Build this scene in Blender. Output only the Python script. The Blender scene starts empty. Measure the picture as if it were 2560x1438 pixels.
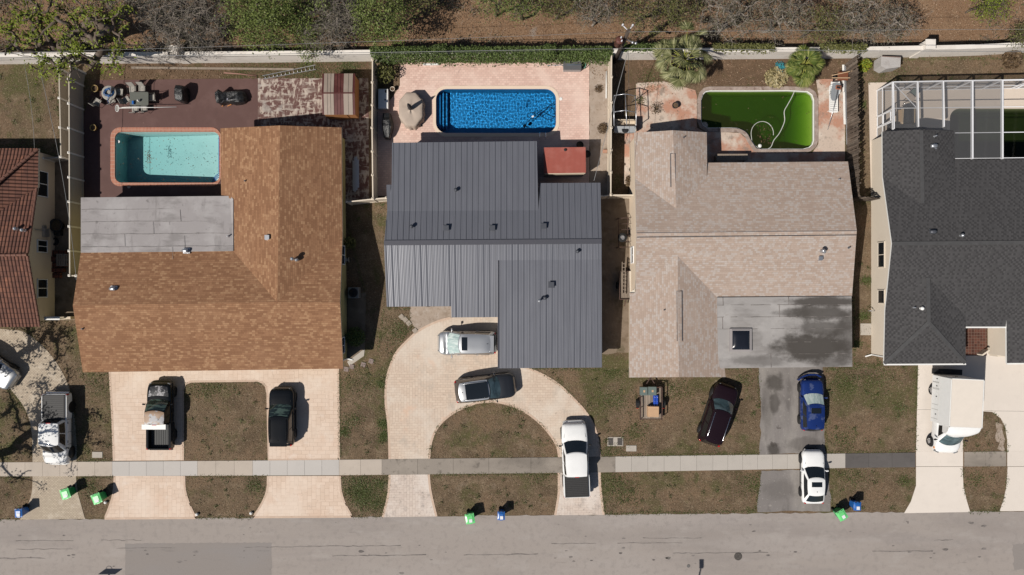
import bpy, bmesh, math, random
import numpy as np
from mathutils import Vector, Matrix
from mathutils.geometry import tessellate_polygon
random.seed(7); RNG = np.random.default_rng(7)
SC = bpy.context.scene; COL = SC.collection
PI = math.pi; R = math.radians

# ------------------------------------------------------------------ camera, sky, sun, exposure
CAMH = 55.0; PPM = 32.0          # drone height in metres; photo pixels per metre on the ground
cam = bpy.data.cameras.new('camera'); cam_o = bpy.data.objects.new('camera', cam); COL.objects.link(cam_o)
cam_o.location = (0, 0, CAMH); cam.sensor_width = 36.0; cam.lens = 36.0*CAMH/80.0
cam.clip_start = 0.5; cam.clip_end = 2000; SC.camera = cam_o
SUN = Vector((-0.71, -0.51, 1.0)).normalized()
W = bpy.data.worlds.new('World'); SC.world = W; W.use_nodes = True
nt = W.node_tree; sky = nt.nodes.new('ShaderNodeTexSky'); sky.sky_type = 'NISHITA'; sky.sun_disc = False
sky.sun_elevation = math.asin(SUN.z); sky.sun_rotation = math.atan2(SUN.x, SUN.y) % (2*PI)
bg = nt.nodes['Background']; nt.links.new(sky.outputs[0], bg.inputs[0]); bg.inputs[1].default_value = 0.05
sl = bpy.data.lights.new('sun', 'SUN'); sl.energy = 5.0; sl.angle = R(0.5); sl.color = (1.0, 0.945, 0.87)
sl.cycles.is_caustics_light = True      # the ripples of the blue pool focus the sun on its floor
so = bpy.data.objects.new('sun', sl); COL.objects.link(so); so.location = (-30, -20, 60)
so.rotation_euler = SUN.to_track_quat('Z', 'Y').to_euler()
SC.view_settings.view_transform = 'Standard'; SC.view_settings.look = 'None'
SC.view_settings.exposure = -0.12; SC.view_settings.gamma = 1.0; SC.view_settings.use_curve_mapping = False
SC.cycles.max_bounces = 8; SC.cycles.diffuse_bounces = 1; SC.cycles.transparent_max_bounces = 12
SC.cycles.use_denoising = True

def P(px, py, h=0.0):
    """where a thing at height h stands that the photo shows at pixel (px, py)"""
    k = (1-h/CAMH)/PPM
    return Vector(((px-1280)*k, (719-py)*k, h))

# ------------------------------------------------------------------ materials
class NT:
    def __init__(s, name):
        s.m = bpy.data.materials.new(name); s.m.use_nodes = True; s.t = s.m.node_tree
        s.b = s.t.nodes['Principled BSDF']; s.out = s.t.nodes['Material Output']
    def n(s, typ, **kw):
        x = s.t.nodes.new('ShaderNode'+typ)
        for k, v in kw.items(): setattr(x, k, v)
        return x
    def l(s, a, b): s.t.links.new(a, b)
    def val(s, sock, v):
        if hasattr(v, 'links') or hasattr(v, 'is_linked'): s.l(v, sock)
        else: sock.default_value = v
    def math(s, op, a, b=None, c=None):
        x = s.n('Math', operation=op); s.val(x.inputs[0], a)
        if b is not None: s.val(x.inputs[1], b)
        if c is not None: s.val(x.inputs[2], c)
        return x.outputs[0]
    def coord(s, kind):
        if kind == 'pos': return s.n('NewGeometry').outputs['Position']
        return s.n('TexCoord').outputs['UV' if kind == 'uv' else 'Object']
    def mapped(s, co, scale=(1, 1, 1), off=(0, 0, 0), rot=0):
        mp = s.n('Mapping'); s.l(co, mp.inputs[0]); mp.inputs['Scale'].default_value = scale
        mp.inputs['Location'].default_value = off; mp.inputs['Rotation'].default_value = (0, 0, rot); return mp.outputs[0]
    def noise(s, co, scale, detail=3, rough=.6, dist=0):
        x = s.n('TexNoise'); s.l(co, x.inputs['Vector']); x.inputs['Scale'].default_value = scale
        x.inputs['Detail'].default_value = detail; x.inputs['Roughness'].default_value = rough; x.inputs['Distortion'].default_value = dist
        return x.outputs['Fac']
    def step(s, v, lo, hi, a=0., b=1.):
        x = s.n('MapRange', interpolation_type='SMOOTHSTEP'); s.l(v, x.inputs[0])
        for i, q in enumerate((lo, hi, a, b)): x.inputs[i+1].default_value = q
        return x.outputs[0]
    def mix(s, f, a, b, mode='MIX'):
        x = s.n('Mix', data_type='RGBA', blend_type=mode); s.val(x.inputs[0], f)
        for i, q in ((6, a), (7, b)):
            if isinstance(q, tuple): x.inputs[i].default_value = (*q, 1) if len(q) == 3 else q
            else: s.l(q, x.inputs[i])
        return x.outputs[2]
    def bump(s, h, strength=.3, dist=.02, prev=None):
        x = s.n('Bump'); s.l(h, x.inputs['Height']); x.inputs['Strength'].default_value = strength
        x.inputs['Distance'].default_value = dist
        if prev is not None: s.l(prev, x.inputs['Normal'])
        return x.outputs[0]
    def fin(s, col=None, rough=None, metal=0., nrm=None, spec=None, coat=0.):
        if col is not None:
            if isinstance(col, tuple): s.b.inputs['Base Color'].default_value = (*col, 1)
            else: s.l(col, s.b.inputs['Base Color'])
        if rough is not None: s.val(s.b.inputs['Roughness'], rough)
        s.b.inputs['Metallic'].default_value = metal
        if spec is not None: s.b.inputs['Specular IOR Level'].default_value = spec
        if coat: s.b.inputs['Coat Weight'].default_value = coat; s.b.inputs['Coat Roughness'].default_value = .04
        if nrm is not None: s.l(nrm, s.b.inputs['Normal'])
        return s.m

def layered(name, base, layers, rough=.9, bump=None, coord='pos', spec=.2, metal=0., var=.0):
    """base colour with noise-shaped patches: (colour, scale, lo, hi, opacity[, stretch[, offset[, detail]]])"""
    s = NT(name); co = s.coord(coord); c = base
    for L in layers:
        col, sc, lo, hi, op = L[:5]; st = L[5] if len(L) > 5 else (1, 1, 1); off = L[6] if len(L) > 6 else (random.random()*50, random.random()*50, 0)
        f = s.noise(s.mapped(co, st, off), sc, L[7] if len(L) > 7 else 4, .62)
        c = s.mix(s.step(f, lo, hi, 0, op), c, col)
    if var:
        g = s.n('NewGeometry').outputs['Random Per Island']
        v = s.math('MULTIPLY_ADD', g, 2*var, 1-var); hs = s.n('HueSaturation'); s.l(v, hs.inputs['Value'])
        if isinstance(c, tuple): hs.inputs['Color'].default_value = (*c, 1)
        else: s.l(c, hs.inputs['Color'])
        c = hs.outputs[0]
    nb = None
    if bump: nb = s.bump(s.noise(co, bump[0], 4, .7), bump[1], bump[2] if len(bump) > 2 else .02)
    return s.fin(c, rough, metal, nb, spec)

def plain(name, c, rough=.6, metal=0., spec=.4, coat=0., noise=.12, sc=6, coord='obj'):
    s = NT(name); co = s.coord(coord); f = s.noise(co, sc, 4, .6)
    d = tuple(x*(1-noise) for x in c); u = tuple(min(1, x*(1+noise)) for x in c)
    return s.fin(s.mix(f, d, u), rough, metal, None, spec, coat)

def brick(name, c1, c2, mortar, w, h, ms=.006, off=.5, coord='pos', rough=.85, layers=(), bump=.25, rot=0, big=None, bias=0., freq=2):
    s = NT(name); co = s.coord(coord)
    mc = s.mapped(co, rot=rot) if rot else co
    def B(w, h, m1, m2, mm, msz):
        b = s.n('TexBrick', offset=off, offset_frequency=freq); s.l(mc, b.inputs['Vector'])
        b.inputs['Color1'].default_value = (*m1, 1); b.inputs['Color2'].default_value = (*m2, 1); b.inputs['Mortar'].default_value = (*mm, 1)
        b.inputs['Scale'].default_value = 1; b.inputs['Mortar Size'].default_value = msz; b.inputs['Mortar Smooth'].default_value = .1
        b.inputs['Bias'].default_value = bias; b.inputs['Brick Width'].default_value = w; b.inputs['Row Height'].default_value = h
        return b
    b = B(w, h, c1, c2, mortar, ms); c = b.outputs['Color']
    if big:
        bb = B(big[0], h, (0, 0, 0), (1, 1, 1), (.5, .5, .5), 0.0)
        c = s.mix(s.step(bb.outputs['Color'], big[2], big[3], 0, big[4]), c, big[1])
    for L in layers:
        st = L[5] if len(L) > 5 else (1, 1, 1)
        f = s.noise(s.mapped(co, st, (random.random()*50, random.random()*50, 0)), L[1], 4, .62)
        c = s.mix(s.step(f, L[2], L[3], 0, L[4]), c, L[0])
    nb = s.bump(b.outputs['Fac'], bump, -.01)
    nb = s.bump(s.noise(co, 30, 3, .7), .12, .01, nb)
    return s.fin(c, rough, 0, nb, .25)

def leafmat(name, cols, trans=.25):
    s = NT(name); g = s.n('NewGeometry').outputs['Random Per Island']
    r = s.n('ValToRGB'); s.l(g, r.inputs[0]); e = r.color_ramp.elements
    while len(e) < len(cols): e.new(.5)
    for i, c in enumerate(cols): e[i].position = i/(len(cols)-1); e[i].color = (*c, 1)
    s.l(r.outputs[0], s.b.inputs['Base Color']); s.b.inputs['Roughness'].default_value = .55; s.b.inputs['Specular IOR Level'].default_value = .3
    if trans:
        t = s.n('BsdfTranslucent'); s.l(r.outputs[0], t.inputs[0]); m = s.n('MixShader'); m.inputs[0].default_value = trans
        s.l(s.b.outputs[0], m.inputs[1]); s.l(t.outputs[0], m.inputs[2]); s.l(m.outputs[0], s.out.inputs[0])
    return s.m

def water(name, tint, dens, bscale=3., bstr=.1, gloss=1.0, murk=None):
    s = NT(name); s.t.nodes.remove(s.b); co = s.coord('pos')
    tr = s.n('BsdfTransparent'); gl = s.n('BsdfGlossy'); gl.inputs['Roughness'].default_value = .02
    fr = s.n('Fresnel'); fr.inputs['IOR'].default_value = 1.33
    nb = s.bump(s.noise(co, bscale, 3, .5), bstr, .05); s.l(nb, gl.inputs['Normal']); s.l(nb, fr.inputs['Normal'])
    m = s.n('MixShader'); s.l(s.math('MULTIPLY', fr.outputs[0], gloss), m.inputs[0]); s.l(tr.outputs[0], m.inputs[1]); s.l(gl.outputs[0], m.inputs[2])
    if murk:      # algae hanging in the water
        df = s.n('BsdfDiffuse'); df.inputs[0].default_value = (*murk[0], 1); m2 = s.n('MixShader'); m2.inputs[0].default_value = murk[1]; s.l(m.outputs[0], m2.inputs[1]); s.l(df.outputs[0], m2.inputs[2]); m = m2
    s.l(m.outputs[0], s.out.inputs['Surface'])
    va = s.n('VolumeAbsorption'); va.inputs['Color'].default_value = (*tint, 1); va.inputs['Density'].default_value = dens
    s.l(va.outputs[0], s.out.inputs['Volume']); return s.m

def screenmat(name, c, op):
    s = NT(name); tr = s.n('BsdfTransparent'); m = s.n('MixShader'); m.inputs[0].default_value = op
    s.fin(c, .8, spec=.1); s.l(tr.outputs[0], m.inputs[1]); s.l(s.b.outputs[0], m.inputs[2]); s.l(m.outputs[0], s.out.inputs[0]); return s.m

# ------------------------------------------------------------------ mesh building
class MB:
    def __init__(s): s.v = []; s.f = []; s.mi = []; s.uv = {}; s.sm = []
    def add(s, vs, fs, mi=0, smooth=False):
        o = len(s.v); s.v += [tuple(q) for q in vs]
        for f in fs: s.f.append(tuple(i+o for i in f)); s.mi.append(mi); s.sm.append(smooth)
        return o
    def box(s, c, d, rz=0., mi=0, M=None, taper=1.0):
        x, y, z = (q/2 for q in d); vs = []
        for k, t in ((-1, 1.), (1, taper)):
            for a, b in ((-1, -1), (1, -1), (1, 1), (-1, 1)):
                q = Vector((a*x*t, b*y*t, k*z))
                q = M @ q if M is not None else Matrix.Rotation(rz, 3, 'Z') @ q
                vs.append(q+Vector(c))
        s.add(vs, [(3, 2, 1, 0), (4, 5, 6, 7), (0, 1, 5, 4), (1, 2, 6, 5), (2, 3, 7, 6), (3, 0, 4, 7)], mi)
    def bar(s, a, b, w, h=None, mi=0, up=(0, 0, 1)):
        a = Vector(a); b = Vector(b); d = b-a; L = d.length
        if L < 1e-6: return
        d.normalize(); u = Vector(up)
        if abs(d.dot(u)) > .98: u = Vector((1, 0, 0))
        x = d.cross(u).normalized(); z = x.cross(d)
        M = Matrix((x, d, z)).transposed(); s.box((a+b)/2, (w, L, h or w), mi=mi, M=M)
    def tube(s, pts, r, n=8, mi=0, cap=True, smooth=True):
        pts = [Vector(p) for p in pts]; m = len(pts); rs = r if hasattr(r, '__len__') else [r]*m
        vs = []; ref = None
        for i, p in enumerate(pts):
            d = (pts[min(i+1, m-1)]-pts[max(i-1, 0)])
            d = d.normalized() if d.length > 1e-9 else Vector((0, 0, 1))
            if ref is None: ref = Vector((0, 0, 1)) if abs(d.z) < .9 else Vector((1, 0, 0))
            x = d.cross(ref)
            if x.length < 1e-4: x = d.cross(Vector((.31, .77, .2)))
            x.normalize(); y = d.cross(x); ref = x.cross(d)
            for k in range(n):
                t = 2*PI*k/n; vs.append(p+(x*math.cos(t)+y*math.sin(t))*rs[i])
        fs = [(i*n+k, i*n+(k+1) % n, (i+1)*n+(k+1) % n, (i+1)*n+k) for i in range(m-1) for k in range(n)]
        s.add(vs, fs, mi, smooth)
        if cap:
            o = len(s.v)-m*n
            s.f.append(tuple(o+k for k in reversed(range(n)))); s.mi.append(mi); s.sm.append(False)
            s.f.append(tuple(o+(m-1)*n+k for k in range(n))); s.mi.append(mi); s.sm.append(False)
    def lathe(s, prof, c=(0, 0, 0), n=20, mi=0, axis='z', smooth=True, capb=True, capt=True):
        vs = []
        for r, z in prof:
            for k in range(n):
                t = 2*PI*k/n; q = (r*math.cos(t), r*math.sin(t), z)
                if axis == 'x': q = (q[2], q[0], q[1])
                if axis == 'y': q = (q[1], q[2], q[0])
                vs.append(Vector(q)+Vector(c))
        m = len(prof)
        o = s.add(vs, [(i*n+k, i*n+(k+1) % n, (i+1)*n+(k+1) % n, (i+1)*n+k) for i in range(m-1) for k in range(n)], mi, smooth)
        for ok, i, rev in ((capb, 0, True), (capt, m-1, False)):
            if ok:
                r = [o+i*n+k for k in range(n)]; s.f.append(tuple(reversed(r) if rev else r)); s.mi.append(mi); s.sm.append(False)
    def prism(s, poly, z0, z1, holes=(), mi=0, bottom=False, side_mi=None):
        """flat slab over a polygon (list of (x, y)) with holes"""
        loops = [list(poly)]+[list(h) for h in holes]
        flat = [Vector((p[0], p[1], 0)) for L in loops for p in L]
        tri = tessellate_polygon([[Vector((p[0], p[1], 0)) for p in L] for L in loops])
        fs = []
        for t in tri:
            a, b, c = (flat[i] for i in t)
            fs.append(tuple(t) if (b-a).cross(c-a).z > 0 else tuple(reversed(t)))
        s.add([(q.x, q.y, z1) for q in flat], fs, mi)
        if bottom: s.add([(q.x, q.y, z0) for q in flat], [tuple(reversed(f)) for f in fs], mi)
        if z1-z0 > 1e-5:
            for li, L in enumerate(loops):
                n = len(L); ar = sum(L[i][0]*L[(i+1) % n][1]-L[(i+1) % n][0]*L[i][1] for i in range(n))
                if (ar < 0) != (li > 0): L = L[::-1]
                vs = [(p[0], p[1], z0) for p in L]+[(p[0], p[1], z1) for p in L]
                s.add(vs, [(i, (i+1) % n, n+(i+1) % n, n+i) for i in range(n)], mi if side_mi is None else side_mi)
    def build(s, name, mats, parent=None, world=True, smooth=None, loc=None):
        me = bpy.data.meshes.new(name); off = Vector((0, 0, 0))
        if parent is not None and world: off = Vector(parent.location)
        if loc is not None: off = Vector(loc)
        me.from_pydata([(a[0]-off.x, a[1]-off.y, a[2]-off.z) for a in s.v], [], s.f)
        for m in (mats if isinstance(mats, (list, tuple)) else [mats]): me.materials.append(m)
        me.polygons.foreach_set('material_index', s.mi)
        me.polygons.foreach_set('use_smooth', [bool(x) if smooth is None else smooth for x in s.sm])
        if s.uv:
            ul = me.uv_layers.new(name='UVMap')
            for p in me.polygons:
                for li, vi in zip(p.loop_indices, p.vertices): ul.data[li].uv = s.uv.get(vi, (0, 0))
        me.update(); o = bpy.data.objects.new(name, me); COL.objects.link(o)
        if parent is not None: o.parent = parent
        if loc is not None: o.location = loc
        return o

def soft(o, angle=35, bevel=0, seg=2):
    """rounded edges"""
    if bevel:
        b = o.modifiers.new('bevel', 'BEVEL'); b.width = bevel; b.segments = seg; b.limit_method = 'ANGLE'; b.angle_limit = R(angle)
    for p in o.data.polygons: p.use_smooth = True
    o.data.set_sharp_from_angle(angle=R(angle)) if hasattr(o.data, 'set_sharp_from_angle') else None
    return o

def thing(name, label, cat, loc=(0, 0, 0), rz=0., group=None):
    o = bpy.data.objects.new(name, None); COL.objects.link(o); o.empty_display_size = .3
    o.location = loc; o.rotation_euler = (0, 0, rz); o['label'] = label; o['category'] = cat
    if group: o['group'] = group
    return o
def tag(o, label, cat, group=None):
    o['label'] = label; o['category'] = cat
    if group: o['group'] = group
    return o
def struct(o, kind='structure'): o['kind'] = kind; return o
def dup(root, loc, rz, label=None, group=None):
    r = root.copy(); COL.objects.link(r); r.location = loc; r.rotation_euler = (0, 0, rz)
    if label: r['label'] = label
    if group: r['group'] = group
    for ch in list(root.children):
        c = ch.copy(); COL.objects.link(c); c.parent = r
        for g in ch.children:
            d = g.copy(); COL.objects.link(d); d.parent = c
    return r

def px2(pts, h=0.): return [P(a, b, h).to_2d() for a, b in pts]
def smooth_curve(pts, n=6, closed=False):
    out = []; m = len(pts)
    rng = range(m) if closed else range(m-1)
    for i in rng:
        p = [np.array(pts[(i+k) % m] if closed else pts[min(max(i+k, 0), m-1)], float) for k in (-1, 0, 1, 2)]
        for j in range(n):
            t = j/n
            out.append(tuple(.5*((2*p[1])+(-p[0]+p[2])*t+(2*p[0]-5*p[1]+4*p[2]-p[3])*t*t+(-p[0]+3*p[1]-3*p[2]+p[3])*t**3)))
    if not closed: out.append(tuple(pts[-1]))
    return out
def rrect(x0, y0, x1, y1, r, n=6):
    """rounded rectangle in photo pixels"""
    out = []
    for cx, cy, a0 in ((x1-r, y0+r, -90), (x1-r, y1-r, 0), (x0+r, y1-r, 90), (x0+r, y0+r, 180)):
        for k in range(n+1):
            t = R(a0+90*k/n); out.append((cx+r*math.cos(t), cy+r*math.sin(t)))
    return out

def foliage(name, mat, pts, size, parent=None, up=.5, aspect=.55, stuff=False, droop=0.):
    """leaf-sized faces at the given points (N x 3), one mesh"""
    pts = np.asarray(pts, float); n = len(pts)
    if parent is not None: pts = pts-np.array(parent.location)
    nor = RNG.normal(size=(n, 3)); nor[:, 2] = np.abs(nor[:, 2])+up; nor /= np.linalg.norm(nor, axis=1)[:, None]
    a = RNG.normal(size=(n, 3)); a -= (a*nor).sum(1)[:, None]*nor; a /= np.linalg.norm(a, axis=1)[:, None]
    b = np.cross(nor, a); sz = size*(0.6+0.8*RNG.random(n))[:, None]
    a = a*sz; b = b*sz*aspect
    a[:, 2] -= droop*sz[:, 0]
    v = np.stack([pts-a*.5, pts+b*.5+nor*sz*.06, pts+a*.5, pts-b*.5+nor*sz*.06], 1).reshape(-1, 3)
    me = bpy.data.meshes.new(name); me.vertices.add(4*n); me.vertices.foreach_set('co', v.ravel())
    me.loops.add(4*n); me.polygons.add(n); me.loops.foreach_set('vertex_index', np.arange(4*n, dtype=np.int32))
    me.polygons.foreach_set('loop_start', np.arange(0, 4*n, 4, dtype=np.int32))
    me.polygons.foreach_set('loop_total', np.full(n, 4, dtype=np.int32))
    me.update(calc_edges=True); me.validate(); me.materials.append(mat)
    o = bpy.data.objects.new(name, me); COL.objects.link(o)
    if parent is not None: o.parent = parent
    return o
# ------------------------------------------------------------------ ground materials
M = {}
M['lawn'] = layered('dry lawn', (.152, .106, .066), [
    ((.225, .165, .108), 1.1, .46, .68, .75), ((.088, .062, .038), .45, .46, .64, .70), ((.068, .076, .022), .16, .50, .61, .70, (1, 1, 1), (11, 4, 0), 6), ((.185, .122, .076), .22, .50, .60, .8, (1, 1, 1), (3, 8, 0), 6), ((.23, .18, .13), .5, .62, .70, .6, (1, 1, 1), (21, 8, 0), 6),
    ((.060, .072, .020), .7, .56, .68, .65), ((.110, .075, .048), 3., .45, .68, .6), ((.33, .26, .18), 8., .54, .72, .75), ((.045, .033, .018), 10., .52, .70, .75)],
    bump=(12, .9, .06))
M['litter'] = layered('leaf litter', (.225, .138, .082), [
    ((.285, .190, .118), .8, .48, .72, .7), ((.120, .072, .042), .5, .50, .7, .7), ((.34, .235, .155), 9., .54, .74, .8),
    ((.085, .048, .027), 12., .50, .72, .8), ((.27, .235, .205), .35, .62, .72, .7), ((.235, .105, .05), 5., .55, .75, .5)], bump=(12, .9, .06))
M['bed'] = layered('planting bed soil', (.120, .078, .048), [
    ((.20, .13, .085), 2., .48, .72, .7), ((.055, .062, .016), .6, .52, .68, .5), ((.27, .19, .13), 9., .56, .74, .7), ((.05, .03, .017), 11., .5, .72, .7)], bump=(12, .8, .05))
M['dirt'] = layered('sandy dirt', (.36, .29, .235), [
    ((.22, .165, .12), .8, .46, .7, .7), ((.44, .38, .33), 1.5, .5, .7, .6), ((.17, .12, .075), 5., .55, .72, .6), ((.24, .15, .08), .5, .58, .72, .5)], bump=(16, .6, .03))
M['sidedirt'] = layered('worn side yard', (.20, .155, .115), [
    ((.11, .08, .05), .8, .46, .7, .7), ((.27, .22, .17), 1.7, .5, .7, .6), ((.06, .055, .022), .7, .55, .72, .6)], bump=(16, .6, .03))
M['road'] = layered('worn asphalt', (.315, .276, .249), [
    ((.235, .205, .188), .09, .50, .66, .55, (.5, 1.6, 1), (5, 2, 0)), ((.345, .31, .288), .2, .55, .68, .5, (.12, 1, 1), (3, 7, 0)),
    ((.355, .318, .296), .12, .45, .65, .55, (.25, 1, 1)), ((.23, .205, .195), .5, .5, .72, .45, (.12, 1, 1)), ((.15, .13, .12), 1.2, .66, .74, .55, (.16, 1, 1)),
    ((.245, .218, .20), 2.2, .48, .68, .5), ((.37, .335, .31), .9, .52, .7, .45, (.4, 1, 1)), ((.36, .335, .32), 45., .52, .66, .35), ((.18, .165, .155), 38., .54, .68, .40), ((.09, .08, .075), .9, .715, .75, .6)], bump=(60, .3, .01))
M['roadpatch'] = layered('patched asphalt', (.250, .223, .205), [
    ((.25, .23, .22), .5, .45, .7, .6, (.3, 1, 1)), ((.13, .12, .115), 1.6, .6, .75, .5, (.2, 1, 1)), ((.30, .28, .27), 40., .54, .68, .4), ((.11, .10, .1), 34., .55, .7, .4)], bump=(60, .35, .01))
M['seam'] = layered('tar seam', (.125, .112, .104), [((.21, .188, .176), 2., .42, .58, .95)], rough=.8)
def concrete(nm, c, d=.18, stain=.5, var=0.03):
    dk = tuple(x*(1-d*1.6) for x in c); lt = tuple(min(1, x*(1+d*.5)) for x in c)
    return layered(nm, c, [(lt, .7, .45, .7, .6), (dk, 1.3, .52, .75, stain), (tuple(x*.5 for x in c), 3.5, .64, .78, stain*.6), (dk, 30., .55, .7, .25), (dk, .3, .5, .7, stain*.5, (.3, 1, 1))], bump=(50, .15, .01), var=var)
M['walk_new'] = concrete('new sidewalk concrete', (.475, .445, .415), .08, .25)
M['walk_beige'] = concrete('beige sidewalk concrete', (.455, .395, .335), .14, .45)
M['walk_dirty'] = concrete('blackened sidewalk concrete', (.275, .24, .205), .40, .85)
M['walk_black'] = concrete('asphalt sidewalk patch', (.115, .105, .10), .3, .5)
M['walk_grey'] = concrete('grey sidewalk concrete', (.42, .385, .345), .12, .4)
M['white_conc'] = concrete('pale concrete', (.66, .595, .53), .09, .35)
M['pad'] = concrete('concrete pad', (.42, .38, .33), .15, .4)
M['cage_conc'] = concrete('cage deck', (.62, .53, .45), .09, .3)
M['asph_drive'] = layered('old asphalt driveway', (.20, .182, .172), [
    ((.31, .285, .26), .35, .45, .65, .8, (1, .25, 1)), ((.10, .09, .085), .6, .52, .70, .6, (1, .4, 1)), ((.36, .33, .30), 2., .60, .75, .5), ((.06, .05, .045), .8, .64, .72, .8), ((.42, .40, .37), 5., .62, .72, .5), ((.12, .11, .1), 30., .54, .7, .5)], bump=(40, .4, .015))
# stamped concrete: two interlocking slate sizes
def stamped(nm, c1, c2, line, layers, w=.62, h=.31, ms=.012):
    s = NT(nm); co = s.coord('pos')
    def B(w, h, ang, off):
        b = s.n('TexBrick', offset=.5); s.l(s.mapped(co, rot=ang, off=off), b.inputs['Vector']); b.inputs['Scale'].default_value = 1
        b.inputs['Color1'].default_value = (*c1, 1); b.inputs['Color2'].default_value = (*c2, 1); b.inputs['Mortar'].default_value = (*line, 1)
        b.inputs['Mortar Size'].default_value = ms; b.inputs['Mortar Smooth'].default_value = .3; b.inputs['Brick Width'].default_value = w; b.inputs['Row Height'].default_value = h; return b
    a = B(w, h, 0, (0, 0, 0)); b = B(w*.9, h*1.1, PI/2, (.2, .3, 0))
    pick = s.n('TexVoronoi', distance='CHEBYCHEV'); s.l(co, pick.inputs['Vector']); pick.inputs['Scale'].default_value = .8
    sp = s.n('SeparateColor'); s.l(pick.outputs['Color'], sp.inputs[0]); f = s.math('GREATER_THAN', sp.outputs[0], .5)
    c = s.mix(f, a.outputs['Color'], b.outputs['Color'])
    for L in layers:
        st = L[5] if len(L) > 5 else (1, 1, 1)
        c = s.mix(s.step(s.noise(s.mapped(co, st, (random.random()*50, 9, 0)), L[1], 4, .62), L[2], L[3], 0, L[4]), c, L[0])
    return s.fin(c, .75, 0, s.bump(s.noise(co, 25, 3, .7), .15, .01), .3)
M['stamped_pink'] = stamped('pink stamped concrete', (.655, .515, .41), (.59, .455, .355), (.42, .31, .235), [((.69, .58, .485), .3, .42, .65, .6), ((.58, .415, .31), .5, .52, .70, .5), ((.70, .61, .53), .9, .55, .75, .5), ((.46, .34, .27), 3.2, .60, .74, .4), ((.5, .36, .28), 22., .55, .72, .35), ((.30, .25, .21), .7, .66, .78, .4)])
M['stamped_rim'] = layered('stamped concrete rim', (.52, .39, .30), [((.62, .49, .39), 1., .45, .7, .6), ((.42, .26, .19), 3., .55, .72, .5)], rough=.8, bump=(25, .2, .01))
M['stamped_tan'] = stamped('tan stamped concrete', (.60, .485, .385), (.54, .425, .335), (.40, .31, .24), [((.62, .55, .47), .3, .42, .65, .7), ((.36, .32, .27), .55, .52, .72, .65, (1, .8, 1)), ((.62, .41, .29), .45, .58, .72, .5), ((.20, .18, .155), 2.2, .61, .76, .5), ((.45, .37, .3), 22., .55, .72, .3)], .40, .20)
M['stamped_worn'] = stamped('weathered stamped apron', (.58, .49, .42), (.52, .43, .37), (.38, .31, .26), [((.66, .59, .53), .5, .42, .65, .7), ((.25, .22, .2), 1.2, .52, .74, .7), ((.14, .13, .12), 3.2, .58, .74, .55)], .40, .20)
M['pavers'] = brick('sandstone pavers', (.50, .42, .32), (.42, .345, .265), (.21, .17, .13), .21, .105, .010, layers=[((.36, .30, .23), .6, .5, .7, .5), ((.56, .49, .40), 1.4, .52, .7, .5)], bump=.4)
M['pink_pavers'] = brick('pink patio pavers', (.70, .50, .42), (.58, .39, .325), (.50, .36, .30), .28, .17, .014, layers=[((.72, .56, .48), .35, .45, .68, .6), ((.55, .36, .30), .5, .52, .7, .4), ((.40, .30, .26), 1.1, .66, .78, .5)], bump=.2)
M['maroon'] = layered('maroon painted concrete', (.112, .062, .055), [((.145, .085, .076), .5, .45, .7, .7), ((.100, .055, .048), .9, .5, .72, .6), ((.24, .17, .15), 3., .66, .76, .5), ((.09, .06, .055), 25., .55, .7, .35), ((.06, .045, .04), .4, .62, .72, .5)], rough=.7, bump=(30, .15, .01))
M['peel'] = layered('peeling maroon paint', (.120, .062, .054), [((.165, .09, .08), .6, .45, .7, .6), ((.50, .43, .365), 2.8, .49, .60, .85, (1.3, .5, 1), (3, 9, 0), 10), ((.46, .40, .35), 2.2, .52, .62, .8, (.4, 1.9, 1), (13, 2, 0), 10), ((.24, .19, .165), 1.2, .48, .66, .5), ((.36, .33, .30), .7, .58, .64, .6)], rough=.75, bump=(30, .2, .01))
M['stain_conc'] = layered('stained concrete', (.52, .42, .345), [((.42, .20, .13), .45, .44, .58, .85, (1, 1, 1), (7, 3, 0), 6), ((.62, .54, .46), .9, .5, .7, .7), ((.22, .18, .15), 1.1, .56, .70, .7), ((.13, .105, .09), 3.5, .60, .74, .65), ((.30, .25, .21), 6., .55, .7, .5)], rough=.85, bump=(30, .2, .01))
M['red_brick'] = brick('red coping brick', (.42, .165, .105), (.34, .125, .08), (.46, .33, .26), .11, .30, .012, off=0, bump=.3)
M['coping_tan'] = concrete('tan coping', (.70, .56, .44), .06, .2)
M['grey_brick'] = layered('weathered coping brick', (.30, .235, .20), [((.40, .33, .29), 2.2, .45, .62, .8), ((.19, .13, .11), 2.9, .52, .68, .8), ((.12, .1, .09), 7., .6, .75, .5)], bump=(20, .5, .02))

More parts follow.
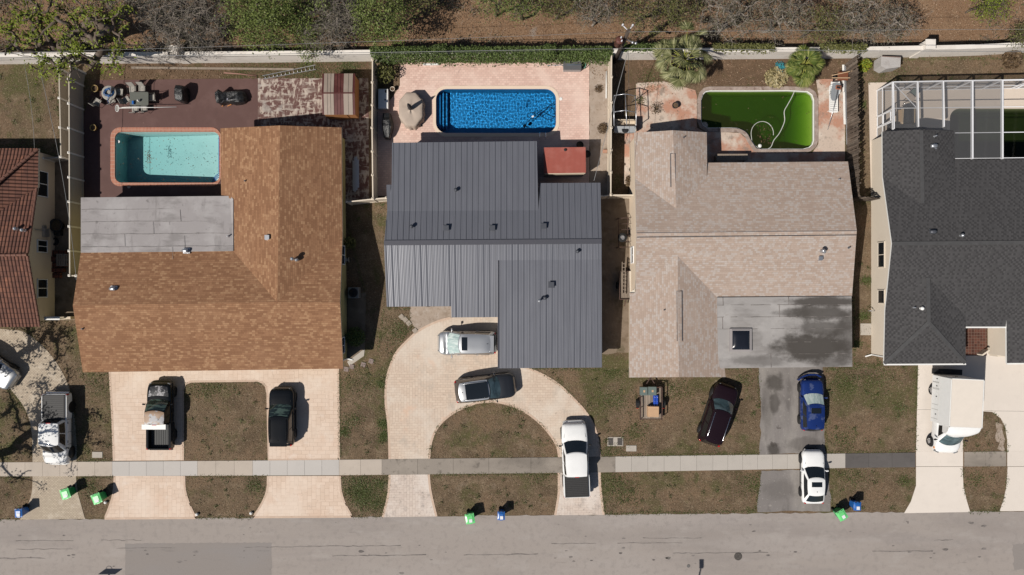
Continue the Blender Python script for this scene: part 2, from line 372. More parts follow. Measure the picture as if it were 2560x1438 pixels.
# ------------------------------------------------------------------ pools: outlines in photo pixels
POOL1 = rrect(288, 330, 549, 457, 17); POOL1o = rrect(277, 319, 553, 466, 24)
POOL2 = rrect(1090, 223, 1390, 333, 26); POOL2o = rrect(1083, 215, 1398, 342, 33)
POOL3 = smooth_curve([(1775, 226), (1880, 226), (2005, 225)], 3)[:-1]+[(2020, 228), (2031, 236), (2036, 250)]+[(2036, 300), (2036, 350), (2032, 362), (2023, 370), (2008, 374)]+[(1950, 374), (1905, 374)]+smooth_curve([(1890, 371), (1877, 352), (1866, 333), (1848, 323), (1825, 321)], 3)+[(1790, 321), (1768, 321), (1757, 314), (1752, 302), (1752, 250), (1756, 236), (1764, 228)]
def offset_loop(L, d):
    """grow a closed pixel loop outwards by d pixels"""
    n = len(L); ar = sum(L[i][0]*L[(i+1) % n][1]-L[(i+1) % n][0]*L[i][1] for i in range(n)); sg = 1 if ar > 0 else -1; out = []
    for i in range(n):
        a, b, c = np.array(L[i-1]), np.array(L[i]), np.array(L[(i+1) % n])
        t = (b-a)/(np.linalg.norm(b-a)+1e-9)+(c-b)/(np.linalg.norm(c-b)+1e-9); t /= np.linalg.norm(t)+1e-9
        out.append((b[0]+sg*t[1]*d, b[1]-sg*t[0]*d))
    return out
POOL3o = offset_loop(POOL3, 9); POOL4 = rrect(2374, 272, 2800, 470, 24); POOL4o = rrect(2366, 264, 2808, 478, 30)
HOLES = [px2(offset_loop(p, 2)) for p in (POOL1, POOL2, POOL3, POOL4)]

def sheet(name, polys, m, z, z0=None, holes=(), px=True):
    b = MB()
    for p in polys: b.prism(px2(p) if px else p, z if z0 is None else z0, z, holes)
    return struct(b.build(name, m))
# the ground sheet, open where the pools are dug in
sheet('ground', [[(-260, -260), (260, -260), (260, 260), (-260, 260)]], M['lawn'], 0.0, holes=HOLES, px=False)
def wob(pts, a=2.5, step=14):
    out = []
    for i in range(len(pts)):
        p, q = np.array(pts[i], float), np.array(pts[(i+1) % len(pts)], float); m = max(1, int(np.linalg.norm(q-p)/step))
        for k in range(m):
            out.append(tuple(p+(q-p)*k/m+RNG.normal(0, a, 2)))
    return out
sheet('leaf_litter_ground', [[(-1500, -1300), (4000, -1300), (4000, 122), (2300, 132), (1500, 140), (-1500, 140)]], M['litter'], .004)
sheet('yard_bed', [wob([(243, 155), (925, 148), (925, 200), (640, 198), (243, 202)], 1.5), wob([(1560, 140), (2120, 138), (2118, 215), (1760, 215), (1735, 212), (1590, 215), (1560, 330)], 2)], M['bed'], .006, holes=())
sheet('dirt_strip', [wob([(1474, 148), (1528, 148), (1528, 490), (1474, 490)], 1)], M['dirt'], .006)
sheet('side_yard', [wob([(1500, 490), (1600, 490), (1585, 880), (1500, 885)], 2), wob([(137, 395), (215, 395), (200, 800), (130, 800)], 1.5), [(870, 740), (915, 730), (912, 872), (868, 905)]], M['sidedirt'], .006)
sheet('bare_patch', [wob([(1030, 765), (1130, 765), (1130, 800), (1095, 806), (1050, 826), (1025, 800)], 2)], M['dirt'], .008)
# road
def edge(x): return 1300-22*x/2560
rd = [(x, edge(x)+random.uniform(-1.6, 1.6)) for x in range(-1600, 4200, 12)]
sheet('road', [rd+[(4200, 1640), (-1600, 1660)]], M['road'], .010)
sheet('road_patch', [wob([(313, 1360), (520, 1357), (679, 1357), (678, 1500), (314, 1500)], .7, 6), wob([(2530, 1362), (2700, 1345), (2700, 1420), (2534, 1424)], 1.5, 6)], M['roadpatch'], .014)
b = MB()
for y0, sl_, w, gap in ((1396, -20, 1.2, .45), (1374, -26, .9, .7), (1352, -10, .8, .8)):
    x = -200
    while x < 2800:
        L = random.uniform(40, 180)
        if random.random() > gap:
            pts = [(x+L*k/8, y0+sl_*(x+L*k/8)/2560+random.uniform(-1.2, 1.2)) for k in range(9)]
            ww = [w*random.uniform(.3, 1.1) for _ in pts]
            b.prism(px2([(p[0], p[1]-q) for p, q in zip(pts, ww)][::-1]+[(p[0], p[1]+q) for p, q in zip(pts, ww)]), .017, .017)
        x += L
for _ in range(60):
    x, y = random.uniform(0, 2560), random.choice([random.gauss(1385, 10), random.uniform(1305, 1435)]); r = random.choice([.8, 1.1, 1.5, 2.0, 2.4, 3.6])
    b.prism(px2([(x+r*2.2*math.cos(t)*random.uniform(.6, 1.2), y+r*math.sin(t)*random.uniform(.6, 1.1)) for t in np.linspace(0, 2*PI, 10)[:-1]][::-1]), .018, .018)
struct(b.build('road_stain', M['seam']))
# sidewalk: separate slabs along the photo's edge lines
def wy(x, low):
    t = np.interp(x, [0, 700, 1500, 2100, 2560], [1156, 1151, 1142, 1134, 1128]); u = np.interp(x, [0, 850, 1500, 2100, 2560], [1191, 1188, 1181, 1170, 1165])
    return u if low else t
b = MB(); secs = [(-1200, 281, 1, 44), (281, 494, 0, 42), (494, 632, 1, 44), (632, 848, 0, 44), (848, 955, 1, 54), (955, 1222, 2, 89), (1222, 1538, 2, 106), (1538, 1782, 4, 40), (1782, 2005, 4, 40), (2005, 2113, 4, 44), (2113, 2288, 3, 58), (2410, 2515, 2, 52)]
for x0, x1, mi, w in secs:
    n = max(1, round((x1-x0)/w))
    for k in range(n):
        a, c = x0+(x1-x0)*k/n+.25, x0+(x1-x0)*(k+1)/n-.25
        b.prism(px2([(a, wy(a, 1)), (c, wy(c, 1)), (c, wy(c, 0)), (a, wy(a, 0))]), -.05, .036, mi=mi)
struct(b.build('sidewalk', [M['walk_new'], M['walk_beige'], M['walk_dirty'], M['walk_black'], M['walk_grey']]))
# driveways
D0o = smooth_curve([(-120, 800), (0, 822), (60, 830), (110, 868), (150, 920), (175, 975), (186, 1040), (191, 1100), (192, 1154)], 4)
D0i = smooth_curve([(82, 1155), (80, 1085), (68, 1033), (40, 989), (0, 950), (-60, 925), (-120, 915)], 4)
sheet('paver_driveway', [D0o+D0i, smooth_curve([(82, 1191), (80, 1230), (70, 1262), (50, 1299)], 4)+smooth_curve([(213, 1297), (203, 1262), (194, 1228), (190, 1190)], 4)], M['pavers'], .022, 0)
ap = lambda x0, x1, f0, f1: smooth_curve([(x0, 1190), (x0-2, 1225), (x0-f0*.4, 1258), (x0-f0, edge(x0)-1)], 5)+smooth_curve([(x1+f1, edge(x1)-1), (x1+f1*.4, 1258), (x1+2, 1225), (x1, 1190)], 5)
D1 = [(273, 900), (281, 1040), (285, 1152), (458, 1151), (458, 975), (464, 960), (478, 954), (560, 953), (640, 952), (655, 956), (665, 966), (669, 985), (670, 1060), (671, 1150), (848, 1149), (847, 1040), (845, 900)]
sheet('stamped_driveway', [D1, ap(287, 461, 25, 29), ap(670, 850, 37, 30)], M['stamped_pink'], .024, 0)
def strip(pts, w, closed=False):
    P_ = [np.array(p, float) for p in pts]; n = len(P_); L, Rr = [], []
    for i in range(n):
        t = P_[min(i+1, n-1)]-P_[max(i-1, 0)]; t /= np.linalg.norm(t)+1e-9; q = np.array([-t[1], t[0]])*w/2
        L.append(tuple(P_[i]+q)); Rr.append(tuple(P_[i]-q))
    return L+Rr[::-1]
D2o = smooth_curve([(974, 1148), (973, 1101), (970, 1053), (964, 1001), (967, 948), (980, 904), (993, 879), (1017, 853), (1047, 827), (1093, 804), (1127, 795)], 4)
D2o2 = smooth_curve([(1313, 918), (1361, 939), (1401, 965), (1434, 997), (1460, 1025), (1483, 1061), (1495, 1101), (1500, 1144)], 4)
D2i = smooth_curve([(1398, 1145), (1393, 1117), (1377, 1089), (1353, 1061), (1321, 1035), (1281, 1015), (1241, 1005), (1200, 1006), (1175, 1013), (1135, 1031), (1103, 1057), (1087, 1081), (1077, 1109), (1073, 1147)], 4)
D2 = D2o+[(1245, 770), (1320, 770)]+D2o2+D2i
sheet('circular_driveway', [D2], M['stamped_tan'], .024, 0)
rim = lambda c, w=5: strip(c, w)
aL = smooth_curve([(974, 1187), (973, 1215), (969, 1245), (957, 1293)], 5); aR = smooth_curve([(1091, 1291), (1081, 1250), (1075, 1220), (1072, 1186)], 5)
bL = smooth_curve([(1397, 1182), (1397, 1210), (1396, 1240), (1388, 1288)], 5); bR = smooth_curve([(1509, 1287), (1503, 1240), (1500, 1210), (1499, 1181)], 5)
sheet('worn_apron', [aL+aR, bL+bR], M['stamped_worn'], .022, 0)
b = MB()
for c in (D2o, D2o2, D2i, aL, aR, bL, bR):
    q = px2(strip(c, 5.5)); b.prism(q if sum(q[i][0]*q[(i+1) % len(q)][1]-q[(i+1) % len(q)][0]*q[i][1] for i in range(len(q))) > 0 else q[::-1], .028, .028)
for c in (D1[0:3], D1[3:15], D1[14:]+[], ap(287, 461, 25, 29)[:21], ap(287, 461, 25, 29)[21:], ap(670, 850, 37, 30)[:21], ap(670, 850, 37, 30)[21:]):
    q = px2(strip(c, 5)); b.prism(q, .029, .029)
struct(b.build('driveway_rim', M['stamped_rim']))
sheet('asphalt_driveway', [wob([(1896, 900), (1902, 1021), (1899, 1137), (2063, 1133), (2060, 1060), (2057, 900)], 1.0), wob([(1903, 1178), (1899, 1225), (1891, 1280), (2078, 1277), (2074, 1225), (2070, 1172)], 1.2)], M['asph_drive'], .018, 0)
OILY = [((1938, 956), (.75, .75), .8), ((1936, 1006), (.45, .9), .7), ((1934, 1124), (.55, .5), .85), ((1918, 1010), (.5, 2.2), .35), ((2010, 1110), (1.6, .6), .45), ((1950, 1225), (1.5, .9), .3)]
isl1 = smooth_curve([(2408, 1129), (2412, 1085), (2418, 1050), (2435, 1030), (2470, 1029), (2496, 1040), (2513, 1069), (2519, 1101), (2518, 1129)], 4)
isl2 = smooth_curve([(2406, 1165), (2405, 1190), (2409, 1218), (2416, 1250), (2424, 1279)], 4)+smooth_curve([(2499, 1277), (2510, 1245), (2516, 1215), (2519, 1165)], 4)
b = MB()
b.prism(px2([(2296, 880), (2293, 1000), (2290, 1129), (2407, 1129), (2407, 1060), (2412, 1045), (2425, 1031), (2450, 1028), (2480, 1030), (2502, 1046), (2513, 1069), (2518, 1101), (2518, 1129), (2900, 1127), (2900, 880)]), 0, .022)
b.prism(px2([(2290, 1129), (2290, 1166), (2407, 1166), (2407, 1129)]), 0, .026); b.prism(px2([(2518, 1128), (2518, 1166), (2900, 1164), (2900, 1126)]), 0, .026)
b.prism(px2([(2290, 1167), (2290, 1214), (2277, 1254), (2260, 1283), (2425, 1280), (2416, 1250), (2408, 1214), (2406, 1167)]), 0, .022)
b.prism(px2([(2519, 1167), (2516, 1215), (2510, 1245), (2499, 1278), (2900, 1275), (2900, 1165)]), 0, .022)
struct(b.build('concrete_driveway', M['white_conc']))
b = MB()
for x0, y0, x1, y1 in ((2293, 1024, 2407, 1024), (2460, 1027, 2600, 1029), (2344, 880, 2344, 880)):
    if x0 != x1: b.bar(P(x0, y0, .0)+Vector((0, 0, .021)), P(x1, y1)+Vector((0, 0, .021)), .02, .006)
struct(b.build('driveway_joint', M['seam']))
sheet('bare_sand', [wob([(2492, 1052), (2506, 1068), (2514, 1100), (2508, 1126), (2494, 1120), (2486, 1090)], 3, 8)], M['dirt'], .004)
# weeds and gravel pads
sheet('path_pad', [[(2151, 809), (2181, 809), (2181, 838), (2151, 838)], [(868, 905), (912, 872), (910, 890), (874, 915)]], M['pad'], .03, -.02)

# back-yard decks
def deck(name, poly, m, z, holes=()): return sheet(name, [poly], m, z, -.02, [px2(offset_loop(h, 2)) for h in holes])
deck('maroon_deck', [(240, 201), (645, 196), (645, 330), (650, 505), (200, 505), (205, 300)], M['maroon'], .022, [POOL1])
deck('peeling_deck', [(645, 196), (921, 196), (923, 508), (650, 505), (645, 330)], M['peel'], .026)
deck('paver_patio', [(944, 268), (966, 262), (984, 240), (1000, 214), (1000, 157), (1473, 157), (1473, 490), (944, 490)], M['pink_pavers'], .022, [POOL2])
deck('stained_patio', [(1590, 208), (1660, 204), (1738, 226), (1742, 240), (1742, 320), (1760, 330), (1820, 331), (1850, 333), (1868, 350), (1880, 372), (1896, 383), (2030, 383), (2046, 360), (2046, 238), (2040, 200), (2060, 198), (2107, 198), (2112, 300), (2112, 460), (1560, 460), (1562, 335), (1590, 330)], M['stain_conc'], .022, [])
sheet('cage_deck', [[(2171, 207), (2900, 200), (2900, 520), (2178, 520)]], M['cage_conc'], .022, -.02, [px2(offset_loop(POOL4, 2))])

def ring(name, inner, outer, z0, z1, m, mi=0, lab=None):
    b = MB(); a = px2(inner); c = px2(outer); n = len(a)
    vs = [(p.x, p.y, z1) for p in a]+[(p.x, p.y, z1) for p in c]+[(p.x, p.y, z0) for p in a]+[(p.x, p.y, z0) for p in c]; fs = []
    for i in range(n):
        j = (i+1) % n; fs += [(i, j, n+j, n+i), (2*n+i, 2*n+j, j, i), (n+i, n+j, 3*n+j, 3*n+i)]
    b.add(vs, fs)
    per = 0.
    for i in range(n+1):
        pass
    d = [0.]
    for i in range(n): d.append(d[-1]+((a[(i+1) % n]-a[i]).length+(c[(i+1) % n]-c[i]).length)/2)
    o = b.build(name, m); ul = o.data.uv_layers.new(name='UVMap')
    for k, p in enumerate(o.data.polygons):
        i = k//3
        for li, vi in zip(p.loop_indices, p.vertices):
            q = vi % n; dd = d[q] if not (q == 0 and i == n-1) else d[n]; vv = 0.02 if (vi//n) % 2 == 0 else .28
            if k % 3: vv = .15
            ul.data[li].uv = (dd, vv)
    bm = bmesh.new(); bm.from_mesh(o.data); bmesh.ops.recalc_face_normals(bm, faces=bm.faces); bm.to_mesh(o.data); bm.free()
    return struct(o)
def basin(name, loop, depth, m, wl=-.14):
    """pool shell: walls and a sloping floor; depth = f(x metres)"""
    b = MB(); a = px2(loop); n = len(a)
    if sum(a[i].x*a[(i+1) % n].y-a[(i+1) % n].x*a[i].y for i in range(n)) < 0: a = a[::-1]
    b.add([(p.x, p.y, 0.) for p in a]+[(p.x, p.y, -depth(p.x, p.y)) for p in a], [((i+1) % n, i, n+i, n+(i+1) % n) for i in range(n)])
    tri = tessellate_polygon([[Vector((p.x, p.y, 0)) for p in a]])
    # floor as a fine grid clipped to the outline is not needed: slope is piecewise linear along x
    xs = sorted(set([min(p.x for p in a)-.1]+BREAKS.get(name, [])+[max(p.x for p in a)+.1]))
    for x0, x1 in zip(xs[:-1], xs[1:]):
        c = clip(clip([tuple(p) for p in a], 0, x0, 1), 0, x1, -1)
        if len(c) > 2: b.add([(q[0], q[1], -depth(q[0], q[1])) for q in c], [tuple(range(len(c)))])
    return struct(b.build(name, m))
def clip(poly, ax, v, sg):
    out = []
    for i in range(len(poly)):
        p, q = poly[i], poly[(i+1) % len(poly)]; a, c = (p[ax]-v)*sg, (q[ax]-v)*sg
        if a >= 0: out.append(p)
        if (a > 0 > c) or (a < 0 < c):
            t = a/(a-c); out.append(tuple(p[k]+(q[k]-p[k])*t for k in range(len(p))))
    return out
BREAKS = {}
def waterbody(name, loop, depth, m, wl):
    b = MB(); a = px2(offset_loop(loop, .5)); b.prism([tuple(p) for p in a], -depth-.15, wl, bottom=True)
    bm_o = b.build(name, m); return struct(bm_o)

M['pool1'] = layered('pale pool plaster', (.47, .60, .58), [((.38, .51, .49), .5, .5, .72, .5), ((.24, .36, .34), 2.5, .64, .76, .5)], rough=.6)
M['pool2'] = layered('blue pool plaster', (.016, .30, .74), [((.014, .27, .68), 1.2, .45, .7, .4)], rough=.5)
s = NT('rippled pool water'); s.t.nodes.remove(s.b); gl_ = s.n('BsdfGlass'); gl_.inputs['IOR'].default_value = 1.33; gl_.inputs['Roughness'].default_value = 0; s.l(gl_.outputs[0], s.out.inputs['Surface']); M['w2'] = s.m
M['pool3'] = layered('algae coated plaster', (.46, .56, .16), [((.34, .46, .10), .8, .5, .72, .5)], rough=.7)
M['pool4'] = layered('neglected pool plaster', (.20, .22, .11), [((.12, .14, .06), .9, .5, .72, .5)], rough=.7)
M['w1'] = water('clear pool water', (.24, .73, .77), .31, 1.2, .10, .7)
M['w3'] = water('green algae water', (.42, .63, .08), 1.75, 1.0, .05, .55, ((.16, .20, .06), .10)); M['w4'] = water('dark pool water', (.25, .35, .18), .9, 1.0, .06, .8)
x1a, x1b = P(343, 0).x, P(548, 0).x
BREAKS['swimming_pool_shell'] = [x1a]
basin('swimming_pool_shell', POOL1, lambda x, y: 1.75 if x < x1a else 1.75-(x-x1a)/(x1b-x1a)*.65, M['pool1'])
waterbody('pool_water', POOL1, 1.85, M['w1'], -.22)
ring('brick_coping', POOL1, POOL1o, -.05, .06, M['red_brick'])
o = basin('swimming_pool_shell', POOL2, lambda x, y: 1.45, M['pool2']); o.cycles.is_caustics_receiver = True
p0, p1 = P(1088, 335), P(1392, 221); nx, ny = 430, 160; X, Y = np.meshgrid(np.linspace(p0.x, p1.x, nx), np.linspace(p0.y, p1.y, ny)); Z = np.full_like(X, -.12)
for _ in range(60):
    lam = RNG.uniform(.13, .42); th = RNG.uniform(0, 2*PI); k_ = 2*PI/lam; Z += RNG.uniform(.3, 1)*.0009*(lam/.4)**1.5*np.sin(k_*(X*math.cos(th)+Y*math.sin(th))+RNG.uniform(0, 6.28)+1.2*np.sin(X*.9+Y*.7))
b = MB(); b.add(list(zip(X.ravel(), Y.ravel(), Z.ravel())), [(j*nx+i, j*nx+i+1, (j+1)*nx+i+1, (j+1)*nx+i) for j in range(ny-1) for i in range(nx-1)], 0, True)
o = struct(b.build('pool_water', M['w2'])); o.cycles.is_caustics_caster = True
ring('tan_coping', POOL2, POOL2o, -.05, .05, M['coping_tan'])
x3 = P(1752, 0).x; x3b = P(2036, 0).x; x3c = P(1985, 0).x; BREAKS['swimming_pool_shell'] = [x1a, x3c]
basin('swimming_pool_shell', POOL3, lambda x, y: 1.9 if x < x3c else 1.9-(x-x3c)/(x3b-x3c)*1.35, M['pool3']); waterbody('pool_water', POOL3, 2.4, M['w3'], -.12)
ring('grey_coping', POOL3, POOL3o, -.05, .05, M['grey_brick'])
basin('swimming_pool_shell', POOL4, lambda x, y: 1.8, M['pool4']); waterbody('pool_water', POOL4, 1.9, M['w4'], -.15)
ring('tan_coping', POOL4, POOL4o, -.05, .04, M['cage_conc'])
M['white_tile'] = plain('white tile', (.78, .78, .75), .3); M['blue_tile'] = plain('blue tile', (.02, .08, .35), .3)
# white waterline edge of the green pool, steps of the other two
o = ring('pool_edge', offset_loop(POOL3, -2.0), POOL3, -.3, -.04, M['white_tile'])
b = MB()
for k, r in enumerate((30, 23, 16)):
    c = [(548, 456)]+[(548-r*math.cos(t), 456-r*math.sin(t)) for t in np.linspace(0, PI/2, 9)]
    b.prism([tuple(q) for q in px2(c)][::-1] if False else [tuple(q) for q in px2(c[::-1])], -1.3, -.95+.28*k)
    for i in range(1, 9): b.bar(P(*c[i])+Vector((0, 0, -.94+.28*k)), P(*c[i+1])+Vector((0, 0, -.94+.28*k)), .05, .012, mi=1)
b.prism([tuple(q) for q in px2([(538, 334), (538, 430), (547, 430), (547, 334)])], -1.3, -.75)
for a, c in (((537.5, 334), (537.5, 428)), ((543, 334), (543, 428))): b.bar(P(*a)+Vector((0, 0, -.74)), P(*c)+Vector((0, 0, -.74)), .05, .012, mi=1)
struct(b.build('pool_steps', [M['pool1'], M['blue_tile']]))
b = MB()
for k, (xa, xb, z) in enumerate(((1090, 1100, -.40), (1100, 1108, -.70), (1108, 1116, -1.0))): b.prism([tuple(q) for q in px2(rrect(xa-(1 if k else 0), 226, xb, 331, 3 if k else 9))[::-1]], -1.5, z)
o = struct(b.build('pool_steps', M['pool2'])); o.cycles.is_caustics_receiver = True
# ------------------------------------------------------------------ roofs and houses
def shingle(nm, cols, gap, w=.50, h=.145, lit=.2, fade=()):
    """courses of random-length tabs: cols = dark, middle, light tab colours"""
    s = NT(nm); co = s.coord('uv'); sx = s.n('SeparateXYZ'); s.l(co, sx.inputs[0]); vv = s.math('DIVIDE', sx.outputs[1], h); row = s.math('FLOOR', vv)
    def cells(wd, seed):
        r1 = s.n('TexWhiteNoise', noise_dimensions='1D'); s.l(s.math('ADD', row, seed), r1.inputs['W']); u = s.math('ADD', s.math('DIVIDE', sx.outputs[0], wd), s.math('MULTIPLY', r1.outputs['Value'], 9.7))
        cv = s.n('CombineXYZ'); s.l(s.math('FLOOR', u), cv.inputs[0]); s.l(s.math('ADD', row, seed), cv.inputs[1]); wn = s.n('TexWhiteNoise', noise_dimensions='2D'); s.l(cv.outputs[0], wn.inputs['Vector']); return u, wn.outputs['Value']
    u1, v1 = cells(w, 3.); u2, v2 = cells(w*.5, 17.); u3, v3 = cells(w*.33, 41.)
    c = s.mix(s.step(v1, .2, .8), cols[0], cols[1]); c = s.mix(s.math('MULTIPLY', s.step(v2, 1-lit-.02, 1-lit+.02), .75), c, cols[2]); c = s.mix(s.math('MULTIPLY', s.math('GREATER_THAN', v3, .72), .45), c, cols[0])
    ln = s.math('LESS_THAN', s.math('FRACT', vv), .10); tb = s.math('LESS_THAN', s.math('FRACT', u2), .05); c = s.mix(s.math('MULTIPLY', s.math('MAXIMUM', ln, s.math('MULTIPLY', tb, .7)), .75), c, gap)  # dark line painted as shadow under each course; tab gaps share its colour
    for L in fade: c = s.mix(s.step(s.noise(s.mapped(co, L[5] if len(L) > 5 else (1, 1, 1), (random.random()*40, 3, 0)), L[1], 5, .62), L[2], L[3], 0, L[4]), c, L[0])
    c = s.mix(s.step(s.noise(co, 26., 3, .7), .45, .7, 0, .22), c, cols[0])
    return s.fin(c, .92, 0, s.bump(s.noise(co, 40, 3, .7), .15, .01, s.bump(s.math('MAXIMUM', ln, tb), .35, -.012)), .2)
M['roof_brown'] = shingle('brown shingles', [(.222, .113, .061), (.292, .157, .086), (.375, .222, .125)], (.12, .062, .035), fade=[((.32, .185, .108), .22, .48, .70, .3), ((.20, .10, .06), .35, .52, .72, .2, (1, .3, 1)), ((.17, .09, .06), 1.4, .60, .76, .2, (2.5, .4, 1))])
M['roof_pink'] = shingle('pinkish grey shingles', [(.36, .278, .228), (.41, .325, .272), (.435, .39, .358)], (.235, .18, .15), .46, .145, .38, fade=[((.43, .35, .30), .2, .48, .70, .4), ((.34, .26, .215), .4, .52, .72, .35, (1, .3, 1)), ((.29, .235, .205), 1.3, .60, .76, .3, (2.5, .4, 1))])
s = NT('charcoal laminate shingles'); co = s.coord('uv'); sx = s.n('SeparateXYZ'); s.l(co, sx.inputs[0]); row = s.math('FLOOR', s.math('DIVIDE', sx.outputs[1], .145))
uu = s.math('ADD', s.math('DIVIDE', sx.outputs[0], .37), s.math('MULTIPLY', row, .43)); cell = s.n('CombineXYZ'); s.l(s.math('FLOOR', uu), cell.inputs[0]); s.l(row, cell.inputs[1]); wn = s.n('TexWhiteNoise', noise_dimensions='2D'); s.l(cell.outputs[0], wn.inputs['Vector'])
dash = s.math('MULTIPLY', s.math('LESS_THAN', s.math('FRACT', uu), s.math('MULTIPLY_ADD', wn.outputs['Value'], .45, .22)), s.math('GREATER_THAN', s.math('ADD', s.math('MULTIPLY', s.math('FRACT', s.math('MULTIPLY', row, .5)), .7), wn.outputs['Value']), .52))
c_ = s.mix(wn.outputs['Value'], (.060, .058, .059), (.078, .075, .076)); c_ = s.mix(s.math('MULTIPLY', dash, .62), c_, (.030, .029, .030)); c_ = s.mix(s.step(s.noise(co, .5, 4), .5, .7, 0, .3), c_, (.045, .043, .043))
M['roof_dark'] = s.fin(c_, .9, 0, s.bump(s.noise(co, 30, 3), .2, .01, s.bump(dash, .4, -.012)), .2)
s = NT('barrel roof tiles'); co = s.coord('uv')
sx = s.n('SeparateXYZ'); s.l(co, sx.inputs[0]); wv = s.math('ABSOLUTE', s.math('SINE', s.math('MULTIPLY', sx.outputs[0], PI/.26)))
rowf = s.math('FRACT', s.math('DIVIDE', sx.outputs[1], .40)); hh = s.math('ADD', wv, s.math('MULTIPLY', rowf, -.35))
vor = s.n('TexWhiteNoise', noise_dimensions='2D'); fl = s.n('VectorMath', operation='FLOOR'); s.l(s.mapped(co, (1/.26, 1/.40, 0)), fl.inputs[0]); s.l(fl.outputs[0], vor.inputs['Vector'])
c = s.mix(vor.outputs['Value'], (.155, .070, .048), (.105, .048, .036)); c = s.mix(s.step(s.noise(co, .9, 4), .55, .75, 0, .6), c, (.30, .125, .075)); c = s.mix(s.step(s.noise(co, 3, 4), .55, .75, 0, .5), c, (.05, .03, .025))
c = s.mix(s.step(rowf, .05, .12, .75, 0), c, (.03, .018, .014))
M['roof_tile'] = s.fin(c, .8, 0, s.bump(hh, 1.0, .10), .25)
s = NT('charcoal standing seam metal'); co = s.coord('uv'); sx = s.n('SeparateXYZ'); s.l(co, sx.inputs[0])
st = s.math('SINE', s.math('MULTIPLY', sx.outputs[0], 2*PI/.11)); nz = s.noise(s.mapped(co, (1, .25, 1)), 1.2, 4)
M['roof_metal'] = s.fin(s.mix(nz, (.118, .122, .142), (.148, .153, .176)), s.step(nz, .3, .7, .33, .40), .08, s.bump(st, .5, .0058), .32)
M['flat_grey'] = layered('grey roll roofing', (.31, .288, .285), [((.38, .36, .355), .45, .45, .65, .8), ((.20, .185, .18), .9, .52, .68, .65, (.4, 1, 1)), ((.19, .175, .17), 1.1, .54, .68, .55, (1, .3, 1)), ((.13, .12, .115), 2.4, .60, .74, .6), ((.25, .24, .24), 30, .5, .7, .3)], coord='uv', bump=(6, .15, .03))
M['flat_old'] = layered('pale roll roofing', (.31, .293, .282), [((.41, .39, .375), .5, .47, .7, .6), ((.20, .185, .175), .6, .50, .68, .7, (.4, 1, 1)), ((.20, .17, .15), 2.5, .6, .75, .4)], coord='uv', bump=(8, .15, .03))
def mildew(m, spots):
    """black mildew where rain water ponds: soft-edged patches (centre, radii, darkness) in metres"""
    t = m.node_tree; b_ = t.nodes['Principled BSDF']; src = b_.inputs['Base Color'].links[0].from_socket; s = NT.__new__(NT); s.m = m; s.t = t; s.b = b_
    co = s.coord('pos'); c = src; nz = s.noise(s.mapped(co, (.8, 1.1, 1)), 1.3, 7, .65)
    for (x, y), (rx, ry), k in spots:
        d = s.n('VectorMath', operation='LENGTH'); s.l(s.mapped(co, (1/rx, 1/ry, 0), (-x/rx, -y/ry, 0)), d.inputs[0])
        f = s.math('ADD', d.outputs['Value'], s.math('MULTIPLY_ADD', nz, 1.3, -.65)); c = s.mix(s.step(f, .55, 1.2, k, 0), c, (.060, .053, .047))
    s.l(c, b_.inputs['Base Color'])
q_ = lambda x, y: tuple(P(x, y, 2.6).xy)
mildew(M['flat_old'], [(q_(2068, 754), (2.9, .45), .9), (q_(2050, 783), (2.7, .6), .85), (q_(2030, 868), (3.3, 1.25), .95), (q_(1900, 902), (2.6, .5), .5), (q_(2090, 905), (1.6, .5), .6), (q_(2062, 822), (2.4, .75), .75), (q_(2112, 850), (.9, 2.2), .6), (q_(1985, 782), (1.5, .35), .6), (q_(1880, 845), (.9, .8), .25)])
M['fascia'] = plain('cream fascia paint', (.55, .50, .42), .5); M['fascia_w'] = plain('white fascia paint', (.78, .77, .74), .4); M['fascia_g'] = plain('grey metal trim', (.10, .10, .115), .4, .3)
M['wall_cream'] = layered('cream stucco', (.62, .52, .40), [((.52, .43, .33), .6, .5, .72, .5)], bump=(40, .3, .01)); M['wall_olive'] = layered('olive stucco', (.42, .37, .18), [((.33, .29, .14), .6, .5, .72, .5)], bump=(40, .3, .01))
M['wall_tan'] = layered('tan stucco', (.70, .57, .44), [((.60, .48, .36), .6, .5, .72, .4)], bump=(40, .3, .01)); M['wall_beige'] = layered('beige stucco', (.66, .58, .48), [((.60, .52, .43), .5, .5, .72, .4)], bump=(40, .3, .01))
M['wall_grey'] = layered('grey stucco', (.40, .40, .40), [((.34, .34, .34), .6, .5, .72, .4)], bump=(40, .3, .01))
M['glass'] = plain('window glass', (.012, .015, .018), .06, 0, .8, noise=.0); M['white'] = plain('white paint', (.78, .77, .74), .45); M['whitemetal'] = plain('white metal', (.80, .80, .80), .35, 0, .5)
M['galv'] = plain('galvanised metal', (.55, .56, .58), .35, .8); M['dark'] = plain('dark plastic', (.02, .02, .022), .5); M['gal_dark'] = plain('grey vent metal', (.10, .105, .12), .4, .4)
M['door'] = plain('painted door', (.30, .12, .07), .5)

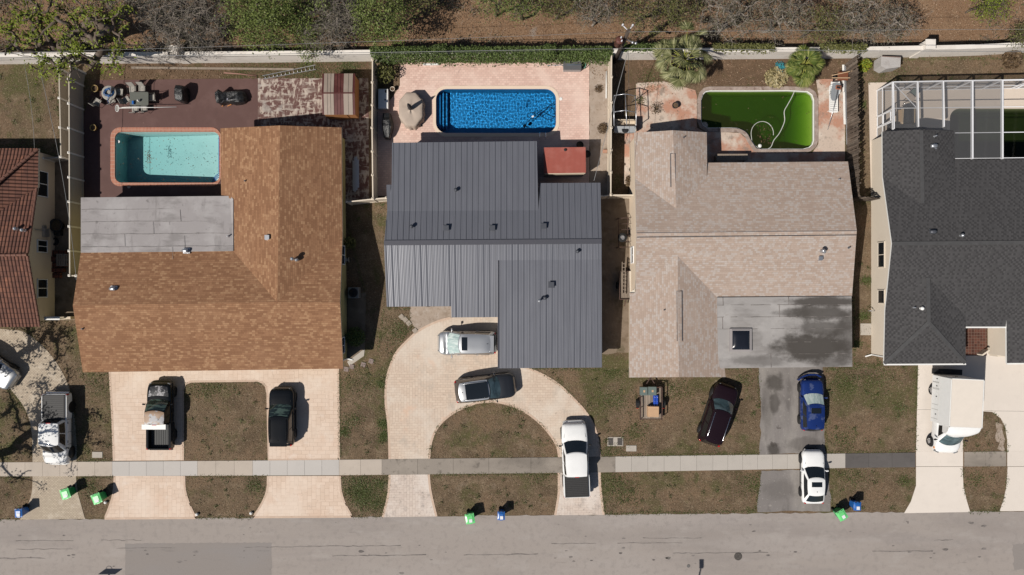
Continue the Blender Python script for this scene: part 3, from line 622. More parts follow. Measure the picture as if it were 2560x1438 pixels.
class Roof:
    """slabs over pixel polygons (px, py, height); each gets metre UVs along its eave"""
    def __init__(s): s.polys = []
    def add(s, pts, mi=0): s.polys.append(([P(*p) for p in pts], mi)); return s
    def normal(s, q):
        n = Vector((0, 0, 0))
        for i in range(len(q)):
            a, b = q[i], q[(i+1) % len(q)]; n += Vector(((a.y-b.y)*(a.z+b.z), (a.z-b.z)*(a.x+b.x), (a.x-b.x)*(a.y+b.y)))
        n.normalize(); return n if n.z > 0 else -n
    def uvof(s, q):
        n = s.normal(q)
        u = Vector((0, 0, 1)).cross(n); u = u.normalized() if u.length > .06 else Vector((1, 0, 0))
        # keep courses square to the house: snap to the nearest axis
        u = Vector((math.copysign(1, u.x), 0, 0)) if abs(u.x) > abs(u.y) else Vector((0, math.copysign(1, u.y), 0))
        u = (u-n*u.dot(n)).normalized(); v = n.cross(u); return u, v, n
    def height(s, x, y):
        best = None
        for q, _ in s.polys:
            n = len(q); ins = False; j = n-1
            for i in range(n):
                a, b = q[i], q[j]
                if (a.y > y) != (b.y > y) and x < (b.x-a.x)*(y-a.y)/(b.y-a.y)+a.x: ins = not ins
                j = i
            if ins:
                nn = s.normal(q); c = sum(q, Vector())/n; z = c.z-((x-c.x)*nn.x+(y-c.y)*nn.y)/nn.z
                best = z if best is None else max(best, z)
        return best
    def build(s, name, mats, parent, th=.16, ribs=None, rim=1, extra=None):
        b = MB(); cnt = {}
        key = lambda p: (round(p.x, 2), round(p.y, 2), round(p.z, 2))
        for q, mi in s.polys:
            n = s.normal(q); k = len(q); ar = sum(q[i].x*q[(i+1) % k].y-q[(i+1) % k].x*q[i].y for i in range(k))
            if ar < 0: q.reverse()
            u, v, n = s.uvof(q); o = b.add(q, [tuple(range(k))], mi)
            for i in range(k): b.uv[o+i] = (q[i].dot(u), q[i].dot(v))
            b.add([p-Vector((0, 0, th)) for p in q], [tuple(reversed(range(k)))], rim)
            for i in range(k):
                e = frozenset((key(q[i]), key(q[(i+1) % k]))); cnt[e] = cnt.get(e, [])+[(q[i], q[(i+1) % k])]
            if ribs and mi == 0:
                us = [p.dot(u) for p in q]; x = math.ceil(min(us)/ribs)*ribs
                while x < max(us):
                    hit = []
                    for i in range(k):
                        a, c = us[i]-x, us[(i+1) % k]-x
                        if a*c < 0: hit.append(q[i]+(q[(i+1) % k]-q[i])*(a/(a-c)))
                    hit.sort(key=lambda p: p.dot(v))
                    for h0, h1 in zip(hit[::2], hit[1::2]): b.bar(h0+n*.016, h1+n*.016, .034, .034, 0, n)
                    x += ribs
        for e, L in cnt.items():
            if len(L) == 1:
                a, c = L[0]; d = Vector((0, 0, th)); b.add([a-d, c-d, c, a], [(0, 1, 2, 3)], rim)
        if extra: b.add(extra.v, extra.f, len(mats)-1)
        return b.build(name, mats, parent)

def walls(parent, roof, fp, m, name='wall', drop=.17, zmin=2.0):
    """wall panels that follow the roof's underside, on a ground footprint (metres)"""
    b = MB(); n = len(fp); ar = sum(fp[i][0]*fp[(i+1) % n][1]-fp[(i+1) % n][0]*fp[i][1] for i in range(n))
    if ar < 0: fp = fp[::-1]
    cx = sum(p[0] for p in fp)/n; cy = sum(p[1] for p in fp)/n
    for i in range(n):
        a, c = Vector(fp[i]), Vector(fp[(i+1) % n]); L = (c-a).length; k = max(1, int(L/.3)); vs = []
        for j in range(k+1):
            p = a+(c-a)*j/k; q = p+(c-a).normalized().orthogonal()*0
            nrm = Vector(((c-a).y, -(c-a).x)).normalized(); z = roof.height(*(p-nrm*.03)) or roof.height(p.x+(cx-p.x)*.02, p.y+(cy-p.y)*.02) or 2.5
            vs += [(p.x, p.y, -.02), (p.x, p.y, max(zmin, z-drop))]
        b.add(vs, [(2*j, 2*j+2, 2*j+3, 2*j+1) for j in range(k)])
    return b.build(name, m, parent)

def window(parent, c, w, h, nrm, sash=2, frame=None):
    """c = centre (m), nrm = outward wall direction in the plane"""
    nrm = Vector((*nrm, 0)).normalized(); t = Vector((-nrm.y, nrm.x, 0)); c = Vector(c); b = MB(); up = Vector((0, 0, 1)); M3 = Matrix((t, nrm, up)).transposed()
    for dx, dz, ww, hh in ((0, h/2, w+.1, .06), (0, -h/2, w+.1, .06), (-w/2, 0, .06, h), (w/2, 0, .06, h)): b.box(c+t*dx+up*dz+nrm*.03, (ww, .08, hh), M=M3)
    for k in range(1, sash): b.box(c+t*(-w/2+w*k/sash)+nrm*.03, (.05, .07, h-.06), M=M3)
    f = b.build('window', frame or M['whitemetal'], parent)
    g = MB(); g.box(c+nrm*.01, (w-.05, .03, h-.05), M=M3); o = g.build('pane', M['glass'], None)
    # sub-part: parented to the frame, in the same space
    o.parent = f
    for v in o.data.vertices: v.co -= Vector(parent.location)
    return f
def doorpart(parent, c, w, h, nrm, m):
    nrm = Vector((*nrm, 0)).normalized(); t = Vector((-nrm.y, nrm.x, 0)); M3 = Matrix((t, nrm, Vector((0, 0, 1)))).transposed()
    b = MB(); b.box(c, (w, .06, h), M=M3)
    for i in (-1, 1):
        for k in (-1, 1): b.box(Vector(c)+t*i*w*.22+Vector((0, 0, k*h*.22))+nrm*.035, (w*.3, .02, h*.3), M=M3)
    return b.build('door', m, parent)
def pvent(parent, px, py, h, hv=.35, r=.05, m=None, tilt=0):
    b = MB(); p = P(px, py, h); b.lathe([(r*2.4, -.06), (r*1.6, .03), (r*1.1, .05), (r, .06), (r, hv), (r*.8, hv)], p, 10); return b.build('vent_pipe', m or M['galv'], parent)
def hoodvent(parent, px, py, h, m, w=.34):
    b = MB(); p = P(px, py, h); b.box(p+Vector((0, 0, .02)), (w*1.25, w*1.25, .04)); b.box(p+Vector((0, 0, .13)), (w, w, .20), taper=.85); b.box(p+Vector((0, 0, .245)), (w*1.1, w*1.1, .03)); return b.build('roof_vent', m, parent)
def gooseneck(parent, px, py, h, m):
    b = MB(); p = P(px, py, h); b.tube([p+Vector((-.22, 0, .08)), p+Vector((-.12, 0, .16)), p+Vector((.02, 0, .17)), p+Vector((.16, 0, .15))], .15, 12); b.box(p+Vector((0, 0, .03)), (.5, .42, .05)); return b.build('roof_vent', m, parent)
def mushroom(parent, px, py, h, m, hv=.5, dx=.18):
    b = MB(); p = P(px, py, h)
    for d, hh, r in ((0, hv, .07), (-dx*.0, 0, 0)):
        if r: b.lathe([(r*2, -.08), (r*1.4, .03), (r, .06), (r, hh-.1), (r*2.0, hh-.1), (r*2.0, hh), (r*.6, hh+.1)], p, 12)
    return b.build('roof_vent', m, parent)

M['seam2'] = layered('lapped roofing seam', (.15, .14, .135), [((.27, .25, .245), 2., .40, .6, 1.)], rough=.8)
mildew(M['asph_drive'], [(tuple(P(x, y).xy), r_, k) for (x, y), r_, k in OILY])
# --- house with the brown shingle roof
h = thing('house', 'house with brown shingle roof and flat grey section beside the turquoise pool', 'house', P(560, 720))
h1 = h; r = Roof()
r.add([(182, 764, 3.7), (693, 756, 3.7), (850, 757, 3.7), (858, 922, 2.5), (207, 931, 2.5)])
r.add([(182, 764, 3.7), (202, 631, 2.75), (583, 628, 2.70), (693, 756, 3.7)])
r.add([(693, 756, 3.7), (583, 628, 2.70), (583, 498, 2.72), (553, 492, 2.46), (551, 321, 2.46), (700, 314, 3.72)])
r.add([(693, 756, 3.7), (700, 314, 3.72), (854, 319, 2.46), (856, 592, 2.46)])
r.add([(693, 756, 3.7), (856, 592, 2.46), (850, 757, 3.7)])
o = r.build('roof', [M['roof_brown'], M['fascia']], h)
b = MB()
for y in (524, 555, 586, 618):
    pts = [(203+380*k/16, y+random.uniform(-.8, .8)-3*k/16) for k in range(17)]
    hz = 2.55+.25*(y-494)/136
    for i in range(16): b.bar(P(*pts[i], hz+.025), P(*pts[i+1], hz+.025+.0), random.uniform(.012, .035), .012)
for x, y in ((450, 524), (382, 555), (310, 586), (460, 590), (430, 618)): b.bar(P(x, y, 2.60+.25*(y-494)/136), P(x+2, y+30, 2.60+.25*(y-464)/136), .018, .012)
fr = Roof(); fr.add([(202, 494, 2.55), (575, 490, 2.62), (583, 498, 2.78), (583, 628, 2.80), (202, 632, 2.80)]); fl_o = fr.build('flat_roof', [M['flat_grey'], M['fascia'], M['seam2']], h, .12, extra=b)
q = px2([(227, 915), (843, 908), (842, 333), (567, 335), (567, 500), (222, 503)], 0)
c0 = lambda px, py, hh, dx=0, dy=0: P(px, py, hh)+Vector((dx, dy, 0))
fp1 = [(c0(207, 931, 2.5).x+.45, c0(207, 931, 2.5).y+.45), (c0(858, 922, 2.5).x-.3, c0(858, 922, 2.5).y+.45), (c0(854, 319, 2.46).x-.32, c0(854, 319, 2.46).y-.4), (c0(551, 321, 2.46).x+.35, c0(551, 321, 2.46).y-.4), (c0(553, 500, 2.46).x+.35, c0(553, 500, 2.46).y-.3), (c0(202, 494, 2.5).x+.3, c0(202, 494, 2.5).y-.3)]
rr_ = Roof(); rr_.polys = r.polys+fr.polys
walls(h, rr_, fp1, M['wall_olive'])
window(h, (fp1[1][0], P(0, 640).y, 1.5), 1.4, 1.1, (1, 0)); window(h, (fp1[1][0], P(0, 860).y, 1.5), 1.2, 1.0, (1, 0)); window(h, (P(700, 0).x, fp1[0][1], 1.45), 2.2, 1.3, (0, -1)); window(h, (P(480, 0).x, fp1[0][1], 1.45), 1.8, 1.3, (0, -1))
doorpart(h, Vector((P(590, 0).x, fp1[0][1]-.03, 1.05)), .95, 2.1, (0, -1), M['door']); window(h, (P(700, 0).x, fp1[2][1], 1.3), 2.4, 1.7, (0, 1))
pvent(h, 614, 453, 2.95, .22, m=M['gal_dark']); gooseneck(h, 286, 722, 3.38, M['galv']); gooseneck(h, 467, 627, 2.80, M['galv']); hoodvent(h, 670, 594, 3.45, M['galv'], .30); mushroom(h, 736, 648, 3.4, M['galv'], .62); mushroom(h, 744, 650, 3.33, M['galv'], .30)
pvent(h, 571, 591, 2.78, .25); pvent(h, 208, 822, 3.25, .22, m=M['gal_dark']); 
b = MB(); x, y, _ = c0(858, 922, 2.5); b.bar((x-.29, y+.5, 2.4), (x-.24, y+.52, .1), .08, .1); b.bar((x-.27, y+.5, .1), (x+.15, y+.40, .06), .09, .07); b.build('downspout', M['white'], h)

# --- house with the charcoal metal roof
h = thing('house', 'house with charcoal standing seam metal roof beside the bright blue pool', 'house', P(1235, 640)); h2 = h; r = Roof()
r.add([(960, 608, 3.6), (1504, 604, 3.6), (1501, 457, 2.6), (1350, 458, 2.6), (1346, 526, 3.06), (968, 528, 3.06)])
r.add([(968, 528, 3.06), (1346, 526, 3.06), (1342, 353, 2.72), (980, 357, 2.72), (979, 462, 2.93)])
r.add([(968, 528, 3.06), (979, 462, 2.62), (966, 462, 2.60)])
r.add([(960, 608, 3.6), (967, 767, 2.50), (1128, 766, 2.50), (1129, 794, 2.31), (1246, 793, 2.31), (1246, 651, 3.30), (1504, 649, 3.30), (1504, 604, 3.6)])
r.add([(1246, 651, 3.30), (1246, 921, 2.50), (1505, 919, 2.50), (1504, 649, 3.30)])
r.build('roof', [M['roof_metal'], M['fascia_g']], h, .18, ribs=.42)
b = MB(); b.bar(P(960, 607.5, 3.62), P(1504, 603.5, 3.62), .36, .05); b.bar(P(1246, 652, 3.27)+Vector((-.02, 0, 0)), P(1246, 921, 2.47)+Vector((-.02, 0, 0)), .06, .22); b.build('ridge_cap', M['fascia_g'], h)
fp2 = [(c0(966, 462, 2.55).x+.4, P(0, 757, 2.5).y), (c0(1128, 766, 2.5).x, P(0, 757, 2.5).y), (c0(1128, 766, 2.5).x, P(0, 740, 2.5).y), (c0(1246, 793, 2.5).x+.1, P(0, 740, 2.5).y), (c0(1246, 793, 2.5).x+.1, P(0, 908, 2.5).y), (c0(1505, 919, 2.5).x-.35, P(0, 908, 2.5).y), (c0(1501, 457, 2.5).x-.35, P(0, 470, 2.5).y), (c0(1342, 353, 2.7).x-.3, P(0, 470, 2.5).y), (c0(1342, 353, 2.7).x-.3, P(0, 366, 2.6).y), (c0(980, 357, 2.7).x+.3, P(0, 368, 2.6).y), (c0(980, 357, 2.7).x+.3, P(0, 475, 2.5).y), (c0(966, 462, 2.5).x+.4, P(0, 475, 2.5).y)]
walls(h, r, fp2, M['wall_grey'])
window(h, (P(1060, 0).x, fp2[0][1], 1.45), 1.8, 1.2, (0, -1)); doorpart(h, Vector((P(1190, 0).x, fp2[2][1]-.03, 1.05)), .95, 2.1, (0, -1), M['door']); window(h, (P(1370, 0).x, fp2[4][1], 1.4), 2.6, 1.4, (0, -1), 3); window(h, (P(1160, 0).x, fp2[8][1], 1.2), 3.0, 2.0, (0, 1), 3)
for x, y, z in ((1116, 571, 3.33), (1231, 571, 3.33), (1359, 566, 3.3), (1378, 712, 3.12)): hoodvent(h, x, y, z, M['gal_dark'], .36)
for x, y, z, v in ((1140, 476, 2.94, .32), (1030, 567, 3.32, .32), (1443, 629, 3.44, .3), (1362, 745, 3.02, .28)): mushroom(h, x, y, z, M['gal_dark'], v)
mushroom(h, 1348, 752, 3.0, M['galv'], .55)

# --- house with the pinkish shingle roof
h = thing('house', 'house with pinkish shingle roof and blackened flat carport roof beside the green pool', 'house', P(1860, 640)); h3 = h; r = Roof()
RZ = 3.85
r.add([(1591, 583, RZ), (2142, 577, RZ), (2120, 404, 2.45), (1768, 407, 2.45), (1768, 443, 2.74), (1691, 522, 3.37), (1588, 447, 2.74)])
r.add([(1691, 522, 3.37), (1588, 447, 2.74), (1586, 332, 2.5), (1682, 326, 3.37)])
r.add([(1691, 522, 3.37), (1682, 326, 3.37), (1767, 331, 2.5), (1768, 443, 2.74)])
r.add([(1591, 583, RZ), (1589, 733, 2.55), (1574, 733, 2.45), (1575, 742, 2.47), (1694, 640, 3.36), (1793, 744, 2.56), (2130, 741, 2.62), (2142, 577, RZ)])
r.add([(1694, 640, 3.36), (1575, 742, 2.47), (1573, 944, 2.45), (1697, 943, 3.36)])
r.add([(1694, 640, 3.36), (1697, 943, 3.36), (1814, 943, 2.45), (1793, 744, 2.56)])
r.build('roof', [M['roof_pink'], M['fascia']], h)
b = MB()
for y, x0, x1 in ((763, 1793, 2128), (793, 1793, 2128), (823, 1793, 2128), (856, 1793, 2128), (886, 1800, 2128)):
    hz = 2.73-.19*(y-743)/175; pts = [(x0+(x1-x0)*k/20, y+random.uniform(-.5, .5)-2*k/20) for k in range(21)]
    for i in range(20):
        if random.random() < .8: b.bar(P(*pts[i], hz+.004), P(*pts[i+1], hz+.004), random.uniform(.012, .05), .012)
for x, y0, y1 in ((1807, 744, 762), (1971, 742, 762), (1948, 763, 793), (1806, 793, 823), (1808, 857, 886), (1927, 884, 919)): b.bar(P(x, y0, 2.735-.19*(y0-743)/175), P(x+1, y1, 2.735-.19*(y1-743)/175), .05, .012)
fr = Roof(); fr.add([(1793, 744, 2.72), (2129, 741, 2.72), (2131, 917, 2.52), (1795, 921, 2.56)]); flat3 = fr.build('flat_roof', [M['flat_old'], M['flat_grey'], M['seam']], h, .14, extra=b)
b = MB()
for ya, xa, xb, m_ in ((578.5, 1592, 2141, 0), (589.5, 1592, 2141, 0)): b.bar(P(xa, ya+4, RZ-.02), P(xb, ya-1.5, RZ-.02), .035, .05)
for xa, y0, y1, hz in ((1676, 384, 468, 3.33), (1688, 384, 468, 3.33), (1692, 728, 853, 3.33), (1704.5, 728, 853, 3.33)): b.bar(P(xa, y0, hz), P(xa+.8, y1, hz), .035, .06)
b.bar(P(1676, 384, 3.34), P(1688, 384, 3.34), .03, .05); b.bar(P(1692, 728, 3.34), P(1704.5, 728, 3.34), .03, .05)
b.build('ridge_vent', M['gal_dark'], h)
fp3 = [(c0(1574, 740, 2.45).x+.35, P(0, 930, 2.45).y), (c0(1814, 943, 2.45).x-.4, P(0, 930, 2.45).y), (c0(1814, 943, 2.45).x-.4, P(0, 760, 2.5).y), (c0(2120, 404, 2.45).x-.35, P(0, 760, 2.5).y), (c0(2120, 404, 2.45).x-.35, P(0, 419, 2.45).y), (c0(1767, 331, 2.5).x-.35, P(0, 419, 2.45).y), (c0(1767, 331, 2.5).x-.35, P(0, 343, 2.5).y), (c0(1588, 447, 2.5).x-.02, P(0, 343, 2.5).y), (c0(1588, 447, 2.5).x-.02, P(0, 735, 2.45).y), (c0(1574, 740, 2.45).x+.35, P(0, 735, 2.45).y)]
rr_ = Roof(); rr_.polys = r.polys+fr.polys; walls(h, rr_, fp3, M['wall_tan'])
b = MB()
for x, y in ((2118, 905), (1960, 908)): b = MB(); p = P(x, y, 2.4); b.bar((p.x, p.y, 0), (p.x, p.y, 2.4), .12); b.build('carport_post', M['white'], h)
window(h, (P(1690, 0).x, fp3[0][1], 1.4), 2.2, 1.3, (0, -1)); window(h, (fp3[7][0], P(0, 640).y, 1.5), 1.2, 1.0, (-1, 0)); window(h, (P(1950, 0).x, fp3[4][1], 1.3), 2.4, 1.9, (0, 1)); doorpart(h, Vector((P(1880, 0).x, fp3[3][1]-.03, 1.05)), .95, 2.1, (0, -1), M['door'])
for x, y, z, v, mm in ((1709, 344, 3.1, .22, 'gal_dark'), (2097, 449, 2.8, .2, 'galv'), (1660, 775, 3.05, .2, 'gal_dark'), (2122, 619, 3.55, .2, 'gal_dark')): pvent(h, x, y, z, v, .045, M[mm])
mushroom(h, 2050, 628, 3.43, M['galv'], .6); mushroom(h, 2053, 630, 3.42, M['galv'], .55); hoodvent(h, 2049, 646, 3.28, M['galv'], .26)
b = MB(); p = P(1850, 850, 2.62); b.box(p+Vector((0, 0, .08)), (1.62, 1.70, .2)); b.box(p+Vector((0, 0, .20)), (1.36, 1.52, .06)); sk = b.build('skylight', M['flat_grey'], h)
b = MB(); n = 14; vs = [(p.x+.64*(2*i/n-1), p.y+.70*(2*j/n-1), p.z+.235+.16*(1-(2*i/n-1)**4)*(1-(2*j/n-1)**4)) for j in range(n+1) for i in range(n+1)]
b.add([Vector(v)-h.location for v in vs], [(j*(n+1)+i, j*(n+1)+i+1, (j+1)*(n+1)+i+1, (j+1)*(n+1)+i) for j in range(n) for i in range(n)], 0, True); o = b.build('pane', plain('smoked acrylic', (.012, .014, .02), .18, 0, .7), None); o.parent = sk

# --- house with the charcoal shingle roof (right)
h = thing('house', 'house with charcoal shingle roof and beige walls behind the white box truck', 'house', P(2400, 600)); h4 = h; r = Roof(); E = 2.5; RZ = 3.75
r.add([(2230, 609, RZ), (2900, 604, RZ), (2900, 396, E), (2386, 399, E), (2386, 437, 2.74), (2306, 512, 3.25), (2207, 442, 2.72)])
r.add([(2306, 512, 3.25), (2207, 442, 2.72), (2206, 329, E), (2303, 324, 3.27)]); r.add([(2306, 512, 3.25), (2303, 324, 3.27), (2386, 327, E), (2386, 437, 2.74)])
r.add([(2230, 609, RZ), (2213, 776, 2.62), (2320, 692, 3.27), (2414, 790, 2.60), (2414, 817, 2.42), (2517, 817, 2.42), (2516, 800, 2.52), (2640, 680, 3.3), (2900, 676, 3.3), (2900, 604, RZ)])
r.add([(2320, 692, 3.27), (2213, 776, 2.62), (2210, 910, 2.42), (2322, 806, 3.22)])
r.add([(2320, 692, 3.27), (2322, 806, 3.22), (2414, 909, 2.42), (2414, 790, 2.60)])
r.add([(2322, 806, 3.22), (2210, 910, 2.42), (2414, 909, 2.42)])
r.add([(2516, 800, 2.52), (2517, 908, 2.42), (2640, 907, 3.3), (2640, 680, 3.3)]); r.add([(2640, 680, 3.3), (2640, 907, 3.3), (2900, 904, 2.42), (2900, 676, 3.3)])
r.build('roof', [M['roof_dark'], M['fascia_w']], h, .14)
b = MB(); M['cap_dark'] = plain('charcoal ridge shingles', (.066, .065, .066), .9, noise=.3, sc=3)
for a, c in (((2231, 609, RZ+.01), (2890, 604, RZ+.01)), ((2303.2, 326, 3.28), (2306, 508, 3.26)), ((2320, 694, 3.28), (2322, 806, 3.23)), ((2322, 806, 3.23), (2211, 909, 2.44)), ((2322, 806, 3.23), (2413, 908, 2.44))): b.bar(P(*a), P(*c), .28, .03)
b.build('ridge_cap', M['cap_dark'], h)
xw = P(2178, 0).x; fp4 = [(xw, P(0, 885).y), (c0(2414, 909, 2.4).x-.35, P(0, 885).y), (c0(2414, 909, 2.4).x-.35, P(0, 800).y), (c0(2517, 817, 2.4).x+.35, P(0, 800).y), (c0(2517, 817, 2.4).x+.35, P(0, 885).y), (P(2880, 0).x, P(0, 885).y), (P(2880, 0).x, P(0, 420).y), (c0(2386, 399, E).x-.3, P(0, 420).y), (c0(2386, 399, E).x-.3, P(0, 352).y), (xw, P(0, 352).y)]
walls(h, r, fp4, M['wall_beige'])
nW = (-1, 0)
window(h, (xw, P(0, 637, 1.6).y, 1.55), 1.9, .95, nW, 2, M['wall_beige']); window(h, (xw, P(0, 742, 1.6).y, 1.55), 1.0, .95, nW, 1, M['wall_beige'])
b = MB()   # porch: side walls, tile floor, gutters
p0, p1 = P(2417, 885), P(2480, 800); b.prism([tuple(q.to_2d()) for q in (P(2408, 889), P(2466, 889), P(2466, 795), P(2408, 795))], 0, .05); b.build('porch_floor', brick('brown porch tile', (.12, .048, .033), (.06, .026, .019), (.16, .11, .085), .22, .22, .012, 0, bump=.3), h)
b = MB(); p = P(2472, 885); b.box((p.x, p.y+1.2, 1.1), (.16, 2.4, 2.2)); b.box((p.x+.75, p.y-.05, .5), (1.5, .14, 1.0)); b.bar(P(2449, 887, .35), P(2466, 875, .35), .12, .7); b.build('porch_wall', M['wall_beige'], h)
b = MB()
for a, c in (((2210, 911.5, 2.38), (2414, 910.5, 2.38)), ((2414, 818.5, 2.38), (2517, 818.5, 2.38)), ((2516, 800, 2.42), (2516, 818, 2.42)), ((2517, 909.5, 2.38), (2900, 905.5, 2.38))): b.bar(P(*a), P(*c), .11, .12)
b.bar(P(2211, 911, 2.3), P(2212, 905, 2.2), .08); b.bar((xw-.02, P(0, 884).y-.08, 2.2), (xw-.02, P(0, 884).y-.08, .1), .09, .07); b.bar((xw-.02, P(0, 884).y-.08, .12), (xw-.5, P(0, 888).y-.1, .06), .09, .07)
b.build('gutter', M['fascia_w'], h)
gooseneck(h, 2331, 580, 3.55, M['gal_dark']); mushroom(h, 2402, 589, 3.66, M['galv'], .25); pvent(h, 2284, 769, 2.95, .25); mushroom(h, 2302, 771, 3.08, M['white'], .25); gooseneck(h, 2333, 366, 3.0, M['galv']); pvent(h, 2336, 341, 3.0, .3)
doorpart(h, Vector((P(2492, 0).x, P(0, 800).y-.03, 1.05)), .95, 2.1, (0, -1), M['white'])

# --- house with the tile roof (left edge)
h = thing('house', 'house with brown barrel tile roof and cream wall at the left edge', 'house', P(0, 600)); h0 = h; r = Roof()
r.add([(68, 636, 3.85), (100, 817, 2.5), (-400, 822, 2.5), (-400, 640, 3.85)])
r.add([(68, 636, 3.85), (-400, 640, 3.85), (-400, 560, 3.25), (0, 527, 3.05), (93, 469, 2.57)])
r.add([(96, 371, 2.5), (95, 468, 2.5), (93, 469, 2.57), (0, 527, 3.05), (-60, 565, 3.3), (-110, 560, 3.9), (-75, 515, 3.9)])
r.add([(96, 371, 2.5), (-75, 515, 3.9), (-110, 515, 3.9), (-400, 560, 3.9), (-400, 371, 2.5)])
b = MB()
def caps(a, c, rr=.11, step=.38):
    a, c = P(*a), P(*c); n = int((c-a).length/step)
    for k in range(n): b.tube([a+(c-a)*k/n, a+(c-a)*(k+.96)/n], [rr*1.1, rr*.85], 8, cap=True)
caps((95, 373, 2.53), (-75, 515, 3.93)); caps((68, 637, 3.88), (-120, 640, 3.88)); caps((69, 640, 3.84), (99, 815, 2.54), .09); caps((92, 471, 2.60), (69, 634, 3.84), .09)
r.build('roof', [M['roof_tile'], M['fascia'], plain('ridge tile', (.15, .07, .05), .8, noise=.4, sc=3)], h, .18, extra=b)
xe = P(137, 0).x; fp0 = [(xe, P(0, 800).y), (P(-390, 0).x, P(0, 800).y), (P(-390, 0).x, P(0, 392).y), (xe, P(0, 392).y)]
walls(h, r, fp0, M['wall_cream'])
for y, w_, hh in ((460, 1.9, 1.2), (616, .9, 1.1), (721, 1.35, 1.1)): window(h, (xe, P(0, y, 1.5).y, 1.5), w_, hh, (1, 0), 2)
for x, y, v in ((42, 572, .25), (62, 576, .35)): mushroom(h, x, y, 3.5, M['galv'], v)
b = MB(); b.box((xe+.1, P(0, 582, 1.2).y, 1.2), (.18, .62, .55)); b.box((xe+.08, P(0, 568, 1.3).y, 1.35), (.16, .25, .35)); b.bar((xe+.1, P(0, 580).y, 1.4), (xe+.1, P(0, 580).y, 2.4), .05); b.build('meter_box', M['galv'], h)
# ------------------------------------------------------------------ walls and fences
M['wall_white'] = layered('whitewashed block wall', (.74, .69, .63), [((.60, .54, .48), .6, .48, .7, .6), ((.40, .36, .32), 1.6, .6, .76, .55), ((.20, .18, .15), 3., .66, .78, .5)], bump=(20, .25, .02))
M['vinyl'] = plain('cream vinyl', (.66, .57, .46), .5, noise=.06); M['vinyl_w'] = plain('white vinyl', (.78, .74, .68), .45, noise=.05); M['vinyl_t'] = plain('tan vinyl', (.44, .385, .315), .5, noise=.06)
M['oldwood'] = layered('weathered fence wood', (.120, .092, .072), [((.20, .165, .135), 2., .46, .66, .8, (1, 1, .3)), ((.055, .042, .034), 3., .52, .7, .7, (1, 1, .3)), ((.26, .225, .19), 5., .6, .75, .6)], coord='obj', bump=(18, .5, .02), var=.35)
def base_wall(name, label, pts, hgt, wd, m, pillars=(), cap=None):
    t = thing(name, label, 'wall', P(*pts[0])); b = MB()
    for a, c in zip(pts[:-1], pts[1:]): b.bar(P(*a)+Vector((0, 0, hgt/2)), P(*c)+Vector((0, 0, hgt/2)), wd, hgt)
    b.build('wall_panel', m, t)
    if cap:
        b = MB()
        for a, c in zip(pts[:-1], pts[1:]): b.bar(P(*a)+Vector((0, 0, hgt+.03)), P(*c)+Vector((0, 0, hgt+.03)), wd+.08, .06)
        b.build('coping', m, t)
    for x, y in pillars:
        b = MB(); p = P(x, y); b.box((p.x, p.y, (hgt+.45)/2), (.62, .62, hgt+.45)); b.box((p.x, p.y, hgt+.48), (.74, .74, .08)); b.build('pillar', m, t)
    return t
base_wall('boundary_wall', 'whitewashed block wall with square pillar along the back of the yards', [(-900, 162), (0, 157), (640, 153.5), (930, 150), (1500, 147), (2060, 143), (2150, 142), (2360, 138), (2450, 135), (2560, 128), (3100, 95)], 1.8, .24, M['wall_white'], [(467, 150), (2283, 136), (-300, 158)], True)

def vinyl(label, pts, hgt, m, mp, step=1.93, group=None, pick=None):
    """panel fence along top-edge pixels; each post a part, each bay a panel"""
    t = thing('vinyl_fence', label, 'fence', P(pts[0][0], pts[0][1], hgt).xy.to_3d(), 0, group)
    W_ = [P(x, y, hgt).xy.to_3d() for x, y in pts]; posts = []
    for a, c in zip(W_[:-1], W_[1:]):
        L = (c-a).length; n = max(1, round(L/step)); dr = (c-a).normalized()
        for k in range(n):
            p, q = a+(c-a)*k/n, a+(c-a)*(k+1)/n; b = MB()
            b.bar(p+Vector((0, 0, hgt/2-.02)), q+Vector((0, 0, hgt/2-.02)), .035, hgt-.2)
            for z, hh in ((hgt-.05, .09), (.13, .14)): b.bar(p+Vector((0, 0, z)), q+Vector((0, 0, z)), .085, hh)
            m_ = int(L/n/.155); sd = dr.cross(Vector((0, 0, 1)))
            for j in range(1, m_): b.bar(p+(q-p)*j/m_+Vector((0, 0, .2)), p+(q-p)*j/m_+Vector((0, 0, hgt-.1)), .02, .05, up=sd)
            b.build('panel', m, t); posts.append(p)
        if (c-W_[-1]).length < .01: posts.append(c)
    for p in posts:
        b = MB(); b.box((p.x, p.y, (hgt+.04)/2), (.13, .13, hgt+.04)); b.box((p.x, p.y, hgt+.06), (.17, .17, .04)); b.lathe([(.085, 0), (.0, .07)], (p.x, p.y, hgt+.08), 4, smooth=False); b.build('post', mp, t)
    return t
vinyl('long tan vinyl fence with white caps left of the turquoise pool yard', [(178, 166), (172, 198), (174, 689), (191, 690)], 1.8, M['vinyl_t'], M['vinyl_w'])
vinyl('lower tan vinyl fence round the dry back yard at the left edge', [(147, 172), (152, 393), (108, 396)], 1.35, M['vinyl_t'], M['vinyl_w'])
vinyl('cream vinyl fence between the maroon deck and the pink patio', [(931, 150), (930, 320), (932, 497)], 1.8, M['vinyl'], M['vinyl'])
vinyl('short cream vinyl fence and gate joining the brown roof house to the metal roof house', [(867, 505), (932, 498), (966, 495)], 1.7, M['vinyl'], M['vinyl'])
vinyl('cream vinyl fence beside the utility pole between the blue and green pool yards', [(1529, 130), (1528, 320), (1527, 487)], 1.8, M['vinyl'], M['vinyl'])
vinyl('short cream vinyl fence between the metal roof house and the pinkish roof house', [(1503, 491), (1527, 488), (1584, 488)], 1.7, M['vinyl'], M['vinyl'])
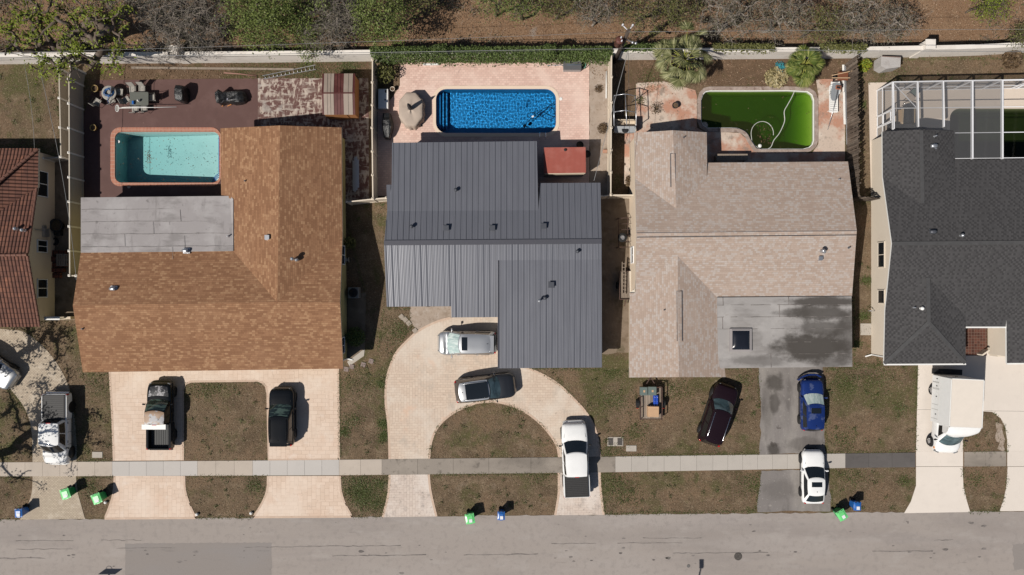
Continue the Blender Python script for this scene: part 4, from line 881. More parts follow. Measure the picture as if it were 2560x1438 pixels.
def woodfence(label, a, c, hgt, lean=0.):
    t = thing('wooden_fence', label, 'fence', P(*a, hgt).xy.to_3d()); A, C_ = P(*a, hgt).xy.to_3d(), P(*c, hgt).xy.to_3d(); L = (C_-A).length; d = (C_-A).normalized(); sd = d.cross(Vector((0, 0, 1))); n = int(L/.145)
    b = MB()
    for k in range(n):
        q = A+d*(k+.5)*L/n; hh = hgt+random.uniform(-.10, .07); off = sd*random.uniform(-.03, .03)+d*random.uniform(-.02, .02)
        b.bar(q-t.location+Vector((0, 0, 0)), q-t.location+off*2+Vector((0, 0, hh)), .128, .022, up=sd)
    b.build('picket_panel', M['oldwood'], t, world=False)
    for z in (.4, 1.1, 1.65):
        b = MB(); b.bar(A+sd*-.04+Vector((0, 0, z)), C_+sd*-.04+Vector((0, 0, z)), .045, .09); b.build('rail', M['oldwood'], t)
    for k in range(int(L/2.4)+1):
        b = MB(); q = A+d*min(L, k*2.4)-sd*.09; b.box((q.x, q.y, hgt/2), (.09, .09, hgt)); b.build('post', M['oldwood'], t)
    return t
woodfence('weathered wooden picket fence right of the green pool', (2144, 139), (2149, 490), 1.95)
woodfence('short weathered wooden fence reaching the beige wall', (2149, 492), (2203, 496), 1.9)
t = thing('low_side_wall', 'low beige wall with a white top beside the tile roof house', 'wall', P(150, 797)); b = MB(); b.bar(P(140, 796)+Vector((0, 0, .3)), P(188, 794)+Vector((0, 0, .3)), .2, .6); b.build('wall_panel', M['wall_cream'], t); b = MB(); b.bar(P(108, 796, 1.2).xy.to_3d()+Vector((0, 0, 1.2)), P(150, 796, 1.2).xy.to_3d()+Vector((0, 0, 1.2)), .25, .06); b.bar(P(118, 796, 1.2).xy.to_3d(), P(118, 796, 1.2).xy.to_3d()+Vector((0, 0, 1.2)), .1); b.bar(P(148, 796, 1.2).xy.to_3d(), P(148, 796, 1.2).xy.to_3d()+Vector((0, 0, 1.2)), .1); b.build('top_shelf', M['white'], t)

# ------------------------------------------------------------------ vehicles
def paint(name, c, metal=0., rough=.3, fade=None, coat=1.):
    s = NT(name); co = s.coord('obj'); col = c
    f = s.noise(co, 2.5, 4); col = s.mix(f, tuple(x*.93 for x in c), tuple(min(1, x*1.05) for x in c))
    if fade:
        for L in fade: col = s.mix(s.step(s.noise(s.mapped(co, (1, 1, 1), L[5]), L[1], 5, .6), L[2], L[3], 0, L[4]), col, L[0])
    return s.fin(col, .6 if coat == 1. and metal < .3 else rough, metal, None, .05 if coat == 1. and metal < .3 else .5, coat*.7)
M['tyre'] = plain('tyre rubber', (.014, .014, .015), .85); M['rim'] = plain('alloy rim', (.45, .45, .46), .35, .8); M['rim_dark'] = plain('dark rim', (.07, .07, .075), .4, .5)
M['cglass'] = plain('car glass', (.010, .013, .016), .04, 0, .9, noise=0); M['shade'] = layered('windscreen with sunshade', (.38, .48, .46), [((.62, .68, .65), 2., .42, .62, .8, (3, .4, 1)), ((.16, .24, .24), 1.6, .52, .72, .6, (2.5, .5, 1))], coord='obj', rough=.05, spec=.8)
M['tealglass'] = layered('windscreen with pale dashboard', (.06, .10, .115), [((.12, .18, .20), 1.0, .42, .65, .7, (1, 2, 1)), ((.02, .03, .035), 1.1, .48, .68, .7, (1, 2.5, 1))], coord='obj', rough=.05, spec=.8)
M['greenglass'] = layered('green tinted windscreen', (.016, .024, .022), [((.10, .15, .125), 1.6, .5, .58, .8, (.5, 2.5, 1))], coord='obj', rough=.05, spec=.8)
M['rubber'] = plain('black trim', (.016, .016, .017), .5); M['redlens'] = plain('red lens', (.42, .012, .01), .15, 0, .6); M['clear'] = plain('headlight lens', (.16, .165, .17), .1, 0, .6); M['amber'] = plain('amber lens', (.6, .2, .02), .2); M['chrome'] = plain('satin chrome', (.75, .76, .78), .22, 1.)
M['cover'] = plain('tonneau vinyl', (.030, .029, .029), .6, noise=.25)
def wheels(t, ax, wb, tr, rad=.34, wid=.22, rim=None):
    out = []
    for y in wb:
        for sx in (-1, 1):
            b = MB(); n = 24; h_ = wid/2
            b.lathe([(rad*.62, -h_), (rad*.93, -h_), (rad, -h_*.6), (rad, h_*.6), (rad*.93, h_), (rad*.62, h_)], (sx*(tr-h_), y, rad), n, axis='x', capb=False, capt=False)
            w = b.build('wheel', M['tyre'], t, world=False)
            b = MB(); b.lathe([(rad*.64, -h_*.8), (rad*.64, h_*.72), (rad*.56, h_*.74), (rad*.50, h_*.45), (rad*.14, h_*.5), (rad*.12, h_*.8)], (0, 0, 0), n, axis='x')
            for k in range(6):
                a = 2*PI*k/6; b.bar((h_*.62, math.cos(a)*rad*.1, math.sin(a)*rad*.1), (h_*.62, math.cos(a)*rad*.6, math.sin(a)*rad*.6), rad*.16, .03, up=(1, 0, 0))
            for i, v in enumerate(b.v): b.v[i] = (v[0]*sx+sx*(tr-h_), v[1]+y, v[2]+rad)
            b.f = [tuple(reversed(f)) for f in b.f] if sx < 0 else b.f
            b.build('rim', rim or M['rim'], w, world=False); out.append(w)
    return out
def hull(stations, zb=.26, n=None):
    """lofted body: stations = (y, half width, top z, crown)"""
    b = MB(); K = 13; sec = []
    for y, w, zt, cr in stations:
        half = [(0, zt+cr), (.40*w, zt+cr*.86), (.72*w, zt+cr*.45), (.89*w, zt-.015), (.965*w, zt-.07), (.99*w, zt-.17), (1.0*w, zt*.62+.12), (.985*w, .50), (.95*w, zb+.07), (.86*w, zb)]
        sec.append([(-x, y, z) for x, z in reversed(half[1:])]+[(x, y, z) for x, z in half])
    m = len(sec[0]); vs = [p for s_ in sec for p in s_]
    b.add(vs, [(i*m+k, i*m+k+1, (i+1)*m+k+1, (i+1)*m+k) for i in range(len(sec)-1) for k in range(m-1)], 0, True)
    b.add(sec[0], [tuple(range(m))]); b.add(sec[-1], [tuple(reversed(range(m)))])
    b.add([p for s_ in sec for p in (s_[0], s_[-1])], [(2*i, 2*i+1, 2*i+3, 2*i+2) for i in range(len(sec)-1)])
    return b
class Cabin:
    """glasshouse: loft from belt outline to roof outline; side(k) patches feed the panes"""
    def __init__(s, yb0, yb1, wb, zb, yt0, yt1, wt, zt, bow=(.10, .22), crown=.07, wtf=None, wbf=None):
        s.a = dict(yb0=yb0, yb1=yb1, wb=wb, zb=zb, yt0=yt0, yt1=yt1, wt=wt, zt=zt); s.bow = bow; s.crown = crown; s.wtf = wtf or wt; s.wbf = wbf or wb
    def ring(s, t, m=8):
        a = s.a; e = t; y0 = a['yb0']+(a['yt0']-a['yb0'])*e; y1 = a['yb1']+(a['yt1']-a['yb1'])*e
        w0 = a['wb']+(a['wt']-a['wb'])*t**1.25; w1 = s.wbf+(s.wtf-s.wbf)*t**1.25; z = a['zb']+(a['zt']-a['zb'])*t
        bw = s.bow; f = bw[1]*(1-.45*t); rr = bw[0]*(1-.3*t); L = []
        for k in range(m): u = -1+2*k/m; L.append((w1*u, y1+f*(1-abs(u)**2.2)-f*.5, z))       # front, left to right
        for k in range(m): u = k/m; L.append((w1+(w0-w1)*u+.03*math.sin(PI*u), y1-f*.5+(y0+rr*.5-y1+f*.5)*u, z))                 # right
        for k in range(m): u = 1-2*k/m; L.append((w0*u, y0-rr*(1-abs(u)**2.2)+rr*.5, z))       # rear
        for k in range(m): u = 1-k/m; L.append((-w1-(w0-w1)*u-.03*math.sin(PI*u), y1-f*.5+(y0+rr*.5-y1+f*.5)*u, z))               # left
        return L
    def shell(s, b, m=8, mi=0, roof_mi=None):
        ts = (0, .3, .6, .85, .96, 1.0); rings = [s.ring(t, m) for t in ts]; n = 4*m; vs = [p for r_ in rings for p in r_]
        b.add(vs, [(i*n+k, i*n+k+1 if k < n-1 else i*n, (i+1)*n+(k+1) % n, (i+1)*n+k) for i in range(len(ts)-1) for k in range(n)], mi, True)
        b.f[-(len(ts)-1)*n:] = [tuple(reversed(f)) for f in b.f[-(len(ts)-1)*n:]]
        G = 14; a = s.a; bw = s.bow; f_ = bw[1]*.55; r_ = bw[0]*.7; vs = []
        ro = MB() if roof_mi is None else b
        for j in range(G+1):
            v = 2*j/G-1
            for i in range(G+1):
                u = 2*i/G-1; c_ = 1-abs(u)**2.2; yf = a['yt1']+f_*c_-f_*.5-(0 if True else 0); yr = a['yt0']-r_*c_+r_*.5
                fr_ = (v+1)/2; wv_ = a['wt']+(s.wtf-a['wt'])*fr_+.03*math.sin(PI*fr_); vs.append((u*wv_*1.002, yr+(yf-yr)*fr_, a['zt']+s.crown*(1-abs(u)**3.2)*(1-abs(v)**5)))
        ro.add(vs, [(j*(G+1)+i, j*(G+1)+i+1, (j+1)*(G+1)+i+1, (j+1)*(G+1)+i) for j in range(G) for i in range(G)], 0 if roof_mi is None else roof_mi, True)
        return ro
    def pane(s, side, f0, f1, t0, t1, off=.012, n=8, tilt=None):
        b = MB(); vs = []; m = 24
        for j in range(n+1):
            t = t0+(t1-t0)*j/n; r_ = s.ring(t, m)
            for i in range(n+1):
                f = f0+(f1-f0)*i/n; x = side*m+f*m; k = int(x); fr_ = x-k; a, c = r_[k % (4*m)], r_[(k+1) % (4*m)]
                if side*m+m == k: a = c = r_[k % (4*m)]
                vs.append([a[q]+(c[q]-a[q])*fr_ for q in range(3)])
        # push outward
        V = [Vector(v) for v in vs]; out = []
        for j in range(n+1):
            for i in range(n+1):
                du = V[j*(n+1)+min(i+1, n)]-V[j*(n+1)+max(i-1, 0)]; dv = V[min(j+1, n)*(n+1)+i]-V[max(j-1, 0)*(n+1)+i]; nr = dv.cross(du)
                nr = nr.normalized() if nr.length > 1e-9 else Vector((0, 0, 1)); out.append(V[j*(n+1)+i]+nr*off)
        b.add(out, [(j*(n+1)+i, (j+1)*(n+1)+i, (j+1)*(n+1)+i+1, j*(n+1)+i+1) for j in range(n) for i in range(n)], 0, True)
        return b
def mirrors(t, x, y, z, m):
    for sx in (-1, 1):
        b = MB(); b.tube([(sx*(x-.06), y, z-.02), (sx*(x+.06), y-.01, z)], .03, 6); b.box((sx*(x+.14), y-.02, z+.03), (.20, .12, .14), rz=sx*.15, taper=.8); o = b.build('side_mirror', m, t, world=False); soft(o, 35, .02)
def car(name, label, px, py, head, L, Wd, pt, belt=.95, roof=1.45, hood=.92, gh=(-.46, -.40, .05, .24), roofm=None, glass=None, rearglass=True, sun=None, rails=None, wt=.80, nose=.72, tail=.9, wb=(-.30, .31), rimm=None, spoiler=None, deck=None, side_split=2, lights='clear', bow=(.12, .24), trimroof=None, rad=.34):
    t = thing(name, label, 'car', P(px, py, .9).xy.to_3d(), R(head), 'vehicles parked along the street'); w = Wd/2; l = L/2
    deckz = deck or belt
    st = [(-l, w*.66, tail*.62, .0), (-l*.99, w*.76, tail*.78, .01), (-l*.965, w*.86, tail*.92, .02), (-l*.93, w*.92, tail*.98, .02), (-l*.86, w*.965, deckz, .03), (-l*.6, w, belt, .04), (0, w, belt, .03), (gh[3]*L, w, belt-.01, .05), (gh[3]*L+.15*l, w*.99, hood+.015, .065)]+[(l*(.70+.30*q), w*(.985-.36*q**3.0), hood-.02-.13*q**2 if q < .8 else (hood-.12)*(1-q)/.2+nose*.66*(q-.8)/.2, .065*(1-q**3)) for q in (0, .2, .4, .6, .75, .86, .94, .985, 1.0)]
    b = hull(st); C_ = Cabin(gh[0]*L, gh[3]*L, w*.90, belt-.02, gh[1]*L, gh[2]*L, w*wt*.93, roof, bow, .06, w*wt, w*.93); ro = C_.shell(b)
    # door seams and arches drawn as shallow dark strips in the body mesh
    for sx in (-1, 1):
        for y in wb: b.lathe([(.0, -.03), (rad*1.17, -.03), (rad*1.17, .012), (.0, .012)], (sx*w*.985, y*L, rad*1.02), 20, 1, 'x')
        for yy in ((gh[2]*L+gh[3]*L)/2-.05, (gh[2]*L+gh[1]*L)/2+.1): b.bar((sx*w*1.001, yy, .36), (sx*w*1.0, yy, belt-.16), .02, .015, 1)
        b.bar((sx*w*.985, wb[0]*L, .30), (sx*w*.985, wb[1]*L, .30), .05, .10, 1)
    for sx in (-1, 1): b.bar((sx*w*.80, gh[3]*L+.22, hood+.035), (sx*w*.70, l*.86, hood-.075), .016, .012, 1)
    body = b.build('body', [pt, M['rubber']], t, world=False); ro.build('roof', roofm or pt, t, world=False)
    C_.pane(0, .04, .96, .05, .93).build('windshield', glass or M['cglass'], t, world=False)
    if rearglass: C_.pane(2, .07, .93, .12, .88).build('rear_window', M['cglass'], t, world=False)
    for sd in (1, 3):
        cuts = np.linspace(.10, .95, side_split+1)
        for q0, q1 in zip(cuts[:-1], cuts[1:]):
            lo, hi = (q0+.015, q1-.015)
            if sd == 3: lo, hi = 1-hi, 1-lo
            C_.pane(sd, lo, hi, .10, .86).build('side_window', M['cglass'], t, world=False)
    wheels(t, None, (wb[0]*L, wb[1]*L), w*1.005, rad, .22, rimm)
    mirrors(t, w*.97, gh[3]*L-.28, belt+.05, pt)
    for sx in (-1, 1):
        b = MB(); b.box((sx*w*.69, l*.932, (hood+nose*.66)/2+.02), (w*.26, .10, .09), rz=-sx*.62); soft(b.build('headlight', M['clear'], t, world=False), 35, .03)
        b = MB(); b.box((sx*w*.80, -l*.948, tail*.88), (w*.18, .09, .20), rz=sx*.5); soft(b.build('taillight', M['redlens'], t, world=False), 35, .03)
    zr = roof+.05
    if sun:
        y0, y1, ww = sun; n = 8; b = MB(); b.add([(ww*(2*i/n-1), y0*L+(y1-y0)*L*j/n, roof+.067-.052*(abs(ww*(2*i/n-1))/(w*wt))**2.4+.006) for j in range(n+1) for i in range(n+1)], [(j*(n+1)+i, j*(n+1)+i+1, (j+1)*(n+1)+i+1, (j+1)*(n+1)+i) for j in range(n) for i in range(n)], 0, True); b.build('sunroof', M['cglass'], t, world=False)
    if rails:
        for sx in (-1, 1):
            b = MB(); x = sx*w*wt*.84; y0, y1 = gh[1]*L+.25, gh[2]*L-.15; b.tube([(x, y0, roof+.02), (x, y0+.12, roof+.09), (x, y1-.12, roof+.09), (x, y1, roof+.02)], .022, 6); b.build('roof_rail', rails, t, world=False)
    if spoiler:
        b = MB(); b.box((0, gh[1]*L-.10, roof-.02), (w*wt*1.75, .34, .05)); soft(b.build('spoiler', spoiler, t, world=False), 35, .02)
    for sx in (-1, 1):
        for yy in ((gh[2]*L+gh[3]*L)/2-.30, (gh[2]*L+gh[1]*L)/2-.12): b = MB(); b.box((sx*(w*1.0+.012), yy, belt-.16), (.03, .18, .035)); b.build('door_handle', pt, t, world=False)
    b = MB(); b.tube([(0, gh[1]*L+.25, roof+.05), (0, gh[1]*L+.18, roof+.11)], [.03, .008], 6); b.build('antenna', M['rubber'], t, world=False)
    b = MB()
    for sx in (-.35, .30): b.bar((sx*w-.25*w, gh[3]*L-.0, belt+.03), (sx*w+.28*w, gh[3]*L-.10, belt+.09), .02, .015)
    b.build('wiper', M['rubber'], t, world=False)
    return t
M['p_black'] = paint('black car paint', (.004, .005, .0065), 0, .25); M['p_maroon'] = paint('dark maroon car paint', (.012, .005, .008), .1, .25); M['p_silver'] = paint('silver car paint', (.55, .56, .57), .75, .32); M['p_grey'] = paint('dark grey car paint', (.035, .038, .045), .5, .28)
M['p_white'] = paint('white car paint', (.78, .78, .77), 0, .3); M['p_blue'] = paint('faded blue car paint', (.010, .028, .135), .2, .3, [((.13, .16, .26), 1.5, .56, .63, .45, (2, 7, 1))]); M['p_cream'] = paint('cream white truck body', (.74, .665, .58), 0, .45, None, .3)
M['p_blackfade'] = paint('peeling black paint', (.012, .012, .015), 0, .45, [((.36, .35, .36), 2.2, .50, .58, .85, (3, 1, 0)), ((.05, .05, .055), 6., .5, .62, .6, (1, 1, 0))], .1)
M['p_rooffade'] = paint('peeling black roof with tan primer', (.02, .02, .022), 0, .5, [((.42, .41, .42), 1.9, .42, .50, .85, (0, 0, 0)), ((.30, .19, .115), 1.4, .47, .54, .95, (0, 4, 0))], .0)
car('suv', 'black station SUV parked on the right arm of the pink U-shaped driveway', 703, 1043, 0, 4.55, 1.92, M['p_black'], .98, 1.62, 1.0, (-.455, -.405, .02, .215), None, M['greenglass'], rails=M['p_black'], wt=.78, nose=.78, tail=1.0, spoiler=M['p_black'])
car('suv', 'silver SUV with open sunroof parked nose left under the metal roof edge', 1167, 858, 90, 4.58, 1.85, M['p_silver'], .98, 1.62, 1.0, (-.475, -.40, .10, .315), None, M['shade'], sun=(-.02, .075, .50), spoiler=M['p_silver'], wt=.78, nose=.76, tail=1.0, bow=(.12, .30))
car('suv', 'dark grey SUV with silver roof end and black glass roof on the circular driveway', 1213, 971, -83, 4.72, 1.93, M['p_grey'], 1.0, 1.66, 1.02, (-.475, -.41, .06, .235), M['p_silver'], M['tealglass'], sun=(-.31, .055, .60), rails=M['p_silver'], wt=.77, nose=.80, tail=1.02, bow=(.2, .28), rad=.36)
car('suv', 'dark maroon SUV with bright roof rails parked askew on the lawn', 1797, 1037, -18.5, 4.85, 1.92, M['p_maroon'], 1.0, 1.72, 1.0, (-.47, -.425, .075, .24), None, M['tealglass'], rails=M['chrome'], wt=.74, nose=.78, tail=1.0, bow=(.16, .30), rad=.37)
t = car('hatchback', 'blue hatchback with faded roof and loose front bumper on the asphalt driveway', 2033, 1013, 0, 4.05, 1.72, M['p_blue'], .90, 1.42, .90, (-.485, -.425, .02, .215), None, M['shade'], sun=(-.135, -.035, .38), wt=.76, nose=.68, tail=.92, rimm=M['rim_dark'], rad=.31)
b = MB(); pts = [(-1.0, 1.86, .42), (-.72, 2.12, .44), (-.2, 2.30, .46), (.4, 2.30, .48), (.75, 2.12, .50)]
for a, c in zip(pts[:-1], pts[1:]): b.bar(a, c, .12, .34)
soft(b.build('front_bumper', M['p_blue'], t, world=False), 40, .03)
car('sedan', 'white hatch sedan with black sunroof parked across the sidewalk', 2036, 1194, 0, 4.2, 1.72, M['p_white'], .86, 1.33, .86, (-.455, -.285, -.005, .195), None, M['cglass'], sun=(-.145, -.055, .40), wt=.74, nose=.64, tail=.86, side_split=1, rad=.31, deck=.88)
car('sedan', 'silver car only partly in view at the left edge on the paver driveway', -32, 915, 235, 4.6, 1.82, M['p_silver'], .92, 1.44, .9, (-.40, -.27, .03, .22), None, M['cglass'], nose=.68)

def pickup(name, label, px, py, head, L, Wd, pt, gh, bed1, belt=1.08, roof=1.78, hood=1.10, roofm=None, hoodm=None, glass=None, cover=None, rimm=None, rad=.39, wb=(-.29, .33), wt=.78, nose=.92, liner=None):
    t = thing(name, label, 'pickup truck', P(px, py, 1.0).xy.to_3d(), R(head), 'vehicles parked along the street'); w = Wd/2; l = L/2; yb = bed1*L
    st = [(yb+.03, w*.98, belt, .02), (yb+.2, w, belt, .02), (0, w, belt, .02), (gh[3]*L, w, belt, .05), (gh[3]*L+.3, w*.99, hood+.01, .07), (l*.70, w*.98, hood-.02, .07), (l*.80, w*.96, hood-.05, .065), (l*.87, w*.92, hood-.09, .06), (l*.91, w*.88, hood-.15, .05), (l*.935, w*.86, nose*.86, .03), (l*.955, w*.85, nose*.70, .02), (l*.98, w*.76, nose*.66, .0), (l*.993, w*.66, nose*.62, 0), (l, w*.52, nose*.56, 0)]
    b = hull(st, .36); C_ = Cabin(gh[0]*L, gh[3]*L, w*.88, belt-.02, gh[1]*L, gh[2]*L, w*wt*.95, roof, (.04, .26), .06, w*wt, w*.92); ro = C_.shell(b)
    for sx in (-1, 1):
        for y in wb[1:]: b.lathe([(.0, -.03), (rad*1.16, -.03), (rad*1.16, .012), (.0, .012)], (sx*w*.985, y*L, rad*1.05), 20, 1, 'x')
        for yy in (gh[2]*L+.12, (gh[2]+gh[1])/2*L): b.bar((sx*w*1.001, yy, .45), (sx*w, yy, belt-.12), .02, .015, 1)
        b.bar((sx*w*.83, gh[3]*L+.25, hood+.03), (sx*w*.70, l*.88, hood-.09), .016, .012, 1)
    b.build('body', [pt, M['rubber']], t, world=False); ro.build('roof', roofm or pt, t, world=False)
    # bed
    b = MB(); y0, y1 = -l*.965, yb; th = .09; zb_ = belt+.02
    outer = [(-w*.97, y1), (-w, y1-.3), (-w, y0+.25), (-w*.965, y0+.04), (-w*.9, y0), (w*.9, y0), (w*.965, y0+.04), (w, y0+.25), (w, y1-.3), (w*.97, y1)]
    inner = [(-w+.17, y1-.07), (-w+.17, y0+.09), (w-.17, y0+.09), (w-.17, y1-.07)]
    b.prism(outer, .42, zb_, [inner[::-1]]); b.prism(inner[::-1], .60, .66, mi=2)
    for k in range(9): b.box(((2*k/8-1)*(w-.26), (y0+y1)/2, .672), (.05, (y1-y0)-.2, .02), mi=2)
    for sx in (-1, 1): b.lathe([(.0, -.03), (rad*1.16, -.03), (rad*1.16, .012), (.0, .012)], (sx*w*.995, wb[0]*L, rad*1.05), 20, 1, 'x')
    bo = b.build('cargo_bed', [pt, M['rubber'], liner or pt], t, world=False); soft(bo, 40, .02)
    if cover:
        b = MB(); n = 12; cy0, cy1 = y0+.05, y1-.02; b.box((0, (cy0+cy1)/2, zb_+.03), (2*w-.20, cy1-cy0, .05))
        for k in range(n): b.box((0, cy0+(cy1-cy0)*(k+.5)/n, zb_+.062), (2*w-.36, (cy1-cy0)/n*.86, .016))
        for sx in (-1, 1): b.box((sx*(w-.13), (cy0+cy1)/2, zb_+.065), (.05, cy1-cy0, .03))
        b.build('bed_cover', cover, t, world=False)
    b = MB(); b.box((0, -l*.985, .58), (Wd*.92, .14, .2)); soft(b.build('rear_bumper', M['chrome'] if cover is not None and pt is M['p_white'] else M['rubber'], t, world=False), 35, .03)
    C_.pane(0, .04, .96, .05, .93).build('windshield', glass or M['cglass'], t, world=False); C_.pane(2, .10, .90, .15, .88).build('rear_window', M['cglass'], t, world=False)
    for sd in (1, 3):
        for q0, q1 in ((.13, .52), (.56, .93)):
            lo, hi = (q0, q1) if sd == 1 else (1-q1, 1-q0); C_.pane(sd, lo, hi, .12, .86).build('side_window', M['cglass'], t, world=False)
    wheels(t, None, (wb[0]*L, wb[1]*L), w*1.01, rad, .26, rimm); mirrors(t, w*1.0, gh[3]*L-.32, belt+.08, pt if pt is not M['p_white'] else M['rubber'])
    for sx in (-1, 1):
        b = MB(); b.box((sx*w*.76, l*.918, nose*.90), (w*.24, .10, .14), rz=-sx*.4); soft(b.build('headlight', M['clear'], t, world=False), 35, .03)
        b = MB(); b.box((sx*w*.93, y0+.05, belt*.86), (w*.14, .10, .34)); soft(b.build('taillight', M['redlens'], t, world=False), 35, .02)
    b = MB(); b.box((0, gh[1]*L-.03, roof-.01), (.32, .05, .04)); b.build('brake_light', M['redlens'], t, world=False)
    for sx in (-1, 1):
        for yy in (gh[2]*L-.10, gh[1]*L+.10): b = MB(); b.box((sx*(w+.012), yy, belt-.14), (.03, .18, .035)); b.build('door_handle', M['rubber'], t, world=False)
    if hoodm:
        n = 10; b = MB(); y0h, y1h = gh[3]*L+.22, l*.83
        b.add([(w*.80*u*(1-.10*v), y0h+(y1h-y0h)*v+.1*(1-u*u), (hood+.01-.075*v**2)+.07*(1-(abs(u)*.80/.89)**2.0*1.0)+.006) for v in np.linspace(0, 1, n) for u in np.linspace(-1, 1, n)], [(j*n+i, j*n+i+1, (j+1)*n+i+1, (j+1)*n+i) for j in range(n-1) for i in range(n-1)], 0, True); b.build('hood', hoodm, t, world=False)
    b = MB()
    for sx in (-.35, .30): b.bar((sx*w-.25*w, gh[3]*L+.03, belt+.03), (sx*w+.28*w, gh[3]*L-.08, belt+.09), .02, .015)
    b.build('wiper', M['rubber'], t, world=False)
    return t
pickup('pickup_truck', 'white crew-cab pickup with black bed cover at the end of the circular driveway', 1439, 1150, 2.2, 5.95, 2.02, M['p_white'], (-.205, -.185, .105, .25), -.19, cover=M['cover'])
pickup('pickup_truck', 'white pickup with folded bed cover facing the street in dappled tree shade', 137, 1074, 180, 5.65, 1.92, M['p_white'], (-.145, -.105, .185, .305), -.135, cover=M['cover'], rimm=M['rim_dark'])
tp = pickup('pickup_truck', 'black pickup with peeling hood and an open empty bed on the pink driveway', 397, 1040, 0, 5.35, 1.90, M['p_black'], (-.115, -.10, .085, .235), -.105, 1.05, 1.72, 1.06, M['p_rooffade'], M['p_blackfade'], M['greenglass'], None, M['rim_dark'], .37, liner=plain('bed liner', (.035, .036, .037), .6))
b = MB(); b.box((0, 0, 0), (1.80, .36, .20)); b.box((0, 0, .105), (1.84, .39, .025)); b.box((.0, -.2, .06), (.12, .02, .06)); q = P(386, 1067, 1.2); o = b.build('truck_toolbox', M['white'], None, loc=None); o.location = (q.x, q.y, 1.20); soft(o, 35, .015); tag(o, 'long white toolbox laid across the black pickup bed', 'toolbox')

# box truck
t = thing('box_truck', 'white box truck with raised cargo body parked nose to the street', 'truck', P(2408, 1010, 0.0).xy.to_3d(), 0, 'vehicles parked along the street')
ctr = P(2416.5, 1009, 3.05); t.location = (ctr.x, ctr.y, 0); t.rotation_euler = (0, 0, R(177.3)); bl, bw_, z0, z1 = 3.55, 2.40, .72, 3.05
b = MB(); b.box((0, 0, (z0+z1)/2), (bw_, bl, z1-z0)); 
for sx in (-1, 1):
    for y, ln in ((-1.55, .5), (-1.0, .5), (-.2, 1.25), (1.15, .7)):
        x = sx*(bw_/2+.006); y0, y1 = y-ln/2, y+ln/2
        for za, zc, ya, yc in ((z0+.08, z0+.9, y0, y0), (z0+.08, z0+.9, y1, y1), (z0+.9, z0+.9, y0, y1)): b.bar((x, ya, za), (x, yc, zc), .012, .022, 1, (sx, 0, 0))
        b.box((x+sx*.01, y, z0+.62), (.03, .06, .12), mi=2)
o = b.build('cargo_box', [M['p_white'], plain('panel seam', (.45, .43, .40), .6), M['dark']], t, world=False)
b = MB(); b.box((0, 0, z1+.015), (bw_-.10, bl-.06, .03)); b.build('roof', M['p_cream'], t, world=False)
b = MB()
for x, y, d in ((-bw_/2, 0, 1), (bw_/2, 0, 1), (0, -bl/2, 0), (0, bl/2, 0)): b.box((x, y, z1+.01), (.06, bl+.05, .05) if d else (bw_+.05, .06, .05))
b.build('edge_trim', M['white'], t, world=False)
b = MB()
for k in range(5): b.box((0, -bl/2-.015, z0+.25+.45*k), (bw_-.25, .03, .42))
b.box((0, -bl/2-.04, z0+1.0), (.18, .04, .08), mi=1); b.build('rear_door', [M['white'], M['dark']], t, world=False)
b = MB(); b.box((0, -bl/2-.28, .55), (bw_*.95, .42, .14)); b.build('rear_bumper', M['rubber'], t, world=False)
b = MB(); nose_ = []   # aerodynamic hood over the cab
N = 10
for j in range(N+1):
    v = j/N; y = bl/2+.90*math.sin(v*PI/2); z = z1-.02-1.05*(1-math.cos(v*PI/2)); w = bw_/2*(1-.16*v**1.5)
    for i in range(N+1): u = 2*i/N-1; nose_.append((w*u, y-.30*abs(u)**3*v-.12*v*0, z-.05*abs(u)**4))
b.add(nose_, [(j*(N+1)+i, j*(N+1)+i+1, (j+1)*(N+1)+i+1, (j+1)*(N+1)+i) for j in range(N) for i in range(N)], 0, True)
for e in (0, N):
    vs = [nose_[j*(N+1)+e] for j in range(N+1)]+[(nose_[j*(N+1)+e][0], bl/2, max(1.9, nose_[j*(N+1)+e][2]-.0)) for j in range(N+1)]
    b.add(vs, [((j, j+1, N+2+j, N+1+j) if e else (j, N+1+j, N+2+j, j+1)) for j in range(N)])
b.build('cab_fairing', M['p_white'], t, world=False)
yf = bl/2+2.42; st = [(bl/2+.02, .93, 1.25, .02), (bl/2+.9, .95, 1.25, .03), (bl/2+1.55, .95, 1.22, .06), (yf-.5, .92, 1.16, .08), (yf-.2, .84, 1.02, .07), (yf-.06, .74, .85, .03), (yf, .60, .62, 0)]
b = hull(st, .36); Cb = Cabin(bl/2+.03, bl/2+1.60, .86, 1.22, bl/2+.03, bl/2+.80, .76, 2.02, (.0, .34), .05, .74, .90); ro = Cb.shell(b)
for sx in (-1, 1): b.lathe([(.0, -.03), (.43, -.03), (.43, .012), (.0, .012)], (sx*.935, bl/2+1.62, .40), 20, 1, 'x')
b.build('cab', [M['p_white'], M['rubber']], t, world=False); ro.build('cab_roof', M['p_white'], t, world=False)
Cb.pane(0, .04, .96, .05, .93).build('windshield', M['tealglass'], t, world=False)
Cb.pane(1, .22, .86, .10, .86).build('side_window', M['cglass'], t, world=False); Cb.pane(3, .14, .78, .10, .86).build('side_window', M['cglass'], t, world=False)
wheels(t, None, (-.55, bl/2+1.62), 1.06, .37, .24); mirrors(t, 1.05, bl/2+1.3, 1.42, M['rubber'])
for sx in (-1, 1):
    b = MB(); b.box((sx*.72, yf-.16, .84), (.34, .18, .20), rz=-sx*.4); soft(b.build('headlight', M['clear'], t, world=False), 35, .03)
    b = MB(); b.box((sx*.90, yf-.42, .86), (.10, .16, .10)); b.build('turn_signal', M['amber'], t, world=False)
